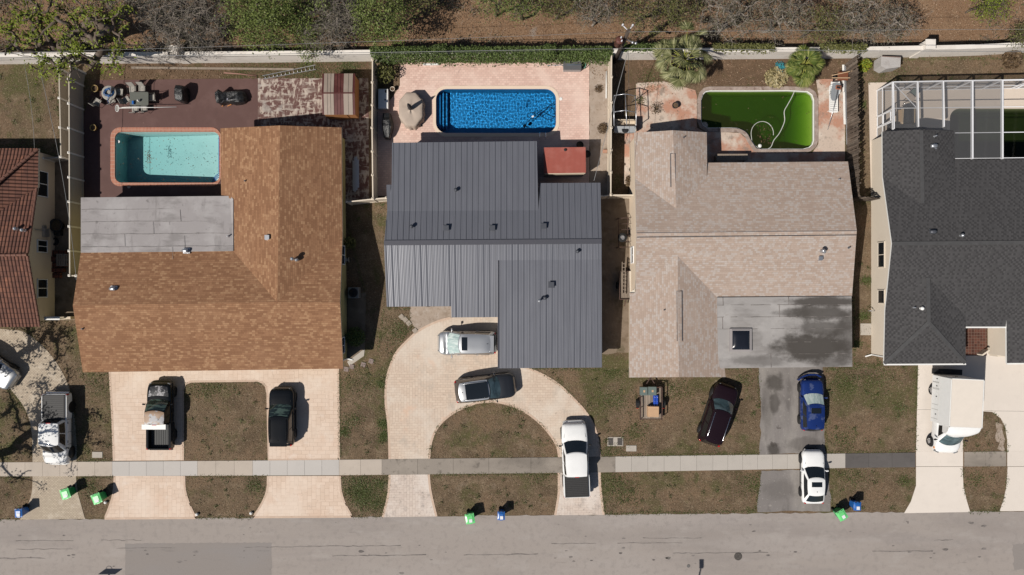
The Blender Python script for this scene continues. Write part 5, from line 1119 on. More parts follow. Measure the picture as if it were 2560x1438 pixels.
# ------------------------------------------------------------------ wheelie bins
M['binlid_g'] = plain('green bin plastic', (.15, .60, .20), .3, 0, .5, noise=.08); M['bin_g'] = plain('dark green bin plastic', (.03, .30, .09), .4, 0, .5); M['bin_b'] = plain('blue bin plastic', (.02, .12, .40), .32, 0, .5, noise=.15)
M['sticker'] = layered('printed paper label', (.72, .72, .74), [((.45, .47, .55), 22., .52, .66, .6)], coord='obj', rough=.5)
def bin_(label, px, py, rz, lid, body, w=.70, d=.78, hh=1.02, src=None):
    loc = P(px, py, hh).xy.to_3d()
    if src is not None: return dup(src, loc, R(rz), label)
    t = thing('wheelie_bin', label, 'wheelie bin', loc, R(rz), 'wheelie bins put out by the street')
    b = MB(); b.box((0, 0, .06+.47), (w*.66, d*.66, .94), taper=1.34); b.box((0, 0, hh-.06), (w*.96, d*.94, .07)); b.box((0, -d*.3, .12), (w*.6, .1, .1)); soft(b.build('body', body, t, world=False), 40, .025)
    b = MB(); n = 8; b.add([(w/2*u, d/2*v, hh-.01+.055*(1-u**4)*(1-v**4)) for v in np.linspace(-1, 1, n) for u in np.linspace(-1, 1, n)], [(j*n+i, j*n+i+1, (j+1)*n+i+1, (j+1)*n+i) for j in range(n-1) for i in range(n-1)], 0, True)
    b.box((0, 0, hh-.03), (w, d, .05)); b.box((0, 0, hh+.045), (w*.62, d*.55, .03)); b.box((0, -d*.5, hh-.02), (w*.4, .06, .04)); soft(b.build('lid', lid, t, world=False), 40, .012)
    b = MB()
    for sx in (-1, 1): b.box((sx*w*.24, d*.43, hh+.012), (w*.26, .035, .02))
    b.tube([(-w*.38, d*.52, hh-.02), (w*.38, d*.52, hh-.02)], .022, 8); b.build('hinge', M['dark'], t, world=False)
    b = MB(); b.box((.03, -d*.20, hh+.068), (.24, .26, .012), taper=.98); b.build('printed_label', M['sticker'], t, world=False)
    for sx in (-1, 1):
        b = MB(); b.lathe([(.02, -.03), (.13, -.03), (.13, .03), (.02, .03)], (sx*w*.32, d*.40, .13), 16, axis='x'); b.build('wheel', M['tyre'], t, world=False)
    return t
g1 = bin_('green wheelie bin standing on the sandstone paver apron', 163, 1235, 19, M['binlid_g'], M['bin_g'])
bin_('green wheelie bin on grass beside the left pink driveway apron', 241, 1247, 22, 0, 0, src=g1); bin_('green wheelie bin at the road edge in front of the circular driveway', 1175, 1297, 10, 0, 0, src=g1); bin_('green wheelie bin turned askew at the road edge right of the white sedan', 2105, 1288, 31, 0, 0, src=g1)
b1 = bin_('blue wheelie bin on the grass corner at the lower left', 46, 1283, 3, M['bin_b'], M['bin_b'], .56, .66, 1.0)
bin_('blue wheelie bin at the road edge beside the middle green bin', 1253, 1290, 0, 0, 0, src=b1); bin_('blue wheelie bin leaning on grass behind the askew green bin', 2144, 1266, -2, 0, 0, src=b1)

# ------------------------------------------------------------------ front yard small things
M['iron'] = layered('cast iron', (.075, .068, .062), [((.14, .125, .115), 9., .5, .65, .7)], coord='obj', rough=.7, bump=(40, .5, .01))
def flat_disc(name, label, cat, px, py, r, m, z0=.0, z1=.025, inner=True):
    t = thing(name, label, cat, P(px, py)); b = MB(); b.lathe([(r*1.0, z0), (r*1.0, z1), (r*.88, z1)], (0, 0, 0), 28, capb=False, capt=False); b.lathe([(r*.86, z0), (r*.86, z1-.004)], (0, 0, 0), 28)
    if inner:
        for k in range(-3, 4): b.bar((k*r*.22, -r*.7*math.sqrt(1-(k*.22)**2), z1), (k*r*.22, r*.7*math.sqrt(1-(k*.22)**2), z1), .03, .008)
    b.build('lid', m, t, world=False); return t
flat_disc('manhole_cover', 'round iron manhole cover in the road', 'manhole cover', 1845, 1391, .31, M['iron']); flat_disc('valve_cover', 'small round valve cover in the road left of the manhole', 'valve cover', 1721, 1415, .13, plain('grey iron', (.13, .125, .12), .7), inner=False)
t = thing('meter_pit', 'pair of black water meter lids set in concrete on the lawn', 'meter pit', P(1538, 1104)); b = MB(); b.box((0, 0, .02), (1.22, .70, .05)); b.build('concrete_collar', M['pad'], t, world=False)
for sx in (-1, 1):
    b = MB(); b.box((sx*.36, .0, .05), (.38, .56, .03)); b.box((sx*.36, .16, .07), (.2, .05, .01)); soft(b.build('lid', M['iron'], t, world=False), 35, .02)
for px, py, lb in ((1578, 1121, 'rectangular concrete utility lid on lawn beside the black meter lids'), (244, 1137, 'rectangular concrete utility lid on lawn beside the white pickup')):
    b = MB(); b.box((0, 0, .02), (.80, .46, .06)); b.box((0, 0, .052), (.10, .05, .01)); o = b.build('utility_hatch', M['pad']); o.location = P(px, py); soft(o, 35, .012); tag(o, lb, 'utility hatch')
for px, py, lb in ((266, 1255, 'white ball marker on grass below the two green bins'), (494, 1285, 'white ball marker at the right foot of the left pink apron'), (629, 1282, 'white ball marker at the left foot of the right pink apron')):
    t = thing('driveway_marker', lb, 'marker', P(px, py), 0, 'white markers beside the pink driveway aprons'); b = MB(); b.lathe([(0.01, .0), (.09, .02), (.125, .10), (.11, .18), (.06, .22), (.0, .235)], (0, 0, 0), 14, capt=False); b.build('ball', M['white'], t, world=False)
M['slate'] = layered('stepping stone', (.235, .18, .165), [((.32, .27, .24), 4., .5, .7, .6)], coord='obj', bump=(14, .3, .02)); M['slate2'] = layered('pale stepping stone', (.34, .29, .24), [((.24, .19, .15), 4., .5, .7, .6)], coord='obj', bump=(14, .3, .02))
for px, py, rz, m, lb in ((866, 923, -8, 0, 'dark stepping stone touching the brown roof corner'), (880, 917, -12, 0, 'dark stepping stone second from the brown roof house'), (908.5, 911.5, -15, 0, 'dark stepping stone third from the brown roof house'), (928, 903, -20, 0, 'dark stepping stone farthest from the brown roof house'),
                          (1004, 792, -40, 1, 'pale stepping stone nearest the metal roof edge'), (1013, 799, -42, 1, 'pale stepping stone second from the metal roof edge'), (1022, 808, -40, 1, 'pale stepping stone third from the metal roof edge'), (1038, 827, -38, 1, 'pale stepping stone touching the circular driveway')):
    b = MB(); b.box((0, 0, .02), (.37, .37, .06)); o = b.build('stepping_stone', M['slate2' if m else 'slate']); o.location = P(px, py); o.rotation_euler = (0, 0, R(-rz if m else rz)); soft(o, 35, .02); tag(o, lb, 'stepping stone', 'stepping stones by the brown roof house' if not m else 'stepping stones by the circular driveway')

# utility trailer on the lawn and its load
M['rust'] = layered('rusty steel frame', (.075, .050, .042), [((.15, .07, .04), 6., .5, .7, .7)], coord='obj', rough=.7); M['plank'] = layered('grey weathered planks', (.24, .195, .155), [((.13, .10, .08), 3., .5, .7, .7, (4, .5, 1)), ((.34, .29, .24), 4., .55, .7, .6, (4, .5, 1))], coord='obj', bump=(20, .4, .01), var=.25)
t = thing('utility_trailer', 'small open utility trailer with plank deck loaded with boxes on the lawn', 'trailer', P(1623.5, 1005).xy.to_3d()); w, l = .82, 1.25
b = MB()
for k in range(8): b.box((-w+.1+k*.205, 0, .46), (.185, 2*l-.1, .035))
b.build('deck', M['plank'], t, world=False); b = MB()
for z in (.50, .85):
    for sx in (-1, 1): b.bar((sx*w, -l, z), (sx*w, l, z), .05)
    b.bar((-w, l, z), (w, l, z), .05)
b.bar((-w, -l, .45), (w, -l, .45), .06)
for sx in (-1, 1):
    for y in (-l, -.4, .4, l): b.bar((sx*w, y, .42), (sx*w, y, .87), .045)
b.build('rail_frame', M['rust'], t, world=False); b = MB(); b.bar((-.45, l, .44), (0, l+.75, .46), .07); b.bar((.45, l, .44), (0, l+.75, .46), .07); b.bar((0, l+.7, .46), (0, l+.95, .48), .08); b.build('tongue', M['rust'], t, world=False)
for sx in (-1, 1):
    b = MB(); b.lathe([(.05, -.09), (.24, -.09), (.27, -.06), (.27, .06), (.24, .09), (.05, .09)], (sx*1.0, -.05, .27), 20, axis='x'); b.build('wheel', M['tyre'], t, world=False)
    b = MB(); n = 8; pts = [(-.05+.36*math.cos(a), .27+.36*math.sin(a)) for a in np.linspace(.15, PI-.15, n)]
    for p, q in zip(pts[:-1], pts[1:]): b.bar((sx*1.0, p[0], p[1]), (sx*1.0, q[0], q[1]), .25, .015, up=(0, 0, 1))
    b.build('fender', M['rubber'], t, world=False); b = MB(); b.box((sx*1.02, -.43, .42), (.18, .03, .09)); b.build('tail_light', M['redlens'], t, world=False)
M['crate'] = plain('grey green painted box', (.115, .15, .14), .6); M['tan'] = plain('tan cardboard', (.50, .32, .19), .8); M['bluep'] = layered('blue printed packaging', (.02, .07, .42), [((.75, .76, .8), 5., .58, .64, .9)], coord='obj', rough=.4)
def crate(name, label, cat, px, py, z, d, m, rz=0, extra=None, top=None):
    o = MB(); o.box((0, 0, d[2]/2), d); 
    if extra: extra(o)
    q = P(px, py, z+d[2]); ob = o.build(name, [m]+([top] if top else [])); ob.location = (q.x, q.y, z); ob.rotation_euler = (0, 0, R(rz)); soft(ob, 35, .012); return tag(ob, label, cat)
ex = lambda d: (lambda o: (o.box((.02, 0, d[2]+.003), (.14, .17, .006), mi=1), o.box((0, 0, d[2]-.05), (d[0]+.02, d[1]+.02, .04))))
crate('storage_box', 'grey green box with pale sticker, left one on the trailer', 'box', 1610, 978.5, .48, (.54, .62, .42), M['crate'], 0, ex((.54, .62, .42)), M['tan']); crate('storage_box', 'grey green box with pale sticker, right one on the trailer', 'box', 1631, 978, .48, (.62, .64, .42), M['crate'], 0, ex((.62, .64, .42)), M['tan'])
crate('cardboard_box', 'tan cardboard box at the rear corner of the trailer', 'box', 1633.5, 1029.5, .48, (.84, .80, .45), M['tan'], -1, lambda o: (o.box((0, .19, .455), (.84, .02, .006)), o.box((.0, .39, .47), (.80, .02, .08))))
for px, lb in ((1636.5, 'blue and white package beside the planks, left of two on the trailer'), (1642.5, 'blue and white package against the rail, right of two on the trailer')): crate('package', lb, 'package', px, 1002, .48, (.165, .80, .22), M['bluep'], 0, lambda o: o.box((0, .0, .225), (.10, .7, .012)))

# ------------------------------------------------------------------ yard of the turquoise pool
M['sling'] = layered('grey sling fabric', (.33, .31, .28), [((.24, .22, .20), 5., .5, .7, .6)], coord='obj', rough=.8); M['bronze'] = plain('dark bronze frame', (.035, .032, .03), .5); M['smoke'] = plain('frosted table glass', (.125, .13, .115), .25, 0, .6)
def chair(label, px, py, rz, src=None):
    loc = P(px, py, .44).xy.to_3d()
    if src: return dup(src, loc, R(rz), label)
    t = thing('patio_chair', label, 'chair', loc, R(rz), 'sling chairs round the patio tables')
    b = MB(); b.box((0, 0, .43), (.50, .50, .025)); b.box((0, 0, .45), (.06, .06, .02)); soft(b.build('seat', M['sling'], t, world=False), 35, .01)
    b = MB(); b.bar((0, -.25, .46), (0, -.40, .95), .46, .025, up=(0, 1, .2)); b.build('backrest', M['sling'], t, world=False)
    for sx in (-1, 1):
        for sy in (-1, 1): b = MB(); b.tube([(sx*.26, sy*.22, .43), (sx*.28, sy*.27, 0)], .016, 6); b.build('leg', M['bronze'], t, world=False)
        b = MB(); b.tube([(sx*.27, .26, .43), (sx*.29, .27, .64), (sx*.29, -.24, .66), (sx*.25, -.41, .96)], .016, 6); b.build('arm', M['bronze'], t, world=False)
    return t
ch = chair('grey sling chair behind the glass table, left of the two on its north side', 331, 224, 184)
for px, py, rz, lb in ((354.5, 223, 180, 'grey sling chair behind the glass table, right of the two on its north side'), (381, 244.5, 92, 'grey sling chair alone at the right end of the glass table'), (338, 273, 0, 'grey sling chair left of two under the long net pole'), (360, 272, 2, 'grey sling chair right of two under the long net pole'), (315.5, 250, -58, 'grey sling chair turned askew at the left end of the glass table'), (299, 230, -95, 'dark empty sling chair between the round table and the glass table'), (279, 251, 20, 'grey sling chair in front of the round table'), (243, 255, -30, 'sling chair in fence shade left of the round table')): chair(lb, px, py, rz, ch)
t = thing('patio_table', 'rectangular frosted glass patio table with grey chairs around', 'table', P(347.5, 247, .72).xy.to_3d()); b = MB(); b.prism([(x*.72, y*.52) for x, y in [(-.9, -1), (.9, -1), (1, -.86), (1, .86), (.9, 1), (-.9, 1), (-1, .86), (-1, -.86)]], .70, .72, bottom=True); b.build('tabletop', M['smoke'], t, world=False)
b = MB(); b.bar((-.70, -.5, .69), (.70, -.5, .69), .04); b.bar((-.70, .5, .69), (.70, .5, .69), .04); b.bar((-.70, -.5, .69), (-.70, .5, .69), .04); b.bar((.70, -.5, .69), (.70, .5, .69), .04); b.build('frame', M['bronze'], t, world=False)
for sx in (-1, 1):
    for sy in (-1, 1): b = MB(); b.tube([(sx*.64, sy*.44, .69), (sx*.62, sy*.42, 0)], .022, 8); b.build('leg', M['bronze'], t, world=False)
t = thing('round_table', 'round grey patio table holding a coiled blue hose', 'table', P(272.5, 232.5, .7).xy.to_3d()); b = MB(); b.lathe([(.52, .68), (.57, .69), (.57, .715), (.5, .72)], (0, 0, 0), 28); b.build('tabletop', M['sling'], t, world=False); b = MB(); b.lathe([(.25, 0), (.25, .03), (.05, .06), (.04, .68)], (0, 0, 0), 14); b.build('pedestal', M['bronze'], t, world=False)
b = MB(); pts = []
for k in range(110): a = k*.28; rr = .33+.06*math.sin(k*.33)-.0006*k; pts.append((rr*1.0*math.cos(a)+.04*math.sin(k*.13), rr*.95*math.sin(a), .75+.0011*k))
pts += [(-.05, -.5, .80), (-.12, -.72, .60), (-.15, -.85, .1)]
b.tube(pts, .026, 6); o = b.build('garden_hose', plain('blue hose', (.025, .10, .27), .4), None); o.location = P(271, 231, .8).xy.to_3d(); tag(o, 'blue hose coiled on the round patio table', 'hose')
crate('cooler_bag', 'small blue canister on the glass table', 'canister', 331.5, 256, .72, (.14, .26, .16), M['bin_b']); 
b = MB(); b.lathe([(.07, 0), (.085, .02), (.085, .2), (.04, .26), (.035, .30), (0, .30)], (0, 0, 0), 14); o = b.build('bottle', M['white']); o.location = P(347, 252, .8).xy.to_3d()+Vector((0, 0, .72)); tag(o, 'white jug standing on the glass table', 'jug')
t = thing('pool_net', 'white pool skimmer net on a long pole laid across the chairs', 'pool net', P(365, 268, .9).xy.to_3d()); a, c = P(296, 270.5, .95), P(441, 267.5, .95); b = MB(); b.tube([a, c], .024, 8); b.tube([P(304, 268.6, .98), P(368, 265.8, .98)], .018, 8); b.build('pole', M['white'], t)
b = MB(); ctr = P(293, 271, .95); pts = [ctr+Vector((.14*math.cos(k*PI/8), .26*math.sin(k*PI/8), 0)) for k in range(17)]; b.tube(pts, .022, 6); b.build('hoop', M['white'], t); b = MB(); b.prism([(ctr.x+.13*math.cos(k*PI/8), ctr.y+.25*math.sin(k*PI/8)) for k in range(16)], .93, .93); b.build('net', M['sling'], t)
M['blackcover'] = layered('black vinyl cover', (.013, .013, .014), [((.05, .052, .054), 2.5, .52, .66, .7)], coord='obj', rough=.38, spec=.5, bump=(5, .9, .06))
def covered(name, label, cat, stations, px, py, rz, m, hz=.8, n=14, jit=.03, box=.34):
    """draped cover lofted along y: (y, half width, height, x offset)"""
    b = MB(); vs = []
    for y, w, h_, ox in stations:
        for k in range(n+1):
            a = PI*k/n; q = abs(math.cos(a))**box*math.copysign(1, math.cos(a)); vs.append((ox+w*q*(1+.12*(1-math.sin(a)))+random.uniform(-jit, jit), y+random.uniform(-jit, jit), h_*math.sin(a)**box+random.uniform(-jit, jit)*(math.sin(a) > .1)))
    m_ = n+1; b.add(vs, [(i*m_+k, i*m_+k+1, (i+1)*m_+k+1, (i+1)*m_+k) for i in range(len(stations)-1) for k in range(n)], 0, False); b.add(vs[:m_], [tuple(range(m_))]); b.add(vs[-m_:], [tuple(reversed(range(m_)))])
    o = b.build(name, m); q = P(px, py, hz); o.location = (q.x, q.y, 0); o.rotation_euler = (0, 0, R(rz)); return tag(o, label, cat)
covered('barbecue', 'upright barbecue under a black cover on the maroon deck', 'barbecue', [(-.62, .20, .9, .05), (-.55, .34, 1.02, .03), (-.2, .38, 1.12, 0), (.2, .36, 1.15, -.02), (.5, .33, 1.05, -.04), (.60, .18, .8, -.04)], 447, 231, -8, M['blackcover'], 1.0)
mc = covered('motorcycle', 'motorcycle under a black crumpled cover on the maroon deck', 'motorcycle', [(-1.10, .10, .75, .1), (-1.0, .42, 1.02, .0), (-.8, .52, 1.08, -.05), (-.55, .36, .95, .05), (-.2, .40, .82, 0), (.2, .44, .80, .05), (.6, .46, .78, .06), (.95, .40, .62, .08), (1.12, .18, .4, .1)], 574, 240, -84, M['blackcover'], .8, jit=.045)
b = MB(); b.box((.30, -.62, .80), (.24, .34, .03), rz=.4); b.box((.22, -.25, .80), (.16, .2, .03), rz=-.5); pt = b.build('shiny_patch', plain('silver reflective patch', (.35, .34, .38), .3, .3), mc, world=False); b = MB(); b.box((.52, -.35, .12), (.05, .34, .04), rz=.3); b.box((.50, -.85, .14), (.05, .2, .04), rz=.6); b.build('orange_strap', plain('orange strap', (.55, .22, .06), .6), mc, world=False)
def pot(label, px, py, r, m, plant=None, hh=.4):
    t = thing('planter', label, 'planter', P(px, py, hh).xy.to_3d()); b = MB(); b.lathe([(r*.7, 0), (r*.95, hh*.9), (r*1.08, hh*.9), (r*1.08, hh), (r*.9, hh), (r*.86, hh*.82)], (0, 0, 0), 20, capt=False); b.lathe([(r*.87, hh*.78), (r*.87, hh*.8)], (0, 0, 0), 20, mi=1); b.build('pot', [m, M['bed']], t, world=False); return t
M['yellowpot'] = plain('ochre glazed pot', (.32, .22, .08), .4); M['terracotta'] = plain('terracotta', (.40, .22, .15), .8); M['beigepot'] = plain('beige ceramic', (.62, .55, .46), .5)
pot('ochre rimmed pot in fence shade level with the round table', 236, 221, .26, M['yellowpot']); pot('ochre rimmed pot in fence shade beside the turquoise pool', 232, 319, .24, M['yellowpot']); pot('round beige pot beside the white deck box', 981, 222, .17, M['beigepot']); pot('round black pot on the stained patio', 1689, 263, .24, M['dark'])
# ladder, pipes, edging
t = thing('ladder', 'aluminium ladder lying on grass behind the maroon deck', 'ladder', P(720, 183)); a0, a1, c0_, c1_ = P(656, 190, .1), P(789, 163, .1), P(659, 198, .1), P(790, 174, .1)
for a, c in ((a0, a1), (c0_, c1_)): b = MB(); b.bar(a, c, .035, .09); b.build('rail', M['galv'], t)
b = MB()
for k in range(13): b.tube([a0+(a1-a0)*(k+.5)/13, c0_+(c1_-c0_)*(k+.5)/13], .018, 6)
b.build('rungs', M['galv'], t)
def stick(name, label, cat, pts, r, m, n=6): b = MB(); b.tube([P(*p) for p in pts], r, n); return tag(b.build(name, m), label, cat)
stick('pipe', 'rusty red pipe lying behind the maroon deck', 'pipe', [(560, 182, .06), (600, 185, .05), (642, 190, .05)], .055, plain('rusty pipe', (.26, .14, .11), .8))
b = MB(); b.bar(P(330, 170)+Vector((0, 0, .05)), P(735, 174)+Vector((0, 0, .05)), .16, .1); tag(b.build('timber_edging', M['plank']), 'long timber edging in the bed behind the maroon deck', 'edging')
b = MB(); a, c = P(245, 198), P(800, 196)
t = thing('sheet_metal_stack', 'stack of long grey metal panels in the shaded side yard', 'panels', P(890, 437)); 
for k, (x, y0, y1) in enumerate(((884, 402, 478), (888, 394, 480), (892, 392, 476), (896, 400, 470))): b = MB(); b.bar(P(x, y0)+Vector((0, 0, .05+.03*k)), P(x+.6, y1)+Vector((0, 0, .05+.03*k)), .14, .03); b.build('panel', M['galv'], t)

# striped shed
M['cream_m'] = layered('cream painted metal', (.29, .235, .195), [((.36, .295, .25), 1., .45, .65, .6), ((.12, .06, .05), 3.5, .68, .74, .8)], coord='pos', rough=.5); M['maroon_m'] = layered('maroon painted metal', (.085, .028, .026), [((.13, .05, .045), 1., .45, .65, .6)], coord='pos', rough=.45); M['shed_w'] = layered('orange brown metal siding', (.36, .165, .07), [((.27, .12, .05), 1., .5, .7, .6)], rough=.6)
t = thing('storage_shed', 'metal shed with maroon and cream striped gable roof', 'shed', P(855, 240)); he, hr = 1.62, 1.98; b = MB()
xs = [806, 810.5, 835, 860, 882, 888]
for k, (xa, xb) in enumerate(zip(xs[:-1], xs[1:])):
    mi = k % 2
    for (y0, z0), (y1, z1) in (((184, he), (233, hr)), ((233, hr), (287, he))):
        sh = lambda x, y: x-1.5 if y == 233 else x
        q = [P(sh(xa, y0), y0, z0), P(sh(xa, y1), y1, z1), P(sh(xb, y1), y1, z1), P(sh(xb, y0), y0, z0)]; b.add(q, [(0, 1, 2, 3)], mi)
        n = max(1, int((xb-xa)/(8 if mi == 0 else 7.6)))
        for j in range(1, n+1 if mi else n): f = j/n; b.bar(q[0]+(q[3]-q[0])*f+Vector((0, 0, .012)), q[1]+(q[2]-q[1])*f+Vector((0, 0, .012)), .028, .03, mi)
b.bar(P(804.5, 233, hr+.02), P(886, 232.6, hr+.02), .09, .03, 0); b.build('roof', [M['maroon_m'], M['cream_m']], t)
A = [P(806, 184, he), P(888, 184, he), P(888, 287, he), P(806, 287, he)]; fp = [(A[0].x+.08, A[0].y-.08), (A[1].x-.06, A[1].y-.08), (A[2].x-.06, A[2].y+.06), (A[3].x+.08, A[3].y+.06)]; b = MB(); b.prism(fp[::-1], 0, he-.02); ym = P(0, 233, hr).y
for x in (fp[0][0], fp[1][0]): b.add([(x, fp[0][1], he-.03), (x, fp[2][1], he-.03), (x, ym, hr-.03)], [(0, 1, 2)])
b.build('wall', M['shed_w'], t); b = MB(); b.box(((fp[2][0]+fp[3][0])/2, fp[2][1]-.02, .8), (1.1, .04, 1.45)); b.build('door', M['shed_w'], t)

# ------------------------------------------------------------------ yard of the blue pool
M['canvas'] = layered('beige canvas', (.42, .345, .285), [((.35, .28, .23), 1.2, .5, .7, .6)], coord='obj', rough=.85, bump=(3, .3, .05))
t = thing('covered_patio_set', 'oblong patio set under a beige fitted cover beside the blue pool', 'patio set', P(1027, 273, .93).xy.to_3d()); b = MB(); oc = [(-.36, 1.30), (.36, 1.30), (.92, .64), (.92, -.58), (.36, -1.28), (-.36, -1.28), (-.92, -.58), (-.92, .64)]; rings = []
for f, z in ((.02, 1.02), (.35, 1.0), (.7, .965), (.92, .94), (1.0, .88), (1.02, .6), (1.05, .28), (1.07, .04)):
    L = []
    for i in range(8):
        for s_ in range(6):
            a, c = oc[i], oc[(i+1) % 8]; u = s_/6; x, y = a[0]+(c[0]-a[0])*u, a[1]+(c[1]-a[1])*u; wv_ = (1-min(z, .9)/.9)*.07*math.sin(i*6+s_*2.1); L.append((x*(f+wv_), y*(f+wv_), z+.02*math.sin(3*x+2*y)*(f < .95)+.015*(f < .95)*math.sin(PI*u)*f))
    rings.append(L)
b.add([p for L in rings for p in L], [(j*48+(k+1) % 48, j*48+k, (j+1)*48+k, (j+1)*48+(k+1) % 48) for j in range(7) for k in range(48)], 0, True); b.f.append(tuple(reversed(range(48)))); b.mi.append(0); b.sm.append(True)
b.build('fitted_cover', M['canvas'], t, world=False); b = MB(); b.lathe([(.05, .98), (.15, 1.15), (.17, 1.5), (.14, 1.9), (.10, 2.25), (.05, 2.42), (.03, 2.55), (.0, 2.58)], (0, 0, 0), 12, capt=False); b.build('folded_umbrella', plain('dark folded canvas', (.055, .05, .05), .8), t, world=False)
b = MB()
for x, y in ((-.1, -1.33), (.55, -1.1)): b.tube([(x, y, .02), (x+.1, y-.08, .25), (x+.22, y, .02)], .03, 6)
b.build('chair_foot', M['bronze'], t, world=False)
t = thing('deck_box', 'white plastic deck box standing by the cream fence', 'deck box', P(958, 247, .55).xy.to_3d()); b = MB(); b.box((0, 0, .26), (.74, 1.5, .52), taper=1.05); soft(b.build('body', M['white'], t, world=False), 35, .08, 3); b = MB(); b.box((0, 0, .56), (.82, 1.58, .08), taper=.92); soft(b.build('lid', M['white'], t, world=False), 35, .05, 3); b = MB(); b.box((.22, .55, .61), (.12, .2, .03)); b.box((.16, -.1, .61), (.1, .1, .03)); b.build('handle', M['dark'], t, world=False)
covered('barbecue', 'long barbecue under a black cover in shade by the cream fence', 'barbecue', [(-.98, .14, .5, 0), (-.9, .22, .75, 0), (-.55, .30, .85, .02), (-.1, .36, 1.0, .05), (.35, .36, 1.02, .04), (.62, .30, .85, 0), (.95, .28, .78, -.02), (1.0, .2, .5, -.02)], 966, 313, 0, M['blackcover'], .8)
t = thing('deck_box', 'dark grey deck box against the ivy covered wall', 'deck box', P(1431, 163, .6).xy.to_3d()); b = MB(); b.box((0, 0, .28), (1.36, .68, .56)); soft(b.build('body', plain('grey resin', (.30, .29, .29), .6), t, world=False), 35, .02); b = MB(); b.box((0, 0, .60), (1.42, .74, .08), taper=.97); soft(b.build('lid', plain('dark grey resin', (.10, .10, .105), .55), t, world=False), 35, .02)
stick('pool_pole', 'thin blue pool pole lying across the dark grey deck box', 'pole', [(1368, 163.5, .5), (1455, 162, .72)], .018, plain('blue pole', (.12, .2, .28), .4))
b = MB(); pts = [Vector((.13*math.cos(k*PI/8), .24*math.sin(k*PI/8), .25+.25*math.cos(k*PI/8))) for k in range(17)]; b.tube(pts, .03, 6); b.lathe([(.1, 0), (.14, .22)], (0, 0, 0), 12, capt=False); o = b.build('skimmer_net', plain('green net frame', (.12, .28, .2), .5)); o.location = P(1460, 162, .4).xy.to_3d(); tag(o, 'green hoop net standing beside the dark grey deck box', 'net')
flat_disc('skimmer_hatch', 'white round skimmer lid right of the blue pool', 'skimmer lid', 1401.7, 247.5, .13, M['white'], 0, .045, False); flat_disc('skimmer_hatch', 'white round skimmer lid floating at the left end of the turquoise pool', 'skimmer lid', 293, 353, .11, M['white'], -.21, -.16, False); flat_disc('skimmer_hatch', 'pale round lid in shadow below the turquoise pool', 'skimmer lid', 323, 467, .13, M['pad'], 0, .06, False)
t = thing('pool_ladder', 'steel pool ladder at the lower right of the blue pool', 'pool ladder', P(1357, 338))
for x in (1349.5, 1364.5): b = MB(); b.tube([P(x, 349, .02), P(x, 348, .45), P(x, 343, .62), P(x, 336, .62), P(x, 331, .45), P(x, 330.5).xy.to_3d()+Vector((0, 0, -.8))], .025, 8); b.build('rail', M['chrome'], t)
b = MB()
for z in (-.3, -.6): b.bar(P(1349.5, 331).xy.to_3d()+Vector((0, 0, z)), P(1364.5, 331).xy.to_3d()+Vector((0, 0, z)), .08, .04)
b.build('tread', M['white'], t)
M['hose'] = plain('pale pool hose', (.16, .30, .42), .5); hp = smooth_curve([(1388, 252), (1374, 262), (1354, 284), (1341, 293), (1327, 294), (1319, 287), (1324, 280), (1340, 281), (1358, 291), (1374, 297), (1386, 291), (1388, 277), (1376, 266), (1362, 268), (1346, 280), (1332, 291), (1322, 300), (1313, 310)], 6)
t = thing('pool_cleaner', 'pool cleaner with looped pale hose in the blue pool', 'pool cleaner', P(1345, 285)); b = MB(); b.tube([P(x, y).xy.to_3d()+Vector((0, 0, -.30)) for x, y in hp], .024, 6); b.build('hose', M['hose'], t); b = MB(); q = P(1312, 312); b.box((q.x, q.y, -.5), (.26, .22, .16), rz=.6); b.lathe([(.1, -.5), (.12, -.4), (.04, -.3)], (q.x, q.y, 0), 12); soft(b.build('cleaner_head', M['crate'], t), 35, .03); b = MB(); q = P(1332, 291); b.box((q.x, q.y, -.1), (.16, .12, .12), rz=.5); b.build('float', M['white'], t)
hp = smooth_curve([(1988, 226), (1981, 242), (1970, 262), (1962, 278), (1963, 300), (1957, 318), (1948, 335), (1936, 350), (1929, 366), (1921, 372)], 6); hp2 = [(1909+27*math.cos(a), 331+27*math.sin(a)) for a in np.linspace(.1, 1.12*PI+PI*.0, 40)]; hp2 = [(1907+28*math.cos(a), 333-30*math.sin(a)) for a in np.linspace(-.15, PI*1.03, 36)]+[(1881, 352), (1888, 363), (1898, 370)]
t = thing('pool_cleaner', 'white cleaner hose floating in the green pool', 'pool cleaner', P(1945, 320)); b = MB(); b.tube([P(x, y).xy.to_3d()+Vector((0, 0, -.10)) for x, y in hp], .035, 6); b.tube([P(x, y).xy.to_3d()+Vector((0, 0, -.11)) for x, y in hp2], .026, 6); b.build('hose', plain('white pool hose', (.50, .50, .47), .5), t); b = MB(); q = P(1901, 364); b.lathe([(.12, -.18), (.16, -.1), (.1, -.02), (.0, 0)], (q.x, q.y, 0), 12); b.build('cleaner_head', M['white'], t)
flat_disc('pool_float', 'pale round float at the left corner of the green pool', 'float', 1762, 313, .27, M['pad'], -.12, -.07, False)
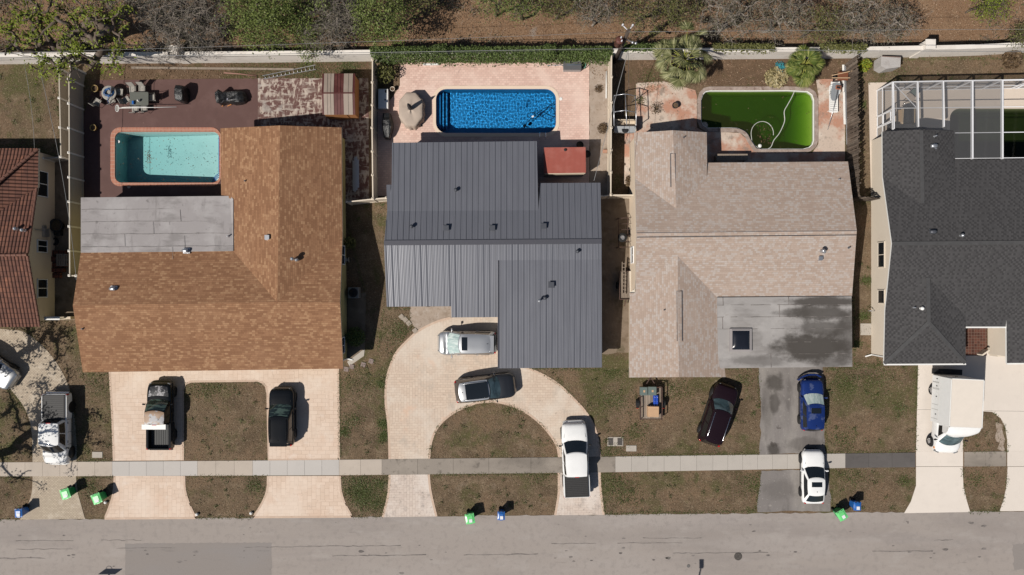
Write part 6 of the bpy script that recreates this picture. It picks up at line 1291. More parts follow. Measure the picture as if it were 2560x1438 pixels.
# red shed
M['redmetal'] = layered('faded red ribbed metal', (.33, .095, .072), [((.40, .15, .12), .8, .48, .7, .6), ((.52, .46, .45), 1.1, .66, .74, .6, (1, .6, 1)), ((.16, .07, .06), 3., .66, .76, .4)], rough=.5)
t = thing('storage_shed', 'small shed with faded red ribbed lean-to roof', 'shed', P(1412, 402)); q = [P(1359, 369, 2.0), P(1464, 368, 2.0), P(1465, 432, 1.78), P(1360.5, 433.5, 1.78)]; b = MB(); b.add(q, [(3, 2, 1, 0)]); b.add([p-Vector((0, 0, .05)) for p in q], [(0, 1, 2, 3)])
for k in range(34): f = (k+.5)/34; b.bar(q[0]+(q[1]-q[0])*f+Vector((0, 0, .008)), q[3]+(q[2]-q[3])*f+Vector((0, 0, .008)), .022, .022)
for i in range(4): a, c = q[i], q[(i+1) % 4]; b.add([a, c, c-Vector((0, 0, .05)), a-Vector((0, 0, .05))], [(0, 1, 2, 3)])
b.build('roof', M['redmetal'], t); b = MB(); b.prism([(q[3].x+.06, q[3].y+.0), (q[2].x-.06, q[2].y+.0), (q[1].x-.08, q[1].y-.06), (q[0].x+.08, q[0].y-.06)], 0, 1.72); b.build('wall', M['wall_cream'], t); b = MB(); b.bar(q[3]+Vector((.05, -.02, -.14)), q[2]+Vector((-.05, -.02, -.14)), .05, .16); b.build('fascia_board', M['wall_cream'], t); b = MB(); p = P(1413, 375, 2.0); b.lathe([(.10, -.02), (.11, .06), (.05, .10)], p, 12); b.build('roof_vent', M['dark'], t)
for px, py, lb in ((1450, 362, 'black round tub behind the red roof shed'), (1468, 385, 'black round tub at the right side of the red roof shed')): pot(lb, px, py, .26, M['dark'], hh=.5)
stick('pipe', 'long white pipe lying along the cream fence', 'pipe', [(1516, 178, .05), (1515.5, 246, .05)], .045, M['white']); crate('concrete_block', 'terracotta block by the cream fence', 'block', 1513, 378, 0, (.34, .26, .2), M['terracotta']); b = MB(); b.bar(P(1058, 163)+Vector((0, 0, .1)), P(1098, 162)+Vector((0, 0, .1)), .12, .12); tag(b.build('plank', M['white']), 'short white plank at the foot of the ivy wall', 'plank')

# ------------------------------------------------------------------ yard of the green pool
t = thing('canopy_frame', 'bare galvanised canopy frame beside the utility pole yard', 'frame', P(1563, 275)); hp_ = 1.9; T = lambda x, y, z: P(x, y, z); b = MB()
for a, c in (((1563, 235, 2.05), (1567, 313, 2.05)), ((1589, 240, 1.8), (1591, 314, 1.8)), ((1535, 239, 1.8), (1535, 314, 1.8))): b.tube([T(*a), T(*c)], .035, 8)
for y in (236, 277): b.tube([T(1535, y+3, 1.8), T(1563, y-1, 2.05), T(1590, y+4, 1.8)], .035, 8)
b.build('rail', M['galv'], t)
for x, y in ((1589, 241), (1590, 313), (1536, 240), (1536, 313)): b = MB(); p = T(x, y, 1.8); b.tube([p, (p.x, p.y, 0)], .032, 8); b.build('leg', M['galv'], t)
t = thing('utility_cart', 'grey plastic cart with open pale bin by the cream fence', 'cart', P(1562, 313)); g = lambda x, y, z: P(x, y, z); c1 = g(1536, 299, 1.0); c2 = g(1590, 328, 1.0); b = MB(); cx, cy = (c1.x+c2.x)/2, (c1.y+c2.y)/2; w_, d_ = c2.x-c1.x, c1.y-c2.y
for sx in (-1, 1): b.box((cx+sx*w_/2, cy, .72), (.05, d_, .5))
b.box((cx, cy+d_/2, .72), (w_, .05, .5)); b.box((cx, cy, .48), (w_, d_, .05)); b.build('bin', M['wall_cream'], t); b = MB(); b.bar((cx-w_/2, cy-d_/2+.15, .95), (cx+w_/2, cy-d_/2+.15, .95), .5, .06, up=(0, -.5, 1)); b.bar((cx-w_/2+.1, cy-d_/2, .6), (cx+w_/2-.1, cy-d_/2, .6), .06, .5); b.lathe([(.28, .99), (.25, 1.0)], (cx, cy-d_/2+.12, 0), 16, mi=1); soft(b.build('front_panel', [plain('grey plastic', (.30, .31, .32), .5), M['rubber']], t), 35, .02)
for sx in (-1, 1): b = MB(); b.lathe([(.03, -.06), (.24, -.06), (.24, .06), (.03, .06)], (cx+sx*(w_/2-.1), cy, .24), 18, axis='x'); b.build('wheel', M['tyre'], t)
b = MB(); b.box((cx-.2, cy+.12, .58), (.4, .25, .16), rz=.3); b.box((cx+.18, cy+.05, .56), (.2, .2, .12)); soft(b.build('paint_can_pile', plain('mixed scrap', (.35, .27, .2), .7), None), 35, .03); o = bpy.context.scene.objects['paint_can_pile']; o.name = 'scrap_bag'; tag(o, 'small scrap bundle lying in the grey cart', 'bundle')
t = thing('sun_lounger', 'white slatted sun lounger between the green pool and the wooden fence', 'lounger', P(2084, 244, .35).xy.to_3d()); b = MB()
for k in range(14): b.box((0, -1.1+k*.165, .34+(.0 if k < 9 else (k-8)*.06)), (.56, .14, .03))
b.build('slats', M['white'], t, world=False); b = MB()
for sx in (-1, 1): b.bar((sx*.30, -1.15, .33), (sx*.30, .4, .33), .06, .08); b.bar((sx*.30, .4, .33), (sx*.30, 1.15, .66), .06, .08); b.tube([(sx*.31, .95, .6), (sx*.42, .8, .62), (sx*.40, .3, .52), (sx*.31, .2, .36)], .03, 6)
b.build('frame', M['white'], t, world=False)
for sx in (-1, 1):
    for y in (-1.0, .6): b = MB(); b.bar((sx*.30, y, 0), (sx*.30, y, .34), .06); b.build('leg', M['white'], t, world=False)
b = MB(); pts = [(-.30, .62), (-.32, 0), (-.25, -.5), (-.12, -.68), (.12, -.68), (.25, -.5), (.32, 0), (.30, .62), (0, .70)]; b.prism(pts, 0, .09, bottom=True); b.bar((-.1, -.5, .1), (-.12, .6, .1), .03, .02); b.bar((.1, -.5, .1), (.12, .6, .1), .03, .02); o = b.build('bodyboard', plain('grey foam', (.21, .225, .24), .6)); o.location = P(2088, 229, .5).xy.to_3d()+Vector((0, 0, .44)); o.rotation_euler = (R(14), 0, R(-4)); soft(o, 40, .03); tag(o, 'grey foam board lying on the white lounger', 'board')
t = thing('pool_brush', 'long pole with orange pool brush head on the white lounger', 'pool brush', P(2085, 260)); b = MB(); b.tube([P(2094, 224, .85), P(2083, 275, .5), P(2069, 325, .05)], .024, 6); b.build('pole', M['galv'], t); b = MB(); q = P(2096, 219, .85); b.box(q, (.42, .30, .05), rz=-.1); b.box(q+Vector((0, 0, .03)), (.30, .18, .03), rz=-.1, mi=1); soft(b.build('brush_head', [plain('orange plastic', (.36, .13, .07), .5), M['dark']], t), 35, .02)
t = thing('wheelbarrow', 'rusty wheelbarrow with pale wooden handles against the wooden fence', 'wheelbarrow', P(2106, 191)); b = MB(); q = P(2107, 191, .5); b.box((q.x, q.y, .46), (.66, .56, .22), taper=1.25); soft(b.build('tray', layered('rusty tray', (.17, .065, .035), [((.26, .11, .06), 3., .5, .7, .7)], coord='obj', rough=.7), t), 40, .04)
for a, c in (((2079.5, 189, .5), (2133, 177, .75)), ((2079.5, 195, .5), (2132, 195, .75))): b = MB(); b.bar(P(*a), P(*c), .05); b.build('handle', plain('pale wood', (.52, .36, .22), .7), t)
b = MB(); q = P(2086, 194, .2); b.lathe([(.03, -.04), (.19, -.05), (.19, .05), (.03, .04)], (q.x, q.y, .19), 16, axis='x'); b.build('wheel', M['tyre'], t)
t = thing('corrugated_metal_stack', 'long pale corrugated sheets leaning by the wooden fence', 'sheets', P(2112, 265))
for k, (x, y0, y1, dz) in enumerate(((2107, 163, 232, 0), (2111, 166, 300, .03), (2108, 232, 312, .05), (2115, 235, 362, .02), (2119, 288, 366, .05))): b = MB(); b.bar(P(x, y0)+Vector((0, 0, .08+dz)), P(x+2, y1)+Vector((0, 0, .08+dz)), .17, .025); b.bar(P(x-1.2, y0)+Vector((0, 0, .1+dz)), P(x+.8, y1)+Vector((0, 0, .1+dz)), .03, .03); b.bar(P(x+1.4, y0)+Vector((0, 0, .1+dz)), P(x+3.2, y1)+Vector((0, 0, .1+dz)), .03, .03); b.build('sheet', M['galv'] if k % 2 else M['white'], t)
# shaded bench with tools behind the house, barrel lids, stacked pots
t = thing('workbench', 'dark workbench with tools in the shade behind the pinkish roof house', 'workbench', P(1830, 393, .8).xy.to_3d()); b = MB(); b.box((0, 0, .78), (2.4, .5, .06)); b.build('benchtop', M['plank'], t, world=False)
for sx in (-1, 1): b = MB(); b.box((sx*1.1, 0, .38), (.1, .45, .76)); b.build('leg', M['plank'], t, world=False)
for px, py, lb, m in ((1580, 412, 'round pale bucket lid beside the pinkish roof house, upper of two', 'beigepot'), (1578, 424, 'round pale bucket beside the pinkish roof house, lower of two', 'pad')): pot(lb, px, py, .19, M[m], hh=.36)
# side yard: rack with spare tyre, trailer, ladder
t = thing('metal_rack', 'rusty metal rack with spare tyre in the shaded side yard', 'rack', P(1565, 580)); b = MB(); A = [P(1546, 546, .9), P(1585, 544, .9), P(1585, 618, .9), P(1546, 618, .9)]
for i in range(4): b.bar(A[i], A[(i+1) % 4], .05); b.bar(A[i], (A[i].x, A[i].y, 0), .05)
for k in range(1, 5): b.bar(A[0]+(A[3]-A[0])*k/5, A[1]+(A[2]-A[1])*k/5, .035)
b.bar(A[0]+(A[1]-A[0])*.6, A[3]+(A[2]-A[3])*.6, .04); b.build('frame', M['rust'], t)
t = thing('spare_tyre', 'spare tyre lying on the rusty rack', 'tyre', P(1556, 594, 1.0).xy.to_3d()+Vector((0, 0, .93))); b = MB(); b.lathe([(.20, -.02), (.33, 0), (.36, .06), (.36, .14), (.33, .19), (.20, .2)], (0, 0, 0), 24, capb=False, capt=False); b.build('tyre', M['tyre'], t, world=False); b = MB(); b.lathe([(.20, .02), (.19, .16), (.10, .10), (.02, .12)], (0, 0, 0), 20); b.build('rim', M['rim'], t, world=False)
t = thing('utility_trailer', 'old narrow trailer parked in the dark side yard by the pinkish roof house', 'trailer', P(1563, 714)); b = MB(); A = [P(1548, 680, .6), P(1578, 678, .6), P(1580, 748, .6), P(1549, 749, .6)]
for i in range(4): b.bar(A[i], A[(i+1) % 4], .06, .12)
b.build('frame', M['rust'], t); b = MB(); b.prism([tuple(p.xy) for p in (A[3], A[2], A[1], A[0])], .45, .50); b.build('deck', M['plank'], t); b = MB(); b.bar(A[1]+Vector((-.1, 0, .05)), A[2]+Vector((-.1, 0, .05)), .12, .08); b.build('side_board', M['beigepot'], t); b = MB(); b.bar((A[3]+A[2])/2, P(1562, 765, .5), .07); b.build('tongue', M['rust'], t)
for i, x in ((0, -1), (1, 1)): b = MB(); p = (A[i]+A[3-i])/2; b.lathe([(.04, -.08), (.26, -.08), (.26, .08), (.04, .08)], (p.x+x*.12, p.y, .27), 18, axis='x'); b.build('wheel', M['tyre'], t)
t = thing('ladder', 'old wooden ladder laid over the narrow trailer', 'ladder', P(1557, 697)); a, c, a2, c2 = P(1555.5, 655, .8), P(1554.5, 738, .75), P(1563, 655, .8), P(1562, 738, .75)
for p, q in ((a, c), (a2, c2)): b = MB(); b.bar(p, q, .05, .09); b.build('rail', M['plank'], t)
b = MB()
for k in range(9): b.bar(a+(c-a)*(k+.5)/9, a2+(c2-a2)*(k+.5)/9, .05)
b.build('rungs', M['plank'], t)
# left side yard
M['redpaver'] = brick('red paving blocks', (.19, .065, .04), (.12, .045, .03), (.05, .03, .025), .4, .5, .03, coord='pos', bump=.5)
t = thing('paver_stack', 'stack of red paving slabs in the shaded side yard', 'pavers', P(145, 663))
for k, (x0, y0, x1, y1, z) in enumerate(((124, 627, 170, 640, .35), (122, 642, 168, 655, .45), (123, 657, 171, 668, .35), (124, 670, 166, 681, .4), (126, 683, 156, 695, .3))): b = MB(); p, q = P(x0, y0), P(x1, y1); b.box(((p.x+q.x)/2, (p.y+q.y)/2, z/2), (q.x-p.x, p.y-q.y, z)); b.build('slab_row', M['redpaver'], t)
t = thing('wooden_pallet', 'tan wooden pallet leaning on the red paver stack', 'pallet', P(153, 650, .6).xy.to_3d()+Vector((0, 0, .46)))
for k in range(5): b = MB(); b.box((-.36+k*.18, 0, .06), (.14, .95, .02)); b.build('board', M['plank'], t, world=False)
for y in (-.42, 0, .42): b = MB(); b.box((0, y, .02), (.9, .08, .06)); b.build('bearer', M['plank'], t, world=False)
t = thing('old_tyre', 'loose black tyre on the ground by the cream wall', 'tyre', P(134, 604, .2).xy.to_3d()); b = MB(); b.lathe([(.16, .02), (.28, 0), (.31, .06), (.31, .14), (.28, .19), (.16, .18)], (0, 0, 0), 24, capb=False, capt=False); b.build('tyre', M['tyre'], t, world=False)
pot('large black tub in the shaded side yard', 139, 563, .48, M['dark'], hh=.6); crate('black_crate', 'black plastic crate below the large black tub', 'crate', 143, 582, 0, (.5, .42, .35), M['dark'])
t = thing('wire_plant_stand', 'black wire plant stand by the cream wall', 'plant stand', P(124, 759)); b = MB()
for k, r_ in ((0, .16), (.25, .3), (.5, .33)): b.tube([P(124, 759)+Vector((r_*math.cos(a), r_*math.sin(a), k+.05)) for a in np.linspace(0, 2*PI, 21)], .014, 5)
for a in np.linspace(0, 2*PI, 7)[:-1]: b.tube([P(124, 759)+Vector((rr*math.cos(a), rr*math.sin(a), k)) for rr, k in ((.1, 0), (.16, .05), (.3, .3), (.33, .55))], .012, 5)
b.build('frame', M['bronze'], t)
# air conditioner in the side yard
t = thing('air_conditioner', 'grey air conditioner unit in the shade beside the brown roof house', 'air conditioner', P(883, 732, .75).xy.to_3d()); b = MB(); b.box((0, 0, .37), (.84, .84, .70)); soft(b.build('casing', plain('ac casing', (.22, .22, .215), .5, .3), t, world=False), 35, .03); b = MB(); b.lathe([(.34, .70), (.36, .735), (.30, .75)], (0, 0, 0), 24, mi=0)
for k in range(8): a = k*PI/8; b.bar((-.34*math.cos(a), -.34*math.sin(a), .765), (.34*math.cos(a), .34*math.sin(a), .765), .012)
b.build('fan_grille', M['dark'], t, world=False)
t = thing('hose_reel', 'small pale hose reel by the olive wall', 'hose reel', P(871, 650)); b = MB(); p = P(872, 650); b.lathe([(.2, -.12), (.2, -.1), (.1, -.1), (.1, .1), (.2, .1), (.2, .12)], (p.x, p.y, .4), 16, axis='x'); b.build('drum', M['pad'], t); b = MB(); b.box((p.x, p.y, .2), (.3, .3, .4)); b.build('base', M['dark'], t); 

# ------------------------------------------------------------------ right-hand yard: cage, grill, small shed
M['frame_w'] = plain('white aluminium', (.78, .78, .80), .35); M['screen'] = screenmat('insect screen', (.16, .16, .165), .36)
t = thing('pool_cage', 'white framed insect screen enclosure over the right-hand pool', 'pool enclosure', P(2380, 300)); HB, HT = 2.3, 2.62
top = lambda x, y, z=HB: P(x, y, z); gnd = lambda v: Vector((v.x, v.y, 0)); xs = [2232, 2293, 2357, 2430, 2505, 2582, 2660]; yb_ = lambda x: 206-(x-2232)*.0183
def barp(name, a, c, w, h_=None): b = MB(); b.bar(a, c, w, h_ or w); b.build(name, M['frame_w'], t)
for x in xs:
    p = top(x, yb_(x)); barp('post', p, gnd(p), .10)
    ye = 323 if x < 2240 else (318 if x < 2380 else 398); barp('roof_beam', p, top(x+(2 if x < 2380 else 0), ye, HB+.22), .06 if x < 2400 else .08, .22)
a, c = top(xs[0], yb_(xs[0])), top(xs[-1], yb_(xs[-1])); barp('top_rail', a, c, .10); barp('chair_rail', gnd(a)+Vector((0, 0, .83)), gnd(c)+Vector((0, 0, .83)), .05); barp('base_rail', gnd(a)+Vector((0, 0, .05)), gnd(c)+Vector((0, 0, .05)), .05)
w0 = top(2232, 206); w1 = top(2232, 325); barp('top_rail', w0, w1, .10); barp('chair_rail', gnd(w0)+Vector((0, 0, .83)), gnd(w1)+Vector((0, 0, .83)), .05); barp('base_rail', gnd(w0)+Vector((0, 0, .05)), gnd(w1)+Vector((0, 0, .05)), .05)
d0, d1 = top(2232, 273), top(2232, 304)
for d in (d0, d1): barp('post', d, gnd(d), .06)
b = MB(); g0, g1_ = gnd(d0), gnd(d1); 
for z in (.12, 1.0, 2.05): b.bar(g0+Vector((-.03, 0, z)), g1_+Vector((-.03, 0, z)), .06)
for g_ in (g0+Vector((-.03, -.08, 0)), g1_+Vector((-.03, .08, 0))): b.bar(g_+Vector((0, 0, .1)), g_+Vector((0, 0, 2.08)), .06)
b.build('door', M['frame_w'], t)
for y0, y1, xa in ((271, 266.5, 2236), (334.5, 332, 2388), (398.5, 396, 2388)):
    for k in range(len(xs)-1):
        x0, x1 = max(xs[k], xa), xs[k+1]
        if x1 > xa: barp('purlin', top(x0, y0-(x0-2236)*.012, HB+.10), top(x1, y0-(x1-2236)*.012, HB+.10), .05)
barp('brace', top(2234, 209), top(2290, 268, HB+.08), .045); barp('brace', top(2582, 202), top(2540, 222), .06)
b = MB()
for k in range(len(xs)-1):
    p, q = top(xs[k], yb_(xs[k])), top(xs[k+1], yb_(xs[k+1])); b.add([gnd(p), gnd(q), q, p], [(0, 1, 2, 3)])
    if xs[k] != 2505: ye = 320 if xs[k+1] < 2380 else 397; b.add([p+Vector((0, 0, .06)), q+Vector((0, 0, .06)), top(xs[k+1], ye, HB+.30), top(xs[k], ye, HB+.30)], [(0, 1, 2, 3)])
b.add([gnd(w0), gnd(w1), w1, w0], [(0, 1, 2, 3)]); b.build('screen_panel', M['screen'], t)
t = thing('barbecue', 'black lidded barbecue with wooden side shelf inside the screen enclosure', 'barbecue', P(2271, 287, 1.0).xy.to_3d()); b = MB(); b.box((0, 0, .45), (.85, .95, .80)); b.build('cabinet', M['dark'], t, world=False); b = MB(); n = 10; b.tube([(0, -.62, .95), (0, .55, .95)], .40, 18); soft(b.build('lid', plain('black enamel', (.012, .012, .014), .35), t, world=False), 50); b = MB(); b.box((-.62, -.05, .88), (.36, .9, .04)); b.build('side_shelf', plain('tan side shelf', (.42, .29, .17), .6), t, world=False)
b = MB(); b.bar((-.46, -.75, .9), (-.44, .5, .98), .05, .3); b.bar((.46, -.75, .9), (.44, .5, .98), .05, .3); b.build('end_panel', plain('tan trim', (.50, .38, .25), .5), t, world=False); b = MB(); b.tube([(-.35, .75, .7), (-.2, .85, .9), (.2, .85, .9), (.35, .75, .7)], .03, 6); b.build('handle', M['chrome'], t, world=False)
t = thing('patio_chair', 'tan sling chair behind the barbecue in the screen enclosure', 'chair', P(2278, 243, .45).xy.to_3d(), R(-25)); b = MB(); b.box((0, 0, .42), (.6, .55, .04)); b.build('seat', M['canvas'], t, world=False); b = MB(); b.bar((0, .26, .45), (0, .46, .95), .55, .04, up=(0, -1, .2)); b.build('backrest', M['crate'], t, world=False)
for sx in (-1, 1):
    for y in (-.24, .24): b = MB(); b.bar((sx*.27, y, 0), (sx*.27, y, .42), .03); b.build('leg', M['bronze'], t, world=False)
M['resin'] = layered('weathered grey resin', (.42, .40, .385), [((.33, .30, .28), 1.5, .5, .7, .6)], coord='obj', rough=.6)
t = thing('storage_shed', 'small grey resin storage shed at the back of the right-hand yard', 'shed', P(2228, 155, 1.2).xy.to_3d(), R(-3)); b = MB(); pf = [(-.72, .42), (-.72, -.30), (-.30, -.52), (.72, -.32), (.72, .42)]; b.prism(pf[::1], 0, 1.12)
for k in range(7): b.bar((-.725, -.25+k*.1, .05), (-.725, -.25+k*.1, 1.1), .015, .02)
b.build('body', M['resin'], t, world=False); b = MB(); b.prism([(-.74, .44), (-.74, -.22), (.0, -.30), (.74, -.34), (.74, .44)], 1.12, 1.16); 
for k in range(9): b.box((0, -.2+k*.07, 1.165), (1.36, .02, .015))
b.build('roof', M['resin'], t, world=False); b = MB(); b.box((0, .40, 1.17), (1.4, .06, .05)); b.build('rear_ridge', plain('brown trim', (.18, .12, .10), .6), t, world=False)
t = thing('garden_tap', 'pale garden tap and pipe on the beige wall', 'tap', P(2176, 777)); p = P(2178, 777); b = MB(); b.tube([(p.x, p.y, .6), (p.x-.35, p.y+.02, .6), (p.x-.5, p.y, .45)], .025, 6); b.lathe([(.06, 0), (.06, .04)], (p.x-.3, p.y, .62), 10); b.build('spout', M['galv'], t)
# ------------------------------------------------------------------ utility pole and wires
M['pole'] = layered('creosoted pole wood', (.075, .058, .048), [((.12, .10, .085), 3., .5, .7, .6, (1, 1, .2))], coord='obj', bump=(10, .4, .02)); M['wire'] = plain('weathered cable', (.22, .22, .22), .5); M['wire_d'] = plain('dark cable', (.05, .05, .05), .6); M['rustcan'] = layered('rusty transformer can', (.11, .045, .035), [((.20, .09, .05), 2., .5, .7, .6)], coord='obj', rough=.5); M['porc'] = plain('porcelain', (.60, .60, .62), .25)
pb = P(1537.5, 152, .2); PH = 6.7; t = thing('utility_pole', 'wooden utility pole with rusty transformer behind the cream fence', 'utility pole', (pb.x, pb.y, 0)); b = MB(); b.tube([(0, 0, 0), (0, 0, PH*.5), (0, 0, PH)], [.17, .15, .12], 14); b.build('pole', M['pole'], t, world=False)
q = P(1549, 101, 5.6)-Vector((pb.x, pb.y, 0)); b = MB(); b.lathe([(.24, 4.75), (.27, 4.8), (.27, 5.6), (.29, 5.62), (.29, 5.68), (.12, 5.74)], (q.x, q.y, 0), 20); b.bar((0, 0, 5.1), (q.x, q.y, 5.1), .1, .3); o = b.build('transformer', M['rustcan'], t, world=False)
for dx, dy in ((.08, .12), (.12, -.12)): b = MB(); b.lathe([(.05, 5.72), (.07, 5.8), (.045, 5.86), (.06, 5.92), (.03, 5.98)], (q.x+dx, q.y+dy, 0), 10); bo = b.build('bushing', M['porc'], t, world=False); bo.parent = o
for dx, dy in ((-.42, .35), (.26, .32)): b = MB(); b.tube([(0, 0, PH-.15), (dx, dy, PH-.02)], .035, 6); b.lathe([(.04, PH-.05), (.09, PH), (.05, PH+.06), (.08, PH+.12), (.03, PH+.2)], (dx, dy, 0), 10); b.build('insulator', M['porc'], t, world=False)
b = MB(); b.bar((0, 0, 5.0), (.55, -.25, 5.0), .05); b.lathe([(.05, 4.9), (.1, 4.95), (.1, 5.05), (.05, 5.1)], (.55, -.25, 0), 10); b.lathe([(.05, 4.9), (.1, 4.95), (.1, 5.05), (.05, 5.1)], (.78, -.30, 0), 10); b.build('service_bracket', M['galv'], t, world=False)
def wire(label, a, c, sag, r=.016, m=None, n=14):
    a, c = P(*a), P(*c); b = MB(); b.tube([a+(c-a)*k/n-Vector((0, 0, sag*4*(k/n)*(1-k/n))) for k in range(n+1)], r, 5); return tag(b.build('power_line', m or M['wire']), label, 'power line')
wire('thin upper power line running left from the pole top', (1570, 80, 6.7), (-500, 146, 6.7), .3, .011); wire('thin upper power line running right from the pole top', (1572, 80, 6.7), (3000, 72, 6.7), -.1, .011)
wire('pale lower cable running left from the pole over the ivy wall', (1562, 121, 5.0), (-500, 152, 5.0), .1, .020); wire('pale lower cable running right from the pole over the palms', (1562, 121, 5.0), (3000, 132, 5.0), .1, .018); wire('faint third cable running left beside the pale lower cable', (1562, 124, 4.8), (-500, 158, 4.8), .1, .012, M['wire_d'])
wire('service drop from the pole to the metal roof house', (1570, 128, 5.0), (1485, 452, 3.0), .15, .018); wire('service drop from the pole to the pinkish roof house', (1571, 128, 5.0), (1577, 455, 3.0), .1, .012, M['wire_d'])
wire('twisted service drop over the long tan fence', (95, 156, 5.0), (191, 700, 3.0), .5, .017); wire('service drop to the tile roof house', (60, 156, 5.0), (86, 370, 3.0), .2, .012)

# ------------------------------------------------------------------ just below the frame: their shadows cross the road
t = thing('basketball_hoop', 'basketball hoop on a pole at the far kerb, casting its shadow on the road', 'basketball hoop', P(196, 1520)); q = P(205, 1478); b = MB(); b.tube([(0, 0, 0), (0, 0, 2.6), (.28, 1.2, 3.1)], .06, 8); b.build('pole', M['bronze'], t, world=False); b = MB(); b.box((.28, 1.25, 3.15), (1.3, .04, .8)); b.build('backboard', M['white'], t, world=False); b = MB(); b.tube([(.28+.23*math.cos(a), 1.52+.23*math.sin(a), 3.0) for a in np.linspace(0, 2*PI, 17)], .02, 5); b.build('rim', M['redlens'], t, world=False)
t = thing('street_lamp', 'street lamp on a pole at the far kerb, casting its shadow on the road', 'street lamp', P(1585, 1590)); b = MB(); b.tube([(0, 0, 0), (0, 0, 6.2), (.1, .5, 6.8), (.3, 1.9, 7.0)], [.10, .08, .06, .05], 8); b.build('pole', M['galv'], t, world=False); b = MB(); b.box((.33, 2.1, 7.0), (.32, .75, .16), taper=.8); soft(b.build('lamp_head', M['galv'], t, world=False), 40, .04)
# ------------------------------------------------------------------ trees and plants
M['bark'] = layered('grey brown bark', (.115, .088, .068), [((.20, .165, .14), 3., .48, .66, .7), ((.05, .036, .028), 5., .55, .7, .6)], bump=(12, .6, .03)); M['twig'] = layered('pale grey twigs', (.27, .235, .20), [((.17, .14, .12), 3., .5, .7, .7)])
M['lf_green'] = leafmat('fresh green leaves', [(.08, .11, .028), (.15, .19, .048), (.22, .26, .08)]); M['lf_olive'] = leafmat('olive leaves', [(.085, .092, .030), (.145, .15, .046), (.21, .205, .08)]); M['lf_grey'] = leafmat('greyish dry leaves', [(.12, .10, .07), (.17, .15, .10), (.095, .10, .055), (.22, .19, .14)])
M['lf_lime'] = leafmat('lime leaves', [(.14, .18, .02), (.22, .28, .035), (.31, .35, .065)], .35); M['lf_ivy'] = leafmat('ivy leaves', [(.055, .080, .022), (.10, .145, .040), (.16, .205, .07)]); M['lf_yellow'] = leafmat('croton leaves', [(.08, .16, .02), (.26, .30, .03), (.40, .32, .03)]); M['lf_dry'] = leafmat('dry brush', [(.17, .11, .06), (.10, .065, .04), (.24, .17, .10)])
def tree(name, label, cat, px, py, hc, rx, rz, kind, tips=150, leaves=30, lsize=.15, mleaf=None, mb=None, spread=.28, r0=None, trunk_px=None, skel=None, group=None, bare=0., vz=1.0, tw=0):
    """space-filling limbs from a trunk; leaf faces round the twig ends.  hc = height of the crown's middle"""
    ctr = P(px, py, hc); base = P(*trunk_px) if trunk_px else Vector((ctr.x+random.uniform(-.3, .3), ctr.y+random.uniform(-.2, .4), 0)); t = thing(name, label, cat, base, 0, group)
    nodes = [base.copy()]; par = [-1]
    def link(a, p, seg=3, j=.10):
        q0 = nodes[a]; L = (p-q0).length; last = a
        for k in range(1, seg+1):
            q = q0+(p-q0)*k/seg; 
            if k < seg: q += Vector((random.gauss(0, 1), random.gauss(0, 1), random.gauss(.3, 1)))*L*j
            nodes.append(q); par.append(last); last = len(nodes)-1
        return last
    if skel:
        for s_ in skel:
            a = min(range(len(nodes)), key=lambda i: (nodes[i]-P(*s_[0])).length) if len(nodes) > 1 else link(0, P(*s_[0]), 2, .02)
            for q in s_[1:]: a = link(a, P(*q), 3, .035)
    else: link(0, ctr-Vector((0, 0, rz*.75)), 4, .05)
    tp = []
    for _ in range(tips):
        v = Vector((random.gauss(0, 1), random.gauss(0, 1), random.gauss(0, 1))).normalized()*random.random()**.38
        tp.append(ctr+Vector((v.x*rx, v.y*rx*vz, v.z*rz)))
    tp.sort(key=lambda p: (p-nodes[-1]).length)
    arr = np.array([tuple(n) for n in nodes]); tipid = []
    for p in tp:
        d = np.linalg.norm(arr-np.array(p), axis=1)+np.maximum(0, arr[:, 2]-p.z)*.6; a = int(d.argmin()); k0 = len(nodes); link(a, p, 3, .10); arr = np.vstack([arr, [tuple(n) for n in nodes[k0:]]]); tipid.append(len(nodes)-1)
    cnt = [0]*len(nodes)
    for i in tipid:
        while i >= 0: cnt[i] += 1; i = par[i]
    r0 = r0 or .036*hc**.8; tot = max(cnt); rad = [max(.010, r0*(max(c, .35)/tot)**.46) for c in cnt]
    kids = {}
    for i, p in enumerate(par): kids.setdefault(p, []).append(i)
    b = MB(); st = [(0, None)]
    while st:
        i, pre = st.pop(); path = [pre] if pre is not None else []; path.append(i)
        while True:
            ks = sorted(kids.get(path[-1], []), key=lambda k: -cnt[k])
            if not ks: break
            for k in ks[1:]: st.append((k, path[-1]))
            path.append(ks[0])
        rr = [rad[k] for k in path]
        if pre is not None: rr[0] = rr[1]
        if len(path) > 1: b.tube([nodes[k] for k in path], rr, 7 if max(rr) > .06 else 4, cap=False)
    if tw:
        for i in tipid:
            for _ in range(tw):
                v = Vector((random.gauss(0, 1), random.gauss(0, 1), random.gauss(.1, .6))).normalized(); L = random.uniform(.35, .95); p = nodes[i]; b.tube([p, p+v*L*.5+Vector((0, 0, .04)), p+v*L+Vector((random.gauss(0, .12), random.gauss(0, .12), -.05))], [.010, .008, .004], 3, cap=False)
    b.build('trunk', mb or M['bark'], t)
    if leaves:
        T_ = np.array([tuple(nodes[i]) for i in tipid if random.random() >= bare])
        if len(T_):
            k = leaves; pts = np.repeat(T_, k, 0)+RNG.normal(0, 1, (len(T_)*k, 3))*np.array([spread, spread, spread*.7]); foliage('crown', mleaf, pts, lsize, t)
    return t
G_ = 'trees behind the boundary wall'
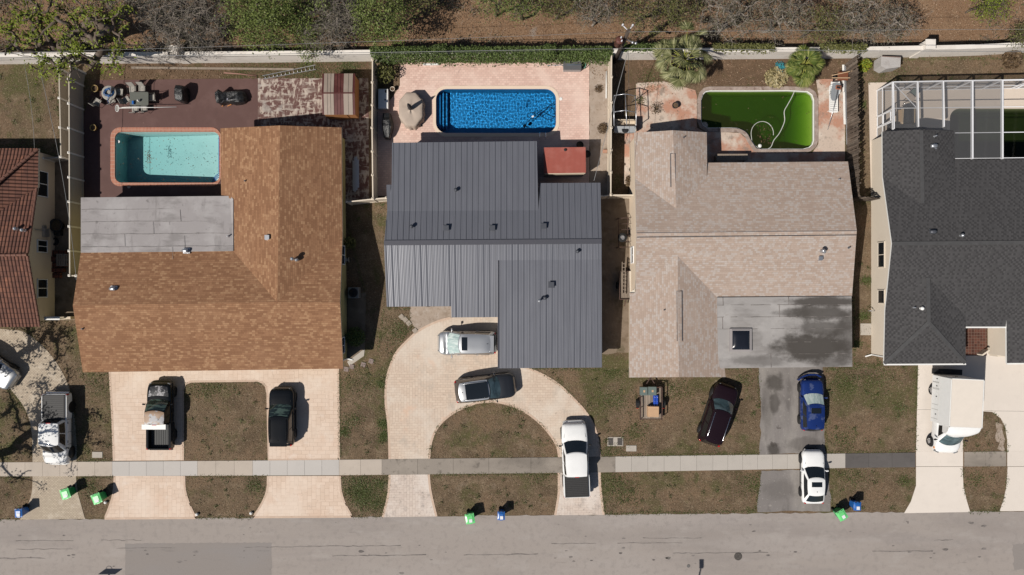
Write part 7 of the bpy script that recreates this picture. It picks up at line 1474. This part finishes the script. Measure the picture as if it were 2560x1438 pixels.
sk = [[(152, 135, .8), (128, 105, 2.2), (100, 62, 4.2), (72, 40, 5.4), (40, 18, 6.6), (4, -4, 7.6)], [(72, 40, 5.4), (70, 20, 6.2), (62, -6, 7.2)], [(128, 105, 2.2), (98, 118, 3.0), (84, 86, 4.4), (80, 55, 5.6), (74, 32, 6.4), (66, -4, 7.6)],
      [(100, 62, 4.2), (101, 48, 5.2), (98, 22, 6.4), (92, 5, 7.0)], [(98, 22, 6.4), (109, -4, 7.4)], [(152, 135, .8), (165, 106, 2.6), (185, 88, 4.0), (202, 75, 4.8), (225, 50, 6.0), (272, 45, 6.8)], [(185, 88, 4.0), (192, 60, 5.4), (188, 34, 6.4), (162, 2, 7.4)],
      [(152, 135, .8), (110, 120, 2.4), (60, 108, 3.6), (30, 88, 5.0), (-4, 78, 5.8)], [(152, 135, .8), (90, 146, 2.2), (40, 135, 3.2), (-6, 128, 4.2)], [(152, 135, .8), (162, 142, 2.6), (190, 155, 3.6), (200, 195, 4.2)], [(185, 88, 4.0), (230, 105, 4.8), (262, 130, 5.4)], [(225, 50, 6.0), (300, 90, 6.2)]]
tree('big_tree', 'large spreading tree with thick bare limbs and sparse lime leaves over the wall corner', 'tree', 165, 90, 5.9, 5.4, 1.3, 0, 150, 32, .19, M['lf_lime'], M['bark'], .22, .50, (152, 143), sk, G_, .22, .62)
tree('leafy_tree', 'dense fresh green tree, the brightest along the top edge', 'tree', 655, 18, 4.6, 3.0, 1.9, 0, 210, 50, .14, M['lf_green'], group=G_, spread=.30); tree('leafy_tree', 'small bright green tree leaning over the wall by the striped shed', 'tree', 765, 112, 3.2, 1.3, .8, 0, 50, 26, .13, M['lf_green'], group=G_, spread=.24, bare=.2)
tree('bare_tree', 'pale grey leafless tree left of the bright green tree', 'tree', 455, 60, 4.0, 3.3, 1.5, 0, 300, 14, .09, M['lf_grey'], M['twig'], .34, .12, None, None, G_, .1, .85, 6); tree('bare_tree', 'brownish leafless tree right of the bright green tree', 'tree', 825, 50, 3.6, 2.6, 1.3, 0, 240, 18, .10, M['lf_grey'], M['twig'], .30, .12, None, None, G_, .25, .9, 5)
tree('leafy_tree', 'green tree with bare twigs above the striped shed', 'tree', 950, 38, 4.2, 2.4, 1.3, 0, 150, 34, .14, M['lf_green'], group=G_, spread=.28, bare=.15); tree('leafy_tree', 'green treetop between the bright green tree and its bare neighbour', 'tree', 750, 10, 4.0, 2.4, 1.3, 0, 130, 30, .15, M['lf_green'], group=G_, bare=.15)
for px, py, rx, hc, lb, kd in ((1240, 4, 1.5, 3.4, 'small dark green shrub tree above the blue pool', 'g'), (1310, 14, 1.6, 3.6, 'green shrub tree at the top edge, right of the small dark one', 'g'), (1400, 6, 1.6, 3.0, 'thin olive shrub tree above the blue pool', 'o'), (1490, 18, 1.9, 3.2, 'greyish shrub tree with bare twigs left of the utility pole', 'y'), (1612, 28, 2.2, 3.6, 'olive tree behind the utility pole', 'o'), (1700, 14, 1.7, 3.4, 'olive shrub tree above the tall palm', 'o'),
        (1830, 30, 2.7, 4.2, 'grey green tree with bare branches above the green pool', 'y'), (1960, 40, 2.5, 4.2, 'grey green tree with twisted limbs left of the short palm', 'y'), (2060, 62, 1.9, 3.6, 'olive tree overhanging the wall by the short palm', 'o'), (2150, 40, 2.4, 4.0, 'grey green tree behind the wooden fence', 'y'), (2240, 55, 1.8, 3.6, 'sparse twiggy tree above the small grey shed', 'b'), (2480, 8, 1.7, 2.6, 'yellow green bushy tree at the upper right', 'g2'), (2556, 88, 1.0, 2.2, 'olive bush at the right edge behind the wall', 'o'), (1040, -8, 1.8, 3.2, 'olive treetop cut by the top edge above the parasol', 'o'), (330, -6, 2.0, 3.5, 'twiggy treetop at the top edge right of the big tree', 'b')):
    ml, lv, tw, mb = {'g': ('lf_green', 22, 0, 'bark'), 'o': ('lf_olive', 24, 1, 'bark'), 'y': ('lf_grey', 20, 3, 'twig'), 'b': ('lf_grey', 14, 4, 'twig'), 'g2': ('lf_lime', 24, 1, 'bark')}[kd]
    tree('shrub_tree', lb, 'tree', px, py, hc, rx, rx*.55, 0, int(46*rx), lv, .11, M[ml], M[mb], .26, None, None, None, G_, .12, .8, tw)
tree('shade_tree', 'broad tree left of the driveway that throws dappled shade', 'tree', -245, 1240, 7.0, 4.8, 1.7, 0, 95, 40, .16, M['lf_olive'], M['bark'], .24, .32, None, None, None, .1)
tree('shade_tree', 'second broad tree by the left driveway throwing dappled shade', 'tree', -215, 985, 6.2, 2.8, 1.2, 0, 60, 40, .16, M['lf_olive'], M['bark'], .24, .25, None, None, None, .1)

# fan palms
def fan(n, L, spread):
    """one fan leaf in its own space: stalk along +x, narrow blades fanned round its end, split past the middle"""
    V, F = [], []
    for k in range(n):
        a = R(-spread/2+spread*k/(n-1)); l = L*(.70+.30*math.cos(a*.6))*random.uniform(.92, 1.05); wd = .052*L; d = Vector((math.cos(a), math.sin(a), 0)); s_ = Vector((-d.y, d.x, 0)); o = len(V)
        V += [Vector((0, 0, 0)), d*l*.42+s_*wd+Vector((0, 0, -.03*L)), d*l*.42-s_*wd+Vector((0, 0, -.03*L)), d*l*.42+Vector((0, 0, .03*L)), d*l*.8+s_*wd*.5+Vector((0, 0, -.10*L)), d*l*.8-s_*wd*.5+Vector((0, 0, -.10*L)), d*l*.97+Vector((0, 0, -.30*L))]; F += [(o, o+3, o+1), (o, o+2, o+3), (o+1, o+3, o+4), (o+3, o+2, o+5), (o+3, o+5, o+4), (o+4, o+5, o+6)]
    return V, F
def palm(label, px, py, hc, Ls, st, mleaf, seed, extra=()):
    rnd = random.Random(seed); c = P(px, py, hc); t = thing('fan_palm', label, 'palm tree', c.xy.to_3d()); b = MB(); b.tube([(0, 0, 0), (.05, 0, hc*.5), (0, 0, hc)], [.20, .16, .14], 12); b.build('trunk', M['bark'], t, world=False); b = MB(); s_ = MB(); fr = []
    for n, e0, e1, k0 in ((5, 60, 76, 1.0), (8, 25, 45, 1.05), (10, -8, 12, 1.0), (10, -40, -22, .85)):
        a0 = rnd.uniform(0, 6.3)
        for k in range(n): fr.append((a0+2*PI*k/n+rnd.uniform(-.22, .22), R(rnd.uniform(e0, e1)), st*k0*rnd.uniform(.8, 1.15), Ls*rnd.uniform(.8, 1.1)))
    for az, el, stl, L in fr+[(R(a), R(b_), st*c_, Ls*d_) for a, b_, c_, d_ in extra]:
        d = Vector((math.cos(az)*math.cos(el), math.sin(az)*math.cos(el), math.sin(el))); p0 = Vector((0, 0, hc-.05)); p1 = p0+d*stl; p1.z -= .12*stl; s_.tube([p0, p0+d*stl*.5, p1], [.030, .022, .016], 4)
        tilt = el-R(rnd.uniform(10, 40)); x = Vector((math.cos(az)*math.cos(tilt), math.sin(az)*math.cos(tilt), math.sin(tilt))); y = Vector((-math.sin(az), math.cos(az), 0)); z = x.cross(y)
        tw = rnd.uniform(-.8, .8); y, z = y*math.cos(tw)+z*math.sin(tw), z*math.cos(tw)-y*math.sin(tw); V, F = fan(20, L, rnd.uniform(130, 190)); b.add([p1+x*v.x+y*v.y+z*v.z for v in V], F)
    b.build('crown', mleaf, t, world=False); s_.build('stalks', plain('yellow green stalks', (.32, .33, .07), .5), t, world=False); b = MB(); b.lathe([(.16, hc-.15), (.17, hc-.02), (.08, hc+.06), (0, hc+.08)], (0, 0, 0), 10, capt=False); b.build('crown_base', plain('brown palm fibre', (.26, .14, .07), .9), t, world=False); return t
M['palm'] = leafmat('grey green palm blades', [(.05, .06, .022), (.14, .15, .06), (.23, .23, .105), (.38, .37, .20)], .15); M['palm2'] = leafmat('bright palm blades', [(.04, .07, .014), (.11, .15, .03), (.19, .215, .05), (.33, .33, .12)], .15)
palm('tall grey green fan palm at the back of the green pool yard', 1710, 148, 2.8, 1.0, 1.28, M['palm'], 4, [(88, 30, 1.75, .8), (58, 22, 1.6, .85), (150, 15, 1.3, .9), (165, 10, 1.35, .9)]); palm('shorter bright green fan palm near the wooden fence', 2012, 163, 2.2, .80, .80, M['palm2'], 9, [(95, 10, 1.3, .9), (20, 5, 1.35, .9), (-100, 0, 1.2, .9)])
# ivy over the wall, bushes
def scatter_box(n, x0, y0, x1, y1, z0, z1):
    """points on a slab's top and sides, pixels at ground"""
    p0, p1 = P(x0, y1), P(x1, y0); q = RNG.random((n, 3)); pts = np.empty((n, 3)); pts[:, 0] = p0.x+q[:, 0]*(p1.x-p0.x); pts[:, 1] = p0.y+q[:, 1]*(p1.y-p0.y); pts[:, 2] = z0+(z1-z0)*(1-np.abs(q[:, 2])**3.0)
    pts += RNG.normal(0, .06, (n, 3)); return pts
t = thing('ivy_hedge', 'thick ivy covering the wall behind the blue pool', 'ivy', P(1230, 150)); b = MB(); 
for k in range(30): x = 945+k*19.5; b.tube([P(x, 150, 0), P(x+8, 148, 0)+Vector((0, 0, 1.0)), P(x+18, 147, 0)+Vector((0, 0, 1.8))], .02, 4)
b.build('stems', M['bark'], t); foliage('leaves', M['lf_ivy'], np.vstack([scatter_box(13000, 938, 140, 1522, 159, .2, 1.9), scatter_box(4000, 938, 150, 1522, 167, .05, 1.2)]+[scatter_box(700, x-14, 138, x+14, 160, 1.6, 2.4) for x in (1108, 1372)]+[scatter_box(5000, 940, 139, 1520, 154, 1.75, 2.05)]), .15, t, .6)
def bush(name, label, cat, px, py, r, h_, m, n=500, ls=.12, sticks=8):
    t = thing(name, label, cat, P(px, py, h_*.6).xy.to_3d()); b = MB()
    for k in range(sticks): a = 2*PI*k/sticks; b.tube([(0, 0, 0), (r*.4*math.cos(a), r*.4*math.sin(a), h_*.5), (r*.8*math.cos(a+.3), r*.8*math.sin(a+.3), h_*.85)], [.02, .014, .006], 5)
    b.build('stems', M['bark'], t, world=False); v = RNG.normal(size=(n, 3)); v /= np.linalg.norm(v, axis=1)[:, None]; v *= (RNG.random(n)**.4)[:, None]; pts = v*np.array([r, r, h_*.5])+np.array([0, 0, h_*.55]); pts += np.array(t.location); foliage('leaves', m, pts, ls, t, .5); return t
for px, py, w_, lb in ((1590, 133, 90, 'ivy trailing on the wall by the utility pole'), (1840, 133, 150, 'ivy trailing on the wall behind the green pool'), (2080, 132, 110, 'ivy trailing on the wall by the wooden fence')):
    t = thing('wall_ivy', lb, 'ivy', P(px, py), 0, 'ivy on the boundary wall'); b = MB(); b.tube([P(px-w_/2, 142, 0), P(px-w_*.2, 140, 0)+Vector((0, 0, 1.4)), P(px+w_/2, 138, 0)+Vector((0, 0, 1.6))], .02, 4); b.build('stems', M['bark'], t); foliage('leaves', M['lf_ivy'] if px < 1700 else M['lf_olive'], scatter_box(int(w_*16), px-w_/2, 132, px+w_/2, 148, 1.3, 2.0), .15, t, .6)
bush('croton_bush', 'yellow and green croton bush beside the wooden fence', 'bush', 2163, 163, .50, .8, M['lf_yellow'], 260, .22); bush('ornamental_grass', 'dry clump of ornamental grass at the right edge', 'grass clump', 2532, 148, .75, 1.0, M['lf_dry'], 1200, .22); bush('garden_shrub', 'leafy shrub in the fence corner by the pink patio', 'bush', 962, 185, .8, 1.5, M['lf_olive'], 420, .16); bush('garden_shrub', 'round shrub in shade beside the brown roof house', 'bush', 888, 842, .8, 1.1, M['lf_ivy'], 1500, .12); bush('garden_shrub', 'leafy shrub in shade near the cream fence return', 'bush', 874, 607, .5, 1.0, M['lf_olive'], 500, .13); bush('dry_shrub', 'dry brown shrub lying on the stained patio', 'shrub', 1641, 270, .55, .35, M['lf_dry'], 120, .10, 14); bush('dry_shrub', 'dead brush tuft on the sandy strip', 'shrub', 1496, 222, .35, .25, M['lf_dry'], 220, .1); bush('dry_shrub', 'dry plant by the cream fence on the sandy strip', 'shrub', 1506, 321, .42, .45, M['lf_dry'], 300, .12); bush('garden_shrub', 'dry weeds beside the pinkish roof house', 'bush', 1575, 452, .4, .5, M['lf_dry'], 400, .13)
bush('palm_cuttings', 'heap of pale cut palm fronds by the green pool', 'cuttings', 1940, 195, .9, .25, leafmat('straw blades', [(.34, .27, .15), (.26, .22, .10), (.42, .36, .22)], 0), 420, .3); bush('net_heap', 'teal netting heap on the bed by the short palm', 'netting', 1951, 166, .45, .2, leafmat('teal net', [(.02, .18, .22), (.05, .28, .33)], 0), 160, .16)
# ------------------------------------------------------------------ grass blades and fallen leaves (nobody could count them)
M['blades'] = leafmat('dry grass blades', [(.11, .085, .042), (.16, .115, .068), (.21, .155, .095), (.27, .205, .13), (.095, .090, .034)], 0); M['greenblades'] = leafmat('green grass blades', [(.050, .068, .016), (.080, .100, .026), (.11, .125, .042)], 0); M['deadleaf'] = leafmat('fallen leaves', [(.11, .062, .035), (.19, .11, .06), (.27, .18, .115), (.33, .24, .165), (.16, .075, .038)], 0)
LAWNS = [[(-60, 952), (0, 955), (40, 992), (66, 1035), (79, 1086), (80, 1152), (-60, 1154)], [(176, 830), (200, 850), (207, 935), (272, 935), (282, 1150), (194, 1151), (187, 1040), (177, 975), (152, 920), (112, 868), (70, 832), (110, 802), (180, 802)], [(463, 957), (640, 955), (660, 962), (667, 985), (669, 1148), (460, 1149)], [(860, 925), (940, 900), (966, 770), (1025, 772), (1028, 826), (990, 872), (975, 905), (963, 950), (960, 1000), (967, 1053), (971, 1145), (850, 1147), (848, 930)], [(940, 510), (962, 510), (960, 770), (945, 880), (912, 730), (870, 560)], [tuple(p) for p in D2i], [(1506, 925), (1320, 920), (1360, 937), (1402, 962), (1436, 995), (1462, 1024), (1485, 1060), (1498, 1100), (1502, 1139), (1897, 1134), (1900, 1020), (1894, 922)], [(2062, 925), (2205, 915), (2292, 915), (2288, 1128), (2066, 1131), (2060, 1000)], [(2135, 500), (2178, 500), (2180, 880), (2205, 912), (2135, 912)],
         [(-60, 1194), (78, 1193), (76, 1235), (60, 1270), (46, 1297), (-60, 1302)], [(194, 1194), (285, 1192), (280, 1240), (262, 1290), (258, 1296), (216, 1296), (204, 1250)], [(465, 1191), (666, 1190), (660, 1235), (632, 1290), (630, 1294), (494, 1294), (470, 1245)], [(856, 1190), (970, 1189), (967, 1245), (954, 1292), (884, 1293), (862, 1240)], [(1076, 1187), (1394, 1184), (1393, 1235), (1386, 1286), (1094, 1290), (1082, 1245)], [(1504, 1183), (1899, 1179), (1895, 1230), (1888, 1278), (1512, 1285), (1506, 1240)], [(2080, 1172), (2287, 1169), (2286, 1212), (2274, 1252), (2256, 1280), (2082, 1276), (2077, 1225)], [tuple(p) for p in isl1], [tuple(p) for p in isl2], [(-60, 168), (144, 172), (150, 392), (110, 392), (105, 365), (-60, 365)], [(2152, 150), (2560, 145), (2600, 200), (2160, 205), (2172, 330), (2175, 500), (2152, 500)]]
def scatter_poly(poly, dens, z=(.01, .05)):
    q = np.array([tuple(p) for p in px2(poly)]); x0, y0 = q.min(0); x1, y1 = q.max(0); n = int((x1-x0)*(y1-y0)*dens); p = RNG.random((n, 2))*[x1-x0, y1-y0]+[x0, y0]; ins = np.zeros(n, bool); j = len(q)-1
    for i in range(len(q)):
        c = ((q[i, 1] > p[:, 1]) != (q[j, 1] > p[:, 1])) & (p[:, 0] < (q[j, 0]-q[i, 0])*(p[:, 1]-q[i, 1])/(q[j, 1]-q[i, 1]+1e-12)+q[i, 0]); ins ^= c; j = i
    p = p[ins]; return np.column_stack([p, z[0]+(z[1]-z[0])*RNG.random(len(p))])
allp = np.vstack([scatter_poly(p, 55) for p in LAWNS]); struct(foliage('lawn_grass', M['blades'], allp, .085, None, 1.2, .35), 'stuff')
ed = []
for p in LAWNS:   # greener growth along the edges, plus patches
    for i in range(len(p)):
        a, c = P(*p[i]).to_2d(), P(*p[(i+1) % len(p)]).to_2d(); n = int((c-a).length*48*max(0, math.sin(a.x*.7+a.y*.45+i)+.45))
        if n: u = RNG.random((n, 1)); off = RNG.normal(0, .08, (n, 2)); w_ = np.array(a)*(1-u)+np.array(c)*u+off; ed.append(np.column_stack([w_, .01+.05*RNG.random(n)]))
pat = []
for px, py, r_, n in ((960, 1060, 12, 700), (955, 960, 9, 400), (905, 1240, 30, 1300), (2110, 960, 30, 900), (1520, 1210, 35, 1200), (1530, 930, 18, 500), (1860, 950, 18, 400), (2160, 790, 10, 500), (2140, 860, 10, 400), (1880, 1210, 28, 700), (505, 970, 30, 700), (950, 1210, 14, 500), (1530, 1128, 22, 500), (2250, 1020, 14, 250), (640, 1215, 18, 500), (620, 172, 40, 900), (700, 170, 55, 1900), (780, 168, 40, 1700), (870, 166, 35, 1700), (910, 1230, 40, 1600), (890, 1210, 25, 700), (940, 1260, 20, 600), (962, 1090, 12, 700), (860, 1080, 12, 500), (1000, 840, 30, 700), (900, 960, 40, 700), (1625, 200, 25, 500), (1600, 250, 10, 300), (2420, 1080, 20, 300), (1000, 820, 25, 500), (1530, 1000, 30, 700), (1700, 980, 30, 600), (1590, 1080, 25, 500), (2200, 940, 40, 900), (2110, 1100, 25, 600), (880, 1050, 20, 500), (1560, 1230, 30, 700), (2130, 1190, 25, 500), (2260, 1200, 14, 400), (240, 960, 25, 400), (230, 1220, 16, 400), (2440, 1200, 20, 400), (1280, 1020, 20, 300), (1350, 1190, 25, 400), (560, 960, 40, 500), (2240, 190, 40, 500), (2165, 260, 10, 300), (2165, 700, 10, 400)):
    c = P(px, py); n = int(n*1.15); v = RNG.normal(0, r_/PPM*.6, (n, 2)); v[:, 0] *= 1.3 if n < 1400 else 1; pat.append(np.column_stack([v+np.array([c.x, c.y]), .01+.06*RNG.random(n)]))
def inside(pts, polys):
    ok = np.zeros(len(pts), bool)
    for poly in polys:
        q = np.array([tuple(p) for p in px2(poly)]); ins = np.zeros(len(pts), bool); j = len(q)-1
        for i in range(len(q)): ins ^= ((q[i, 1] > pts[:, 1]) != (q[j, 1] > pts[:, 1])) & (pts[:, 0] < (q[j, 0]-q[i, 0])*(pts[:, 1]-q[i, 1])/(q[j, 1]-q[i, 1]+1e-12)+q[i, 0]); j = i
        ok |= ins
    return pts[ok]
pat = [inside(np.vstack(pat), LAWNS+[[(245, 158), (925, 152), (925, 196), (245, 200)], [(1590, 150), (2110, 148), (2110, 212), (1590, 300)]])]
struct(foliage('green_grass', M['greenblades'], np.vstack(ed+pat), .085, None, 1.0, .4), 'stuff')
lit = np.vstack([scatter_poly([(-60, -60), (2660, -60), (2660, 112), (2300, 128), (1500, 132), (-60, 135)], 90), scatter_poly([(245, 160), (925, 155), (925, 196), (640, 196), (245, 200)], 40), scatter_poly([(1590, 150), (2110, 148), (2110, 212), (1760, 212), (1590, 206)], 40), scatter_poly([(1740, 200), (2060, 200), (2060, 214), (1740, 214)], 30), scatter_poly([(1595, 205), (1738, 228), (1740, 325), (1595, 328)], 5, (.03, .05)), scatter_poly([(2045, 205), (2105, 205), (2108, 300), (2045, 300)], 6, (.03, .05)), scatter_poly([(645, 200), (800, 198), (800, 300), (645, 300)], 1.5, (.03, .05)), scatter_poly([(1478, 150), (1518, 150), (1518, 200), (1478, 200)], 40)])
struct(foliage('fallen_leaves', M['deadleaf'], lit, .095, None, .5, .6), 'stuff')
fl1 = np.vstack([scatter_poly(offset_loop(POOL1, -4), 4, (-.215, -.20)), np.column_stack([RNG.normal(0, .16, 70)+P(368, 0).x, RNG.normal(0, .28, 70)+P(0, 392).y, np.full(70, -.205)]), scatter_poly([(1895, 310), (1932, 310), (1930, 360), (1895, 358)], 60, (-.10, -.09)), scatter_poly(offset_loop(POOL3, -6), 1.6, (-.105, -.10))]); struct(foliage('floating_leaves', leafmat('sodden leaves', [(.03, .02, .012), (.07, .045, .025), (.16, .09, .05), (.05, .04, .02)], 0), fl1, .085, None, 4., .6), 'stuff')

und = []; twg = []
for _ in range(420):
    x = random.uniform(-40, 2600); y = random.choice([random.uniform(-60, 30), random.uniform(-40, 70), random.gauss(118, 5)]); dens = .5+.5*math.sin(x*.011+1.0)+.25*math.sin(x*.031)
    if (1000 < x < 1560 and y > 40 and y < 110) or (2260 < x < 2440) or random.random() > dens+.25: continue
    c = P(x, y); k = random.randint(15, 60); r_ = random.uniform(.2, .7); v = RNG.normal(0, 1, (k, 3))*[r_, r_*.8, .16]; und.append(v*[1, 1, 0]+np.array([c.x, c.y, 0])+np.abs(v)*[0, 0, 1]+[0, 0, .05])
    k = random.randint(10, 40); v = RNG.normal(0, 1, (k, 3))*[r_*1.2, r_, .2]; twg.append(v*[1, 1, 0]+np.array([c.x, c.y, 0])+np.abs(v)*[0, 0, 1]+[0, 0, .08])
struct(foliage('undergrowth', leafmat('mixed undergrowth', [(.045, .055, .02), (.09, .095, .04), (.12, .10, .06), (.17, .155, .09), (.06, .08, .02)], .1), np.vstack(und), .15, None, .5, .5), 'stuff')
struct(foliage('dead_twigs', leafmat('dead twigs', [(.20, .17, .145), (.12, .095, .075), (.27, .24, .21)], 0), np.vstack(twg), .55, None, .6, .035), 'stuff')

wd = []
for poly in LAWNS:
    for q in scatter_poly(poly, .55):
        k = random.randint(8, 30); v = RNG.normal(0, 1, (k, 3))*[.11, .11, .05]; wd.append(np.column_stack([v[:, 0]+q[0], v[:, 1]+q[1], .03+np.abs(v[:, 2])]))
struct(foliage('lawn_weeds', leafmat('lawn weeds', [(.04, .06, .014), (.085, .11, .03), (.13, .12, .06), (.06, .08, .02)], .1), inside(np.vstack(wd), LAWNS), .11, None, .7, .4), 'stuff')
